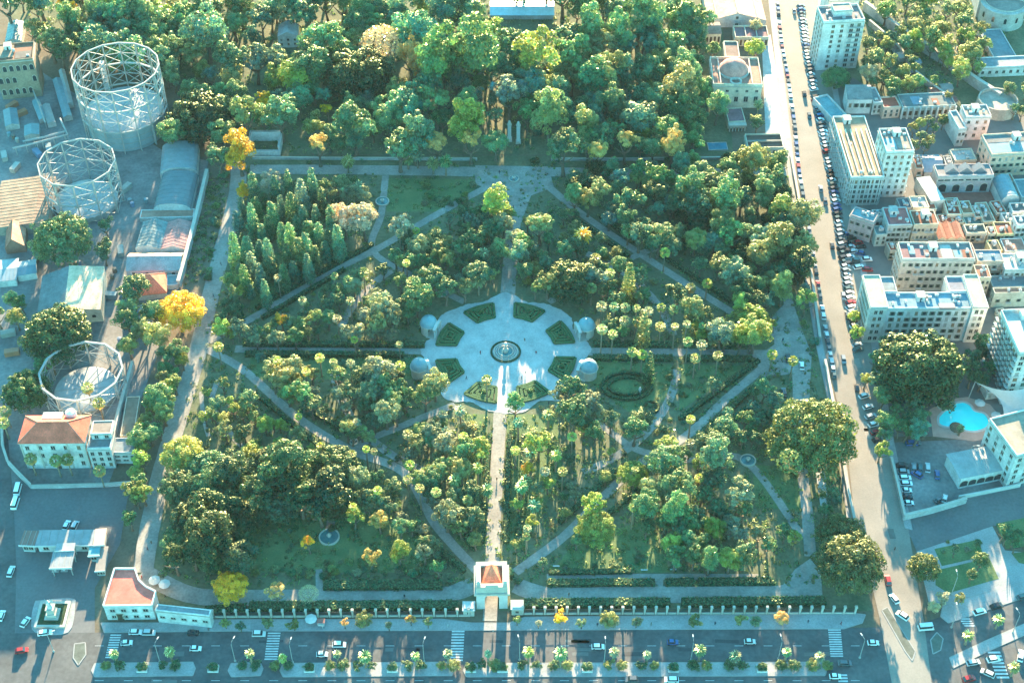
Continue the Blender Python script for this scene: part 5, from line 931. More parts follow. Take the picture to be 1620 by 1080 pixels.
b_ = MB(); b_.lathe([(2.0, 0), (2.0, 2.2), (1.7, 3), (0, 3.3)], 12, (w_ * .72, d_ * .95, B.h + .2)); b_.obj('roof_turret', WHITE, B.t)
B = Bld('villa_annexe', "white annexe with a roof terrace beside the red roofed villa", (138, 711), (175, 710), (143, 685), 741); B.block(wall=(.7, .69, .66), roof=(.5, .5, .5), par=.9).grid(3, 3, w=1.2, h=1.7); B.block(1, B.w, B.d * .6, B.d * 1.4, B.h, B.h + 3, wall=WH, roof=(.55, .42, .34), par=.3, name='upper_wall'); wins(B.t, 1, B.w, B.d * .6, B.h, B.h + 3, 2, 1, w=1.2, h=1.6)
B = Bld('store_house', "low white store with dark slot windows beside the annexe", (177, 716), (216, 716), (181, 693), 733); B.block(wall=WH, roof=(.46, .54, .6), par=.4).grid(3, 2, w=1.8, h=.7)
B = Bld('store_house', "long store with a greyish brown roof along the garden strip", (190, 690), (212, 689), (197, 628), 697); B.block(wall=(.6, .55, .45), roof=(.42, .37, .29), par=.35, cornice=False)
wall_thing('yard_wall', "tall white wall along the sheds beside the west walk", [(329, 278), (318, 325), (303, 385), (291, 430), (284, 455)], 3.6, 1.2, (.64, .66, .66))
wall_thing('yard_wall', "straight pale wall beside the lowest gas holder", [(212, 580), (200, 622), (188, 665), (177, 715)], 3.2, .9, (.6, .62, .62))
wall_thing('yard_wall', "low wall in front of the villa garden", [(50, 772), (100, 771), (172, 769), (208, 766)], 1.4, .6, (.62, .62, .6)); wall_thing('yard_wall', "curved street wall left of the villa", [(4, 668), (6, 710), (14, 735), (30, 752), (50, 772)], 2.2, .6, (.55, .56, .56))
wall_thing('garden_wall', "pale wall of the square garden along the boulevard upper part", [(1250, 250), (1268, 350), (1284, 450), (1296, 540)], 2.4, .7, (.52, .5, .46)); wall_thing('garden_wall', "pale wall of the square garden along the boulevard lower part", [(1304, 575), (1318, 650), (1340, 780), (1362, 880)], 2.4, .7, (.52, .5, .46))
wall_thing('driveway_wall', "straight white-topped wall below the hotel car park", [(1428, 822), (1470, 812), (1527, 795)], 2.6, .8, (.6, .62, .62)); wall_thing('car_park_wall', "wall between the car park and the boulevard pavement", [(1409, 728), (1420, 775), (1430, 820)], 2.0, .6, (.5, .48, .45))
wall_thing('promenade_wall', "low pale wall behind the rear promenade", [(400, 252), (560, 253), (755, 254)], 1.2, .5, (.5, .5, .48)); wall_thing('promenade_wall', "low pale wall behind the rear promenade beyond the axis", [(872, 254), (1000, 254), (1235, 251)], 1.2, .5, (.5, .5, .48))

# yard clutter of the gasworks: drums, crates and stacked pipes
dm = MB(); dm.lathe([(.9, 0), (.9, 1.9), (0, 2.0)], 10); DRUM = dm.mesh('drum_body', METALC); cm = MB(); cm.box((0, 0, 1.1), (2.4, 5.5, 2.2)); [cm.box((sx * 1.22, -2.2 + k * .88, 1.1), (.08, .3, 2.0)) for sx in (-1, 1) for k in range(6)]; CONT = cm.mesh('container_shell', METALC)
for i, (x, y, k) in enumerate([(20, 170, 'c'), (34, 182, 'c'), (15, 215, 'd'), (22, 219, 'd'), (28, 224, 'd'), (60, 245, 'c'), (78, 238, 'c'), (200, 300, 'c'), (206, 320, 'd'), (210, 326, 'd'), (192, 400, 'c'), (182, 430, 'd'), (178, 440, 'd'), (10, 300, 'd'), (14, 530, 'c'), (20, 560, 'c'), (175, 470, 'c'), (190, 540, 'd'), (232, 320, 'd'), (60, 410, 'c'), (120, 420, 'd'), (126, 419, 'd'), (8, 250, 'c'), (25, 268, 'c')]):
    t = thing('storage_drum' if k == 'd' else 'storage_container', ("rusty storage drum" if k == 'd' else "weathered steel container") + " standing in the gasworks yard", 'drum' if k == 'd' else 'container', W(x, y), random.uniform(0, 3)); USED.setdefault((t.name.split('.')[0], t['label']), []).append(t)
    link('drum_body' if k == 'd' else 'container_shell', DRUM if k == 'd' else CONT, t, None, 0, None, random.choice([(.8, .35, .2), (.35, .5, .55), (.6, .6, .55), (.3, .25, .2), (.25, .4, .6)]))
# ================================================================== gas holders
def gasholder(label, px, py, r, levels, ncol, tank_r, tank_h, dome=.8, tower=False):
    c = W(px, py); t = thing('gas_holder', label, 'gas holder', c, .1)
    b_ = MB(); b_.lathe([(tank_r, 0), (tank_r, tank_h)], 36); o = b_.obj('tank', METALC, t, (.46, .60, .64), smooth=True)
    for z in np.linspace(.1, .95, 4):
        b_ = MB(); b_.lathe([(tank_r + .03, tank_h * z - .12), (tank_r + .18, tank_h * z - .12), (tank_r + .18, tank_h * z + .12), (tank_r + .03, tank_h * z + .12)], 36); b_.obj('band', STEEL, o)
    b_ = MB(); b_.lathe([(tank_r, 0), (tank_r * .97, .15), (tank_r * .6, dome * .7), (0, dome)], 36, (0, 0, tank_h)); rf = b_.obj('tank_roof', METALC, t, (.60, .64, .65), smooth=True)
    for k in range(12):
        a = k * math.pi / 6; b_ = MB(); b_.bar((tank_r * .96 * math.cos(a), tank_r * .96 * math.sin(a), tank_h + .25), (.5 * math.cos(a), .5 * math.sin(a), tank_h + dome + .1), .16); b_.obj('roof_rib', STEEL, rf)
    H_ = levels[-1]; P_ = [Vector((r * math.cos(2 * math.pi * k / ncol), r * math.sin(2 * math.pi * k / ncol), 0)) for k in range(ncol)]
    for k in range(ncol):
        b_ = MB(); p = P_[k]; n = p.normalized()
        for s in (0, .9): b_.bar(p - n * s, p - n * s + Vector((0, 0, H_)), .38 if s == 0 else .25)
        z = 0
        while z < H_ - 1.2: b_.bar(p + Vector((0, 0, z)), p - n * .9 + Vector((0, 0, z + 1.2)), .12); z += 1.2
        b_.obj('column', STEEL, t)
    zprev = 0 if len(levels) == 1 else levels[0]
    for i, L in enumerate(levels):
        b_ = MB(); wd = .75 if (i == 1 and len(levels) > 2) or len(levels) == 1 else .5
        for k in range(ncol): b_.bar(P_[k] + Vector((0, 0, L)), P_[(k + 1) % ncol] + Vector((0, 0, L)), wd, 0, .6)
        b_.obj('ring_girder', STEEL, t)
    zs = ([0] + list(levels)) if len(levels) < 3 else list(levels)
    for z0, z1 in zip(zs[:-1], zs[1:]):
        for k in range(ncol):
            a, d = P_[k], P_[(k + 1) % ncol]; b_ = MB(); m = (z0 + z1) / 2
            b_.bar(a + Vector((0, 0, z0)), d + Vector((0, 0, m)), .2); b_.bar(d + Vector((0, 0, z0)), a + Vector((0, 0, m)), .2); b_.bar(a + Vector((0, 0, m)), d + Vector((0, 0, m)), .26)
            b_.bar(a + Vector((0, 0, m)), d + Vector((0, 0, z1)), .2); b_.bar(d + Vector((0, 0, m)), a + Vector((0, 0, z1)), .2); b_.obj('cross_brace', STEEL, t)
    if tower:
        b_ = MB()
        for sx in (-1, 1):
            for sy in (-1, 1): b_.bar((-8 + sx, 12 + sy, 0), (-8 + sx, 12 + sy, H_ - 5), .25)
        for k in range(int((H_ - 5) / 2)):
            z = 2 * k; b_.bar((-9, 11, z), (-7, 11, z + 2), .15); b_.bar((-7, 13, z), (-9, 13, z + 2), .15); b_.box((-8, 12, z + 2), (2.2, 2.2, .12))
        b_.obj('stair_tower', STEEL, t)
    return t
gasholder("biggest gas holder, three-ringed white lattice drum above a pale tank", 204, 203, 19.0, [11.5, 22.5, 33.0], 16, 17.2, 10.8, 1.2, True)
gasholder("middle gas holder with two lattice tiers around a low turquoise tank", 138, 321, 16.0, [11.0, 22.0], 12, 13.2, 2.2, .6)
gasholder("lowest gas holder, single-tier lattice ring behind the red roofed villa", 138, 620, 15.2, [11.5], 12, 11.6, 1.6, .5)
def pipe(label, pts, r=.45, z=4.0):
    P3 = [W(x, y, z) for x, y in pts]; t = thing('pipe_bridge', label, 'pipe', (P3[0].x, P3[0].y, 0)); o = Vector((P3[0].x, P3[0].y, 0)); b_ = MB(); b_.tube([p - o for p in P3], r, 8); b_.obj('pipe', STEEL, t)
    for a, c in zip(P3[:-1], P3[1:]):
        for f in (.1, .5, .9): q = a.lerp(c, f) - o; b_ = MB(); b_.box((q.x, q.y, z / 2), (.35, .35, z)); b_.obj('support', STEEL, t)
pipe("white pipe bridge bent around the small sheds, front run", [(20, 235), (62, 225), (107, 213), (95, 188)]); pipe("white pipe bridge bent around the small sheds, rear run", [(36, 224), (70, 217), (103, 208)]); pipe("thin pipe climbing beside the narrow blue shed", [(72, 195), (62, 168), (52, 142)], .3)

# ================================================================== hedges
HEDGEM = mat("hedge_core", (.03, .055, .025), .95, .4, 1.5)
def hedge(label, pix, w, h, col='D', z0=0.0, group=None, metric=False, closed=False):
    pts = [W(*p) if not metric else Vector((p[0], p[1], 0)) for p in pix]; o = pts[0].copy(); t = thing('hedge', label, 'hedge', o, 0, group); b_ = MB(); cs, ns = [], []
    seg = list(zip(pts[:-1], pts[1:])) + ([(pts[-1], pts[0])] if closed else [])
    for a, c in seg:
        a, c = a - o, c - o; d = (c - a); L = d.length; d.normalize(); n = Vector((-d.y, d.x, 0))
        b_.bar((a.x, a.y, z0 + h * .47), (c.x, c.y, z0 + h * .47), w * .9, 0, h * .94)
        k = int(L * (w + 2 * h) * (3.2 if w > 1.2 else 5)); u = rng.uniform(0, L, k); s = rng.uniform(0, w + 2 * h, k); lat = np.where(s < h, -w / 2, np.where(s > h + w, w / 2, s - h - w / 2)); zz = np.where(s < h, s, np.where(s > h + w, w + 2 * h - s, h))
        pos = np.array(a)[None, :] + np.outer(u, np.array(d)) + np.outer(lat, np.array(n)); pos[:, 2] = z0 + zz; pos += rng.normal(0, .08, pos.shape); cs.append(pos)
        nn = np.outer(np.where(s < h, -1, np.where(s > h + w, 1, 0)), np.array(n)); nn[:, 2] += np.where((s >= h) & (s <= h + w), 1, 0); ns.append(nn)
    b_.obj('stems', HEDGEM, t); cs = np.concatenate(cs); ns = np.concatenate(ns); g = rng.uniform(.7, 1.3, (len(cs), 1)) * np.ones((1, 3)); me = leafcloud("hedge_foliage", cs, ns, .32 if w > 1.2 else .24, g, LEAF, jitter=.35)
    link('foliage', me, t, None, 0, None, COLS[col]); return t
hedge("long clipped hedge behind the front fence, piazza half", [(395, 962), (560, 961), (725, 960)], 3.2, 2.2); hedge("short hedge behind the front fence below the golden tree", [(325, 968), (390, 964)], 3.0, 2.0)
hedge("long clipped hedge behind the front fence, boulevard half", [(830, 957), (1060, 955)], 3.0, 2.0); hedge("clipped hedge behind the front fence nearest the corner fig", [(1078, 955), (1190, 954), (1305, 953)], 3.0, 2.0)
hedge("double-width hedge above the front promenade, piazza half", [(512, 928), (700, 927)], 3.4, 1.8); hedge("low hedge above the front promenade right of the gate", [(866, 924), (950, 923), (1036, 923)], 2.6, 1.6); hedge("low hedge above the front promenade, middle piece", [(1052, 923), (1098, 922)], 2.6, 1.6); hedge("low hedge above the front promenade, boulevard end", [(1104, 922), (1225, 921)], 2.6, 1.6); hedge("thin hedge at the foot of the sunlit lawn", [(868, 907), (1000, 905)], 1.6, 1.4)
hedge("upper hedge of the walk left of the plaza", [(385, 546), (520, 547), (672, 548)], 2.2, 2.0); hedge("lower hedge of the walk left of the plaza", [(388, 562), (520, 563), (640, 564)], 2.2, 2.0)
hedge("upper hedge of the walk right of the plaza", [(938, 546), (1064, 548)], 2.4, 1.8); hedge("lower hedge of the walk right of the plaza", [(938, 568), (1064, 569)], 2.4, 1.8); hedge("upper hedge of the right walk beyond the ring path", [(1082, 548), (1180, 550)], 2.4, 1.8); hedge("lower hedge of the right walk beyond the ring path", [(1082, 569), (1190, 570)], 2.4, 1.8)
for (lab, a, c) in [("upper hedge along the northwest diagonal path", (590, 388), (405, 489)), ("lower hedge along the northwest diagonal path", (545, 428), (415, 505)), ("upper hedge along the northeast diagonal path", (950, 345), (1005, 384)), ("upper hedge along the northeast diagonal path beyond the crossing", (1045, 405), (1155, 478)), ("lower hedge along the northeast diagonal path", (905, 345), (995, 408)), ("upper hedge along the southeast diagonal path", (1200, 572), (1075, 665)), ("lower hedge along the southeast diagonal path", (1195, 612), (1110, 690)), ("second hedge below the southeast diagonal path", (1190, 640), (1120, 700)), ("upper hedge along the path from the gate to the southeast crossing", (975, 745), (885, 828)), ("lower hedge along the path from the gate to the southeast crossing", (1010, 775), (920, 850)), ("upper hedge along the southwest diagonal path", (480, 645), (560, 690)), ("lower hedge along the southwest diagonal path", (405, 625), (515, 715)), ("hedge beside the path from the gate to the southwest grove", (655, 835), (735, 905)), ("hedge inside the path from the gate to the southwest grove", (690, 800), (752, 870)),
                    ("hedge edging the main axis on its left", (762, 860), (774, 690)), ("hedge edging the main axis on its right", (800, 860), (806, 690)), ("outer hedge left of the main axis", (738, 850), (752, 680)), ("outer hedge right of the main axis", (822, 850), (828, 690))]: hedge(lab, [a, ((a[0] + c[0]) / 2, (a[1] + c[1]) / 2), c], 1.7, 1.6)
def loop_px(cx, cy, rx, ry, n=20): return [(cx + rx * math.cos(a), cy + ry * math.sin(a)) for a in np.linspace(0, 2 * math.pi, n, endpoint=False)]
hedge("outer oval hedge of the parterre beside the right pavilion", loop_px(992, 612, 40, 21), 1.0, 1.2, closed=True); hedge("inner oval hedge of the parterre beside the right pavilion", loop_px(992, 612, 29, 14), 1.0, 1.0, closed=True)
hedge("hedge ring of the small round bed below the oval parterre", loop_px(1030, 645, 12, 9, 14), .8, .9, closed=True)

# ================================================================== plaza: parterres, fountain, pavilions
for k in range(8):
    a = R(22.5 + 45 * k + 1.5); r0, r1, ha = 19.2, 27.2, R(14.2)
    names = ["just right of the rear axis", "just left of the rear axis", "far left, upper", "far left, lower", "nearest the main axis, left", "nearest the main axis, right", "far right, lower", "far right, upper"]
    order = {0: 7, 1: 0, 2: 1, 3: 2, 4: 3, 5: 4, 6: 5, 7: 6}[k]
    t = thing('parterre', "clipped green flower bed of the round plaza, " + names[order], 'flower bed', cw)
    def ring_poly(s):
        m = (r0 + r1) / 2; q0, q1 = m + (r0 - m) * s, m + (r1 - m) * s; return [(q1 * math.cos(a + ha * s * f), q1 * math.sin(a + ha * s * f)) for f in np.linspace(-1, 1, 7)] + [(q0 * math.cos(a + ha * s * .82 * f), q0 * math.sin(a + ha * s * .82 * f)) for f in (1, 0, -1)]
    b_ = MB(); b_.prism(ring_poly(1.015), .15, .26); b_.obj('kerb', KERB, t)
    b_ = MB(); b_.prism(ring_poly(1.0), .25, .34); b_.obj('soil', PARKF, t)
    for j, s in enumerate((.94, .66, .38)):
        p_ = ring_poly(s); b_ = MB()
        for q, w2 in zip(p_, p_[1:] + p_[:1]): b_.bar((q[0], q[1], .6), (w2[0], w2[1], .6), 1.0, 0, .6)
        b_.obj('box_hedge', mat("box_hedge_leaf", (.05, .11, .045), .95, .45, 2.2, fine=6, bump=.6), t)
    link('bush', LIB['round'][k % 6], t, ((r0 + r1) / 2 * math.cos(a), (r0 + r1) / 2 * math.sin(a), .9), 0, .9, COLS['G'])
t = thing('fountain', "round stepped fountain with white centrepiece in the middle of the plaza", 'fountain', cw)
for j, (q0, q1, z, m_) in enumerate([(5.9, 5.2, .5, HEDGEM), (4.8, 4.3, .6, STONE), (3.9, 3.5, .75, CONC), (3.1, 2.7, .9, STONE)]):
    b_ = MB(); b_.lathe([(q0, .14), (q0, z), (q1, z), (q1, .14)], 32); b_.obj('hedge_ring' if j == 0 else 'basin_ring', m_, t)
WATER = mat("basin_water", (.06, .16, .17), .1, .2, .6, spec=.5)
b_ = MB(); b_.lathe([(2.7, .62), (0, .62)], 24); b_.obj('water', WATER, t)
b_ = MB(); b_.lathe([(1.1, .6), (1.1, 1.6), (.8, 1.8), (.55, 2.2), (.55, 3.2), (.8, 3.4), (.8, 3.7), (0, 3.8)], 10); b_.obj('pedestal', STONE, t); b_ = MB(); b_.lathe([(0, 3.75), (.55, 4.0), (.75, 4.5), (.55, 5.0), (0, 5.2)], 8); b_.obj('sundial_block', WHITE, t)
def exedra(label, px, py):
    c = W(px, py); ang = math.atan2(cw.y - c.y, cw.x - c.x); t = thing('exedra_pavilion', label, 'pavilion', c, ang - math.pi / 2); t.scale = (.85, .85, .85)      # +y faces the fountain
    b_ = MB(); b_.lathe([(3.7, 0), (3.7, 5.2)], 20, (0, 0, 0), 0, math.pi * .9, 2.1 * math.pi); b_.lathe([(3.3, 5.2), (3.3, 0)], 20, (0, 0, 0), 0, math.pi * .9, 2.1 * math.pi); b_.obj('niche_wall', STONE, t, smooth=True)
    b_ = MB(); b_.lathe([(3.9, 5.2), (3.85, 6.0), (3.5, 7.2), (2.8, 8.2), (1.6, 9.0), (.3, 9.3), (0, 9.9)], 22); b_.obj('dome', METALC, t, (.38, .62, .70), smooth=True)
    b_ = MB(); b_.lathe([(3.7, 4.9), (4.2, 5.0), (4.2, 5.4), (3.7, 5.5)], 22); b_.obj('cornice', STONE, t)
    b_ = MB(); b_.box((0, 4.3, 5.0), (7.6, .9, .8)); b_.obj('entablature', STONE, t)
    b_ = MB(); b_.face([(-3.8, 4.75, 5.45), (0, 4.75, 7.0), (3.8, 4.75, 5.45)]); b_.face([(-3.8, 3.4, 5.45), (3.8, 3.4, 5.45), (0, 3.4, 7.0)]); b_.face([(-3.8, 3.4, 5.45), (0, 3.4, 7.0), (0, 4.75, 7.0), (-3.8, 4.75, 5.45)]); b_.face([(3.8, 3.4, 5.45), (3.8, 4.75, 5.45), (0, 4.75, 7.0), (0, 3.4, 7.0)]); b_.obj('pediment', WHITE, t)
    for x in (-3.4, -1.6, 1.6, 3.4):
        b_ = MB(); b_.lathe([(.45, 0), (.38, .3), (.32, 4.2), (.45, 4.55)], 8, (x, 4.3, 0)); b_.obj('column', WHITE, t)
    b_ = MB(); b_.box((0, 2.6, .1), (8.6, 5.0, .35)); b_.obj('step', STONE, t)
exedra("domed exedra pavilion, upper left of the plaza", 679, 524); exedra("domed exedra pavilion, upper right of the plaza", 927, 528); exedra("domed exedra pavilion, lower left of the plaza", 664, 592); exedra("domed exedra pavilion, lower right of the plaza", 931, 594)
def basin(label, px, py, r, statue=False):
    t = thing('basin', label, 'basin', W(px, py)); b_ = MB(); b_.lathe([(r, .05), (r, .75), (r - .45, .75), (r - .45, .1)], 24); b_.obj('rim', STONE, t); b_ = MB(); b_.lathe([(r - .45, .5), (0, .5)], 24); b_.obj('water', WATER, t)
    b_ = MB(); b_.lathe([(.5, .4), (.4, 1.2), (.9, 1.5), (.3, 1.6), (.2, 2.2), (0, 2.5)], 10); b_.obj('spout', STONE, t)
basin("round basin on the rear lawn where the northwest path ends", 605, 320, 3.0); basin("oval-looking basin on the southwest lawn", 521, 850, 3.6); basin("round basin in the southeast quarter", 1183, 729, 2.9); basin("small basin on the rear forecourt", 813, 284, 2.4); basin("tiny dark basin beside the southwest path crossing", 560, 700, 1.6)
b_ = MB(); t = thing('stone_bust', "white stone bust on a pedestal in the oval parterre", 'statue', W(1012, 622)); b_.lathe([(.6, 0), (.6, .4), (.4, .5), (.4, 1.8), (.6, 2.0)], 8); b_.obj('pedestal', WHITE, t); b_ = MB(); b_.lathe([(.5, 2), (.55, 2.5), (.2, 2.8), (.3, 3.1), (.25, 3.4), (0, 3.5)], 8); b_.obj('bust', WHITE, t, smooth=True)
# ================================================================== gate, fence, pillars
B = Bld('garden_gate', "white arched gate pavilion with a terracotta roof at the end of the main axis", (753, 927), (803, 926), (755, 886), 963, 'gate'); w_, d_ = B.w, B.d; h_ = min(B.h, 12.5)
pw = w_ * .27
for x0, x1 in ((0, pw), (w_ - pw, w_)):
    for y0, y1 in ((0, 2.6), (d_ - 2.6, d_)):
        b_ = MB(); b_.prism([(x0, y0), (x1, y0), (x1, y1), (x0, y1)], 0, h_ * .66); b_.obj('pier', WHITE, B.t)
    b_ = MB(); b_.prism([(x0 + .4, 2.65), (x1 - .4, 2.65), (x1 - .4, d_ - 2.65), (x0 + .4, d_ - 2.65)], 0, h_ * .66); b_.obj('side_wall', STONE, B.t)
for y0 in (0.0, d_ - 2.6):                           # arches spanning between the piers
    b_ = MB(); n = 12; ar = (w_ - 2 * pw) / 2; zc = h_ * .66 - ar - .3; pr = [(w_ / 2 + ar * math.cos(q), zc + ar * math.sin(q)) for q in np.linspace(math.pi, 0, n)]
    for i in range(n - 1):
        (x0, z0), (x1, z1) = pr[i], pr[i + 1]; top = h_ * .66
        for y, fl in ((y0, 1), (y0 + 2.6, -1)):
            f = [(x0, y, z0), (x1, y, z1), (x1, y, top), (x0, y, top)]; b_.face(f[::fl])
        b_.face([(x0, y0, z0), (x0, y0 + 2.6, z0), (x1, y0 + 2.6, z1), (x1, y0, z1)])
    b_.obj('arch', WHITE, B.t)
b_ = MB(); b_.box((w_ / 2, d_ / 2, h_ * .66 + .4), (w_ + 1.4, d_ + 1.4, .8)); b_.obj('entablature', STONE, B.t)
b_ = MB()
for (cx, cy, lx, ly) in ((w_ / 2, .8, w_, 1.6), (w_ / 2, d_ - .8, w_, 1.6), (.8, d_ / 2, 1.6, d_ - 3.2), (w_ - .8, d_ / 2, 1.6, d_ - 3.2)): b_.box((cx, cy, h_ * .83), (lx, ly, h_ * .26))
b_.obj('attic', STONE, B.t)
zr = h_ * .84; r_ = (w_ / 2, d_ * .78, zr + 3.0); r2 = (w_ / 2, d_ * .72, zr + 3.0); q = 1.65
for f in ([(q, q, zr), (w_ - q, q, zr), r_], [(w_ - q, q, zr), (w_ - q, d_ - q, zr), r_], [(w_ - q, d_ - q, zr), (q, d_ - q, zr), r_], [(q, d_ - q, zr), (q, q, zr), r_]): b_ = MB(); b_.face(f); b_.obj('roof_slope', TILEC, B.t, (1.25, .32, .17))
for x in (0, w_): b_ = MB(); b_.lathe([(.7, 0), (.7, .6), (.4, .9), (.75, 1.5), (.3, 2.1), (0, 2.3)], 8, (x + (.8 if x == 0 else -.8), .8, h_ * .96)); b_.obj('urn', STONE, B.t)
b_ = MB(); b_.prism([(w_ * .3, -.3), (w_ * .7, -.3), (w_ * .7, .2), (w_ * .3, .2)], h_ * .97, h_ * 1.08); b_.obj('crest', STONE, B.t)
def front_fence(label, xa, ya, xb, yb, n):
    a, c = W(xa, ya), W(xb, yb); t = thing('iron_fence', label, 'fence', a); d = c - a; L = d.length / n; e = d.normalized(); rz = math.atan2(e.y, e.x)
    pm = MB(); pm.box((0, 0, 1.75), (.62, .62, 3.5)); pm.box((0, 0, 3.6), (.95, .95, .3)); pm.box((0, 0, 3.95), (.8, .8, .4)); pm = pm.mesh('pillar', STONE)
    bm_ = MB(); bm_.box((L / 2, 0, .45), (L - .95, .5, .9)); bm_ = bm_.mesh('base_wall', STONE); rm = MB(); rm.box((L / 2, 0, 2.7), (L - .95, .1, .12)); rm.box((L / 2, 0, 1.1), (L - .95, .1, .1))
    for k in range(10): rm.box((.5 + (L - 1) * (k + .5) / 10, 0, 1.85), (.06, .06, 1.9))
    rm = rm.mesh('railing', mat("dark_iron", (.05, .06, .06), .5))
    for i in range(n + 1):
        p = e * (L * i); link('pillar', pm, t, (p.x, p.y, 0), rz)
        if i < n: link('base_wall', bm_, t, (p.x, p.y, 0), rz); link('railing', rm, t, (p.x, p.y, 0), rz)
front_fence("pillared iron fence from the pink building to the gate", 338, 976, 742, 974, 22); front_fence("pillared iron fence from the gate to the corner fig", 827, 971, 1352, 970, 30)
for (x, y, l) in [(742, 968, "small stone lodge beside the gate, piazza side"), (818, 966, "small stone lodge beside the gate, boulevard side")]:
    t = thing('gate_lodge', l, 'lodge', W(x, y)); b_ = MB(); b_.box((0, 0, 1.7), (3.6, 3.2, 3.4)); b_.obj('wall', STONE, t); b_ = MB(); b_.box((0, 0, 3.5), (4.2, 3.8, .3)); b_.box((0, 0, 3.9), (3, 2.6, .5)); b_.obj('roof', WHITE, t); link('window', WINM['w'], t, (0, -1.62, 1.2), 0, (1, 1, 1.2))
for (x, y, h, l) in [(806, 222, 9, "white stone pillar at the rear end of the main axis"), (820, 226, 10, "tall stone pillar catching the sun at the rear end of the main axis")]:
    t = thing('gate_pillar', l, 'pillar', W(x, y)); b_ = MB(); b_.box((0, 0, .6), (2.4, 2.4, 1.2)); b_.obj('plinth', STONE, t); b_ = MB(); b_.box((0, 0, h / 2), (1.6, 1.6, h - 1.2)); b_.obj('shaft', WHITE, t); b_ = MB(); b_.lathe([(1.1, h - .6), (1.1, h), (.8, h + .3), (.5, h + 1.6), (0, h + 2)], 8); b_.obj('finial', STONE, t)
# ================================================================== pool and sail
sheet("pool_deck", [(1470, 648), (1500, 632), (1530, 628), (1566, 640), (1590, 668), (1584, 690), (1540, 698), (1476, 690)], .18, mat("deck_tiles", (.46, .30, .25), .85, .12, .4), .25)
t = thing('swimming_pool', "bright turquoise kidney-shaped swimming pool", 'swimming pool', W(1525, 662)); PP = [W(*p) - t.location for p in smooth_line([(1484, 660), (1494, 650), (1504, 647), (1510, 639), (1523, 636), (1535, 641), (1542, 650), (1557, 654), (1565, 666), (1561, 677), (1545, 683), (1528, 682), (1514, 677), (1496, 676), (1485, 671), (1484, 660)], 4)[:-1]]
b_ = MB(); b_.face([(p.x, p.y, .24) for p in PP][::-1]); b_.obj('water', mat("pool_water", (.03, .80, .88), .08, .04, .3, spec=.5), t)
b_ = MB()
for p, q in zip(PP, PP[1:] + PP[:1]): b_.bar((p.x, p.y, .26), (q.x, q.y, .26), .9, 0, .16)
b_.obj('rim', WHITE, t); q = W(1513, 677) - t.location; b_ = MB(); b_.lathe([(2.6, .1), (2.5, .6), (1.6, 1.1), (0, 1.4)], 12, (q.x, q.y, 0)); b_.obj('palm_island', mat("rockery", (.16, .13, .09), .95, .4, .8), t)
t = thing('round_planter', "round green planter on the pool deck", 'planter', W(1493, 641)); b_ = MB(); b_.lathe([(3.0, .1), (3.0, .8), (2.7, .8)], 18); b_.obj('rim', STONE, t); b_ = MB(); b_.lathe([(2.7, .7), (1.5, 1.2), (0, 1.3)], 14); b_.obj('shrubbery', HEDGEM, t)
t = thing('shade_sail', "large white pointed shade sail beside the pool", 'shade sail', W(1590, 650)); A_, B2, C2, D2 = W(1543, 604, 9), W(1630, 612, 13), W(1628, 650, 10), W(1588, 656, 6.0); b_ = MB(); N = 10
def sail(u, v):
    p = A_.lerp(B2, u).lerp(D2.lerp(C2, u), v); p = p.copy(); e = A_.lerp(D2, v); k = math.sin(math.pi * u) * math.sin(math.pi * v); p.z -= 2.2 * k; p.x += 3.2 * math.sin(math.pi * v) * (1 - u); p.y -= 3.0 * math.sin(math.pi * u) * (1 - v); return p - t.location
for i in range(N):
    for j in range(N):
        f = [sail(i / N, j / N), sail((i + 1) / N, j / N), sail((i + 1) / N, (j + 1) / N), sail(i / N, (j + 1) / N)]; b_.face([(p.x, p.y, p.z) for p in f]); b_.face([(p.x, p.y, p.z - .05) for p in f][::-1])
b_.obj('membrane', WHITE, t, smooth=True)
for p in (A_, D2): q = p - t.location; b_ = MB(); b_.tube([(q.x - .6, q.y, 0), (q.x, q.y, p.z + .3)], [.25, .16], 8); b_.obj('mast', STEEL, t)
# ================================================================== petrol station, pink building, monument
def flat_roof(name, label, cat, FL, FR, BL, h, th, col, posts, m=METALC, ribs=0, wallc=None):
    a, c, d = W(*FL, h), W(*FR, h), W(*BL, h); e = c - a; w = e.length; e.normalize(); n = Vector((-e.y, e.x, 0)); dd = (d - a).dot(n); t = thing(name, label, cat, (a.x, a.y, 0), math.atan2(e.y, e.x))
    b_ = MB(); b_.box((w / 2, dd / 2, h - th / 2), (w, dd, th)); r_ = b_.obj('roof', m, t, col)
    for k in range(ribs): b_ = MB(); b_.box((w * (k + .5) / ribs, dd / 2, h + .06), (.12, dd - .3, .12)); b_.obj('roof_seam', STEEL, r_)
    if wallc: b_ = MB(); b_.prism([(.6, .6), (w - .6, .6), (w - .6, dd - .6), (.6, dd - .6)], 0, h - th - .02); b_.obj('wall', WALLC, t, wallc); wins(t, 1, w - 1, .6, .6, h - th - .3, max(2, int(w / 4)), 1, 'w', w=1.6, h=1.6)
    else:
        for x in (.6, w - .6):
            for y in (.6, dd - .6): b_ = MB(); b_.lathe([(.22, 0), (.18, h - th)], 8, (x, y, 0)); b_.obj('post', STEEL, t)
    b_ = MB(); b_.box((w / 2, -.1, h - th / 2), (w + .3, .18, th + .35)); b_.obj('fascia', WHITE, t); return t, w, dd
flat_roof('station_shop', "long petrol station building with a grey metal roof", 'petrol station', (55, 863), (146, 862), (58, 838), 4.2, .4, (.50, .52, .54), 0, ribs=7, wallc=(.6, .62, .62))
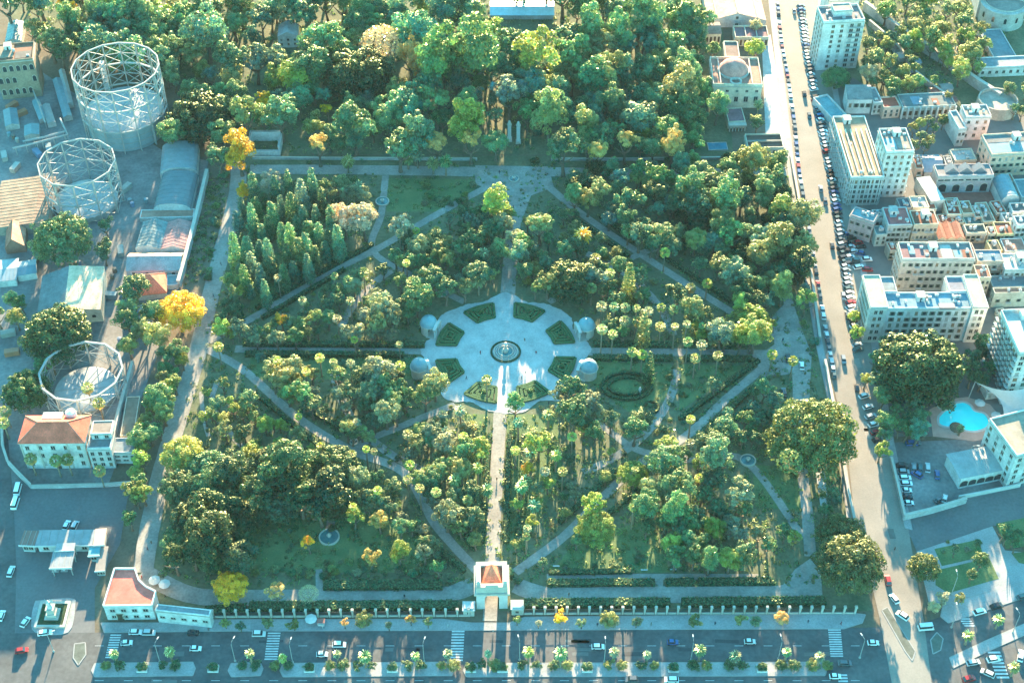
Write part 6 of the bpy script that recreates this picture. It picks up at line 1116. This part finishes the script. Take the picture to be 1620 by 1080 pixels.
flat_roof('station_shop', "dark brown roofed end of the petrol station", 'petrol station', (30, 862), (54, 863), (33, 838), 4.3, .4, (.5, .26, .2), 0, ribs=3, wallc=(.6, .62, .62)); flat_roof('station_shop', "cream roofed end of the petrol station", 'petrol station', (147, 862), (165, 861), (151, 836), 4.5, .4, (1.2, .8, .58), 0, wallc=(.62, .6, .56))
flat_roof('fuel_canopy', "square fuel canopy on posts before the petrol station", 'canopy', (78, 898), (113, 897), (83, 872), 5.2, .6, (.46, .48, .5), 1, ribs=4); flat_roof('fuel_canopy', "pale roof linking the fuel canopy to the station", 'canopy', (87, 871), (117, 870), (90, 859), 5.5, .4, (.58, .6, .6), 1); flat_roof('kiosk', "small kiosk with a bright turquoise roof at the petrol station", 'kiosk', (139, 879), (157, 878), (142, 865), 4.0, .4, (.22, .60, .66), 0, wallc=(.5, .6, .62)); flat_roof('car_wash', "narrow car wash shed with a turquoise end", 'shed', (150, 903), (166, 902), (158, 864), 3.6, .4, (.5, .42, .36), 0, wallc=(.35, .56, .6))
for (x, y, l) in [(88, 895, "fuel pump under the canopy, left one"), (102, 894, "fuel pump under the canopy, right one")]: t = thing('fuel_pump', l, 'fuel pump', W(x, y + 8)); b_ = MB(); b_.box((0, 0, .9), (.8, .5, 1.8)); b_.obj('cabinet', WHITE, t); b_ = MB(); b_.box((0, 0, .08), (2.4, 1.2, .16)); b_.obj('island', CONC, t)
h = HT(165, 981, 958); poly = [W(*p, h) for p in [(163, 957), (240, 956), (246, 934), (230, 926), (219, 916), (213, 898), (181, 898)]]; o = Vector((poly[0].x, poly[0].y, 0)); t = thing('corner_building', "white corner building with a pink flat roof and curved rear side", 'building', o); pl = [(p.x - o.x, p.y - o.y) for p in poly]
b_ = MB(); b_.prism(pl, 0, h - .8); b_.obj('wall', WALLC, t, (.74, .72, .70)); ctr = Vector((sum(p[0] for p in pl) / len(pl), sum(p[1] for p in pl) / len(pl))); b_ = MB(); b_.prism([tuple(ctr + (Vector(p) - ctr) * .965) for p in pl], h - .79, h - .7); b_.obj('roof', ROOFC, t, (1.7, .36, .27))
b_ = MB()
for p, q in zip(pl, pl[1:] + pl[:1]): b_.bar((p[0], p[1], h - .4), (q[0], q[1], h - .4), .5, 0, .9)
b_.obj('parapet', WHITE, t); e = Vector((pl[1][0], pl[1][1], 0)); L = e.length; e.normalize(); rz = math.atan2(e.y, e.x)
for k in range(4):
    for j in range(2): p = e * (L * (k + .7) / 4.4) + Vector((e.y, -e.x, 0)) * .02; link('window', WINM['w'], t, (p.x, p.y, 1.2 + 3.4 * j), rz, (1.5, 1, 1.3))
p = e * (L * .28); link('door', WINM['d'], t, (p.x, p.y, 0), rz, (2.2, 1, 3.4))
B = Bld('garden_wing', "low white wing trailing from the pink roofed building to the fence", (246, 965), (331, 974), (247, 955), 984); B.block(wall=WH, roof=(.5, .55, .58), par=.3).grid(5, 1, w=1.6, h=1.0)
sheet("monument_paving", smooth_line([(56, 950), (112, 946), (119, 958), (108, 1000), (56, 1000), (50, 975), (56, 950)], 4)[:-1], .17, SIDEW, .15)
c = W(84, 973); t = thing('monument', "white winged statue on a stepped pedestal in a square planted frame", 'monument', c)
b_ = MB()
for (x, y, lx, ly) in ((0, -4.6, 10, .9), (0, 4.6, 10, .9), (-4.6, 0, .9, 8.3), (4.6, 0, .9, 8.3)): b_.box((x, y, .5), (lx, ly, .8))
b_.obj('stone_frame', STONE, t); b_ = MB()
for (x, y, lx, ly) in ((0, -3.2, 7.8, 1.4), (0, 3.2, 7.8, 1.4), (-3.2, 0, 1.4, 5), (3.2, 0, 1.4, 5)): b_.box((x, y, .45), (lx, ly, .6))
b_.obj('planting', HEDGEM, t); b_ = MB(); b_.box((0, 0, .5), (4.6, 4.6, .9)); b_.box((0, 0, 1.6), (3.2, 3.2, 1.4)); b_.box((0, 0, 3.4), (2.3, 2.3, 2.2)); b_.box((0, 0, 4.6), (2.8, 2.8, .3)); b_.obj('pedestal', STONE, t)
b_ = MB(); b_.lathe([(.9, 4.7), (.75, 5.5), (.5, 6.4), (.62, 7.1), (.3, 7.6), (.18, 7.75), (.3, 8.0), (.22, 8.3), (0, 8.4)], 10); b_.tube([(.4, 0, 7.1), (.9, .1, 7.6), (.8, 0, 8.8)], [.2, .16, .1], 6); b_.tube([(-.4, 0, 7.1), (-.9, -.2, 6.5), (-.6, -.5, 6.0)], [.2, .16, .1], 6)
for s in (-1, 1): b_.face([(s * .2, .3, 7.2), (s * 1.3, .8, 8.2), (s * 1.1, .9, 6.4), (s * .3, .4, 6.0)]); b_.face([(s * .2, .38, 7.2), (s * .3, .48, 6.0), (s * 1.1, .98, 6.4), (s * 1.3, .88, 8.2)])
b_.obj('statue', WHITE, t, smooth=True)
# ================================================================== vehicles
def car_body(L=4.2, Wd=1.75, H1=.85, H2=1.45, van=False):
    b_ = MB(); prof = [(-L / 2, .3), (-L / 2, .7), (-L / 2 + .15, H1), (L / 2 - .9, H1 + .02), (L / 2 - .1, .72), (L / 2, .5), (L / 2, .3)]; h = Wd / 2
    for i in range(len(prof)):
        (x0, z0), (x1, z1) = prof[i], prof[(i + 1) % len(prof)]; b_.face([(x0, -h, z0), (x1, -h, z1), (x1, h, z1), (x0, h, z0)][::-1])
    b_.face([(x, -h, z) for x, z in prof][::-1]); b_.face([(x, h, z) for x, z in prof])
    x0, x1 = (-L / 2 + .3, L / 2 - .6) if van else (-L / 2 + .75, L / 2 - 1.6); b_.box(((x0 + x1) / 2, 0, H2), (x1 - x0, Wd - .42, .1)); me = b_.mesh('body', CAR)
    g = MB(); lo = [(-L / 2 + .2, -h + .06, H1), (L / 2 - .95, -h + .06, H1), (L / 2 - .95, h - .06, H1), (-L / 2 + .2, h - .06, H1)]; hi = [(x0, -h + .2, H2 - .04), (x1, -h + .2, H2 - .04), (x1, h - .2, H2 - .04), (x0, h - .2, H2 - .04)]
    for k in range(4): g.face([lo[k], lo[(k + 1) % 4], hi[(k + 1) % 4], hi[k]])
    return me, g.mesh('windows', DGLASS)
CARS = [car_body(), car_body(3.7, 1.65, .85, 1.5), car_body(4.6, 1.8, .82, 1.42), car_body(4.4, 1.85, .95, 1.7)]; VAN = car_body(5.2, 2.0, 1.3, 2.3, True)
wm = MB(); wm.lathe([(0, -.1), (.3, -.1), (.31, .1), (0, .1)], 10); wm.v = [(x, z, y) for x, y, z in wm.v]; WHEEL = wm.mesh('wheel', TYRE)
lm = MB(); lm.box((0, 0, 0), (.06, .32, .14)); LAMP = lm.mesh('headlight', WHITE)
PAINTS = [((.75, .75, .74), 'white'), ((.75, .75, .74), 'white'), ((.45, .47, .48), 'silver'), ((.10, .11, .12), 'dark grey'), ((.03, .03, .035), 'black'), ((.25, .27, .29), 'grey'), ((.05, .10, .25), 'blue'), ((.35, .03, .03), 'red'), ((.12, .13, .14), 'charcoal'), ((.5, .5, .5), 'silver'), ((.7, .7, .69), 'white'), ((.03, .03, .03), 'black'), ((.6, .6, .58), 'pale'), ((.08, .12, .12), 'dark green')]
CARSEEN = {}
def car(px, py, ang, where, paint=None, van=False, wheels=True, z=.09, label=None):
    p = random.choice(PAINTS) if paint is None else next(q for q in PAINTS if q[1] == paint); w = W(px, py); me, gl = VAN if van else random.choice(CARS)
    t = thing('parked_car' if 'parked' in where else ('van' if van else 'car'), label or (p[1] + (' van ' if van else ' car ') + where), 'van' if van else 'car', (w.x, w.y, z), ang); USED.setdefault((t.name.split('.')[0], t['label']), []).append(t)
    link('body', me, t, None, 0, None, p[0]); link('windows', gl, t)
    if wheels:
        for sx in (-1.3, 1.3):
            for sy in (-.8, .8): link('wheel', WHEEL, t, (sx, sy, .31))
        for sy in (-.6, .6): link('headlight', LAMP, t, (2.02, sy, .62))
    return t
E_, W__, N_ = 0.0, math.pi, math.pi / 2
for (x, y, a, p, l) in [(215, 1001, 0, 'white', "parked at the kerb below the pink building, left of the pair"), (236, 1002, 0, 'silver', "parked at the kerb below the pink building, right of the pair"), (201, 1018, .1, 'white', "beside the zebra crossing at the piazza"), (306, 1002, 0, 'black', "at the kerb before the white garden wing"), (310, 1027, 0, 'white', "driving alone past the first median palms"), (72, 1002, .15, 'white', "below the monument"), (41, 985, 1.2, 'pale', "curving round the monument"), (35, 1030, .2, 'red', "turning on the piazza near the picture edge"),
                        (106, 832, 1.4, 'white', "parked behind the petrol station, left one"), (119, 833, 1.4, 'silver', "parked behind the petrol station, right one"), (410, 1004, 0, 'pale', "just left of the second zebra crossing"), (537, 1021, 0, 'white', "driving in the middle of the avenue left of the gate"), (510, 1036, 0, 'white', "crossing the sunlit streak by the median"), (946, 1024, 0, 'white', "right of the sunlit streaks on the avenue"), (1064, 1017, 0, 'blue', "alone in mid avenue"), (1186, 1016, 0, 'pale', "in mid avenue near the boulevard"), (999, 1076, 3.14, 'dark grey', "cut by the bottom edge, left one"), (1062, 1076, 3.14, 'white', "cut by the bottom edge, right one"), (1381, 1018, 0, 'white', "entering the junction from the avenue"), (1549, 969, .3, 'white', "on the slanting avenue beside the crossing"), (1576, 960, .3, 'black', "ahead of the white one on the slanting avenue"), (1617, 945, .3, 'dark green', "at the picture edge on the slanting avenue"), (1321, 1071, 0, 'white', "waiting at the bottom edge by the crossing"), (1427, 975, 2.4, 'white', "turning beside the boulevard island, front one"), (1414, 948, 2.0, 'white', "turning beside the boulevard island, rear one"), (1404, 919, 1.6, 'red', "in the shade of the great corner fig"), (1571, 1044, .2, 'white', "waiting at the lower crossing"), (1539, 1049, .2, 'silver', "below the slanting median"), (1562, 1066, 2.6, 'silver', "by the lower crossing at the bottom"), (1614, 1038, 1.2, 'white', "in the bottom corner"), (1240, 622, 1.6, 'dark grey', "parked on the right forecourt, lower"), (1268, 580, 1.5, 'white', "parked on the right forecourt, upper"), (1246, 568, 1.5, 'black', "parked beside the palm on the right forecourt"), (1532, 1075, .3, 'red', "cut by the bottom edge below the slanting median"), (18, 905, 1.5, 'pale', "in the dark side street"), (3, 975, 1.5, 'white', "in the dark side street at the picture edge"), (1336, 1050, 0, 'dark grey', "just beyond the median end")]: car(x, y, a, l, p)
car(29, 776, 1.6, "parked beside the villa wall, upper one", 'white', True); car(25, 798, 1.55, "parked beside the villa wall, lower one", 'white', True); car(1464, 994, .1, "waiting by the traffic island", 'pale', True)
def along(line, y):
    for (x0, y0), (x1, y1) in zip(line[:-1], line[1:]):
        if y0 <= y <= y1: return x0 + (x1 - x0) * (y - y0) / (y1 - y0)
    return line[-1][0]
dirB = W(1440, 1000) - W(1262, 40); ANG = math.atan2(-dirB.y, -dirB.x)
LK = [(1229, 0), (1235, 65), (1246, 125), (1256, 195), (1263, 270), (1285, 400), (1307, 530), (1320, 600)]; y = 2.0
def row_label(y): return "nearest the top edge" if y < 90 else "level with the domed institute" if y < 190 else "level with the striped tenement" if y < 320 else "level with the old houses" if y < 430 else "level with the long hotel" if y < 560 else "level with the vast dark fig"
while y < 600:
    if random.random() < .9: car(along(LK, y), y, ANG + random.uniform(-.03, .03), "parked along the garden kerb, " + row_label(y), wheels=False)
    y += 7.2 + y * .006
RK = [(1262, 0), (1274, 90), (1290, 170), (1306, 245), (1320, 330), (1330, 400), (1350, 530), (1362, 600), (1380, 690)]; y = 12.0
while y < 560:
    if random.random() < .93: car(along(RK, y) + 3, y, ANG - 1.2 + random.uniform(-.05, .05), "parked slantwise town side, " + row_label(y), wheels=False)
    y += 5.4 + y * .004
for (x, y, p) in [(1367, 628, 'white'), (1373, 645, 'white'), (1377, 660, 'silver'), (1382, 673, 'white'), (1384, 685, 'red'), (1387, 697, 'black')]: car(x, y, ANG - 1.2, "parked slantwise beside the hotel garden", p)
for (x, y) in [(1340, 372), (1347, 378), (1338, 386), (1346, 392), (1340, 399), (1350, 400), (1357, 386), (1362, 392), (1352, 372), (1360, 402), (1344, 408), (1352, 414), (1371, 412), (1372, 428), (1342, 418), (1358, 424)]: car(x, y, random.choice((.2, .1, 2.9)) + random.uniform(-.2, .2), "parked in the small square", wheels=False)
for i, (x, y, a) in enumerate([(1427, 738, 0), (1429, 748, 0), (1431, 757, 0), (1433, 766, 0), (1434, 777, 0), (1435, 787, 0), (1437, 797, 0), (1445, 741, 1.4), (1455, 741, 1.4), (1467, 741, 1.4), (1450, 752, 2.4), (1482, 752, 1.4), (1485, 792, .5), (1494, 790, 1.2), (1442, 703, 0), (1447, 702, 0)]): car(x, y, a, "parked in the hotel car park", wheels=True)
for i, (x, y) in enumerate([(1256, 20), (1272, 150), (1280, 185), (1298, 300), (1305, 320), (1316, 390), (1334, 470), (1340, 500), (1334, 570), (1355, 615)]): car(x, y, ANG if i % 2 else ANG + math.pi, "driving on the boulevard " + row_label(y), random.choice(('black', 'dark grey', 'grey')), wheels=False)
# ================================================================== street furniture
def lamp_mesh(h=10.5):
    b_ = MB(); b_.tube([(0, 0, 0), (0, 0, 1.2), (0, 0, h - 1), (.3, 0, h - .2), (1.8, 0, h)], [.2, .14, .09, .07, .06], 8); p = b_.mesh('pole', STEEL); g = MB(); g.box((2.1, 0, h), (1.0, .34, .14)); f = MB(); f.lathe([(.38, 0), (.34, .5), (.2, .6)], 8); return p, g.mesh('lamp_head', WHITE), f.mesh('foot', CONC)
LPM = lamp_mesh()
for i, (x, y, a) in enumerate([(253, 1046, 1.2), (372, 1045, 1.2), (463, 1047, 1.4), (671, 1046, 1.3), (822, 1043, 1.8), (956, 1046, 1.6), (1093, 1043, 1.6), (1231, 1042, 1.7), (1360, 1040, 2.0), (1505, 992, 1.6), (1602, 1000, 1.9), (1505, 940, 1.6), (1528, 735, 0), (85, 1030, .4)]):
    t = thing('street_lamp', "white street lamp " + ["by the piazza end of the median", "beside the third median palm", "left of the fourth median palm", "between the seventh and eighth median palms", "just right of the gate axis", "beside the sunlit streaks", "in mid avenue near the blue car", "near the crossing below the twin figs", "at the junction end of the avenue", "by the slanting crossing", "on the slanting median", "at the edge of the corner lawn", "in the hotel forecourt", "on the piazza near the red car"][i], 'street lamp', W(x, y), a)
    link('pole', LPM[0], t); link('lamp_head', LPM[1], t); link('foot', LPM[2], t)
pb = MB(); pb.box((0, -1.1, .55), (3.4, .3, .9)); pb.box((0, 1.1, .55), (3.4, .3, .9)); pb.box((-1.55, 0, .55), (.3, 1.9, .9)); pb.box((1.55, 0, .55), (.3, 1.9, .9)); PBOX = pb.mesh('box', WHITE)
for i, (x, n) in enumerate([(226, "at the piazza end"), (338, "on the second strip"), (490, "right of the second zebra crossing"), (621, "right of the sixth palm"), (745, "left of the gate axis palm"), (795, "right of the gate axis palm"), (929, "between the sunlit streaks"), (1065, "near the blue car"), (1205, "near the junction")]):
    t = thing('planter_box', "white planter box with dark bush on the median " + n, 'planter', W(x, 1059)); t.location.z = .17; link('box', PBOX, t); link('bush', LIB['round'][i % 6], t, (0, 0, 1.6), 0, (1.7, 1.4, 1.3), COLS['D'])
for i, x in enumerate(MEDP):
    for sgn in (-1, 1):
        xx = x + sgn * random.uniform(9, 12); w = W(xx, 1055); t = thing('bush', "dark round bush on the avenue median, %s of palm %s" % ("left" if sgn < 0 else "right", ["one", "two", "three", "four", "five", "six", "seven", "eight", "nine", "ten", "eleven", "twelve", "thirteen", "fourteen", "fifteen", "sixteen", "seventeen"][i]), 'bush', (w.x, w.y, .15), random.uniform(0, 6)); r = random.uniform(1.4, 2.0); link('foliage', random.choice(LIB['round']), t, (0, 0, r * .6), 0, (r * 1.1, r, r * .8), COLS[random.choice('DDO')])
# cafe parasols behind the pink building
pm_ = MB()
for k in range(8):
    a0, a1 = k * math.pi / 4, (k + 1) * math.pi / 4; pm_.face([(2 * math.cos(a0), 2 * math.sin(a0), 2.3), (2 * math.cos(a1), 2 * math.sin(a1), 2.3), (0, 0, 3.0)]); pm_.face([(2 * math.cos(a1), 2 * math.sin(a1), 2.22), (2 * math.cos(a0), 2 * math.sin(a0), 2.22), (0, 0, 2.92)])
PCAN = pm_.mesh('canopy', WHITE); q_ = MB(); q_.tube([(0, 0, 0), (0, 0, 2.95)], .05, 6); q_.lathe([(.4, 0), (.4, .1), (0, .1)], 8); PPOLE = q_.mesh('pole', STEEL)
for (x, y, l) in [(246, 924, "white parasol in the cafe court, largest"), (262, 930, "white parasol in the cafe court, next to the curved wall"), (493, 985, "white market parasol on the avenue pavement"), (1548, 644, "white parasol on the pool deck, upper"), (1574, 664, "white parasol on the pool deck, lower")]: t = thing('parasol', l, 'parasol', W(x, y)); t.location.z = .17; link('canopy', PCAN, t); link('pole', PPOLE, t)
t = thing('market_stall', "small stall with a red and white roof on the avenue pavement", 'stall', W(493, 988)); t.location.z = .17; b_ = MB(); b_.box((3.2, 0, .5), (2.2, 1.2, 1.0)); b_.obj('counter', WHITE, t); b_ = MB(); b_.box((3.2, 0, 2.2), (2.6, 1.8, .12)); b_.obj('roof', METALC, t, (.6, .2, .16)); b_ = MB(); [b_.box((3.2 + sx, sy, 1.1), (.08, .08, 2.2)) for sx in (-1.1, 1.1) for sy in (-.7, .7)]; b_.obj('post', STEEL, t)
bm_ = MB(); bm_.box((0, 0, .45), (2.2, .5, .1)); bm_ = bm_.mesh('seat', WHITE); lg = MB(); lg.box((0, 0, .2), (.15, .45, .4)); lg = lg.mesh('leg', STONE)
for i, (x, y, l) in enumerate([(1019, 902, "beside the front hedge walk"), (880, 896, "on the sunlit lawn"), (1065, 901, "under the southeast grove"), (905, 640, "at the lower rim of the plaza"), (700, 470, "behind the upper left flower beds"), (905, 470, "behind the upper right flower beds"), (330, 520, "on the west walk crossing")]): t = thing('stone_bench', "white stone bench " + l, 'bench', W(x, y)); link('seat', bm_, t); link('leg', lg, t, (-.8, 0, 0)); link('leg', lg, t, (.8, 0, 0))
# ================================================================== people: one continuous skinned body each
def person_mesh(i, stride):
    V = [(0, 0, .95), (0, 0, 1.2), (0, 0, 1.42), (0, 0, 1.54), (0, .02, 1.68), (.11, 0, .9), (.12, stride * .5, .5), (.12, stride, .06), (.12, stride + .14, .03), (-.11, 0, .9), (-.12, -stride * .5, .5), (-.12, -stride, .06), (-.12, -stride + .14, .03), (.21, 0, 1.4), (.26, -stride * .4, 1.12), (.25, -stride * .3 + .08, .86), (-.21, 0, 1.4), (-.26, stride * .4, 1.12), (-.25, stride * .3 + .08, .86)]
    Ed = [(0, 1), (1, 2), (2, 3), (3, 4), (0, 5), (5, 6), (6, 7), (7, 8), (0, 9), (9, 10), (10, 11), (11, 12), (2, 13), (13, 14), (14, 15), (2, 16), (16, 17), (17, 18)]
    rad = [.15, .14, .16, .06, .12, .1, .075, .05, .04, .1, .075, .05, .04, .07, .05, .035, .07, .05, .035]; me = bpy.data.meshes.new('person_%d' % i); me.from_pydata(V, Ed, []); o = bpy.data.objects.new('tmp', me); COL.objects.link(o); m = o.modifiers.new('skin', 'SKIN'); 
    for v, r_ in zip(me.skin_vertices[0].data, rad): v.radius = (r_, r_ * .8)
    me.skin_vertices[0].data[0].use_root = True; dg = bpy.context.evaluated_depsgraph_get(); out = bpy.data.meshes.new_from_object(o.evaluated_get(dg)); bpy.data.objects.remove(o); out.materials.clear(); out.materials.append(mat("clothing", (.8, .8, .8), .9, .1, objcol=True)); out.polygons.foreach_set("use_smooth", [True] * len(out.polygons)); return out
PERS = [person_mesh(0, .05), person_mesh(1, .25)]
for i, (x, y) in enumerate([(511, 994), (709, 992), (1030, 989), (1064, 988), (1131, 988), (945, 990), (825, 600), (831, 592), (848, 560), (738, 600), (868, 640), (760, 560), (830, 540), (1238, 540), (225, 915), (234, 870), (240, 860), (262, 945), (640, 945), (900, 942), (350, 420), (338, 470), (1278, 985), (1330, 988), (780, 1000), (786, 760), (812, 330), (790, 275), (1415, 870), (1449, 905)]):
    c = random.choice([((.06, .07, .1), 'dark blue'), ((.3, .05, .05), 'red'), ((.5, .5, .48), 'light'), ((.04, .04, .04), 'black'), ((.2, .16, .1), 'brown')])
    loc = "on the avenue pavement" if y > 980 else "on the round plaza" if 690 < x < 930 and 480 < y < 650 else "on the west walk" if x < 360 else "on a garden walk" if x < 1300 else "on the boulevard crossing"
    w = W(x, y); t = tag(link('person', PERS[i % 2], None, (w.x, w.y, .17 if y > 980 else .14), random.uniform(0, 6.28), None, c[0]), "person in %s clothes walking %s" % (c[1], loc), 'person'); USED.setdefault(('person', t['label']), []).append(t)
# ================================================================== air
hb = MB(); hb.box((0, 1100, 219), (5200, 5000, 442)); hz = hb.obj("haze", [])
hz["kind"] = "stuff"
hm = bpy.data.materials.new("haze"); hm.use_nodes = True; ht = hm.node_tree; ht.nodes.clear()
ho = ht.nodes.new("ShaderNodeOutputMaterial"); hv = ht.nodes.new("ShaderNodeVolumePrincipled")
hv.inputs["Color"].default_value = (0.75, 0.95, 1.0, 1); hv.inputs["Density"].default_value = 0.000015; hv.inputs["Anisotropy"].default_value = 0.0
ht.links.new(hv.outputs[0], ho.inputs["Volume"]); hz.data.materials.append(hm)
# ================================================================== labels: things that look alike are told apart by their order in the place
ORD = ["first", "second", "third", "fourth", "fifth", "sixth", "seventh", "eighth", "ninth", "tenth", "eleventh", "twelfth"]
for (nm, lab), os_ in USED.items():
    if len(os_) < 2: continue
    for o in os_: o["group"] = lab.replace(' tree ', ' trees ').replace(' cypress ', ' cypresses ').replace(' shrub ', ' shrubs ').replace(' palm ', ' palms ').replace(' car ', ' cars ')
    sc_ = sorted(os_, key=lambda o: -o.location.y); nb = max(1, math.ceil(len(os_) / 12)); bands = [sc_[i * len(sc_) // nb:(i + 1) * len(sc_) // nb] for i in range(nb)]
    bn = {1: [""], 2: ["farther", "nearer"], 3: ["farthest", "middle", "nearest"], 4: ["farthest", "farther middle", "nearer middle", "nearest"], 5: ["farthest", "second farthest", "middle", "second nearest", "nearest"]}.get(nb, ["row %s" % ORD[i % 12] for i in range(nb)])
    along_row = 'parked' in lab or 'driving' in lab
    for bd, nmb in zip(bands, bn):
        for k, o in enumerate(sorted(bd, key=lambda o: -o.location.y if along_row else o.location.x)):
            o["label"] = "%s %s%s" % (ORD[k], "from behind, " if along_row else "from left, ", (nmb + " row, " if nmb else "") + lab)
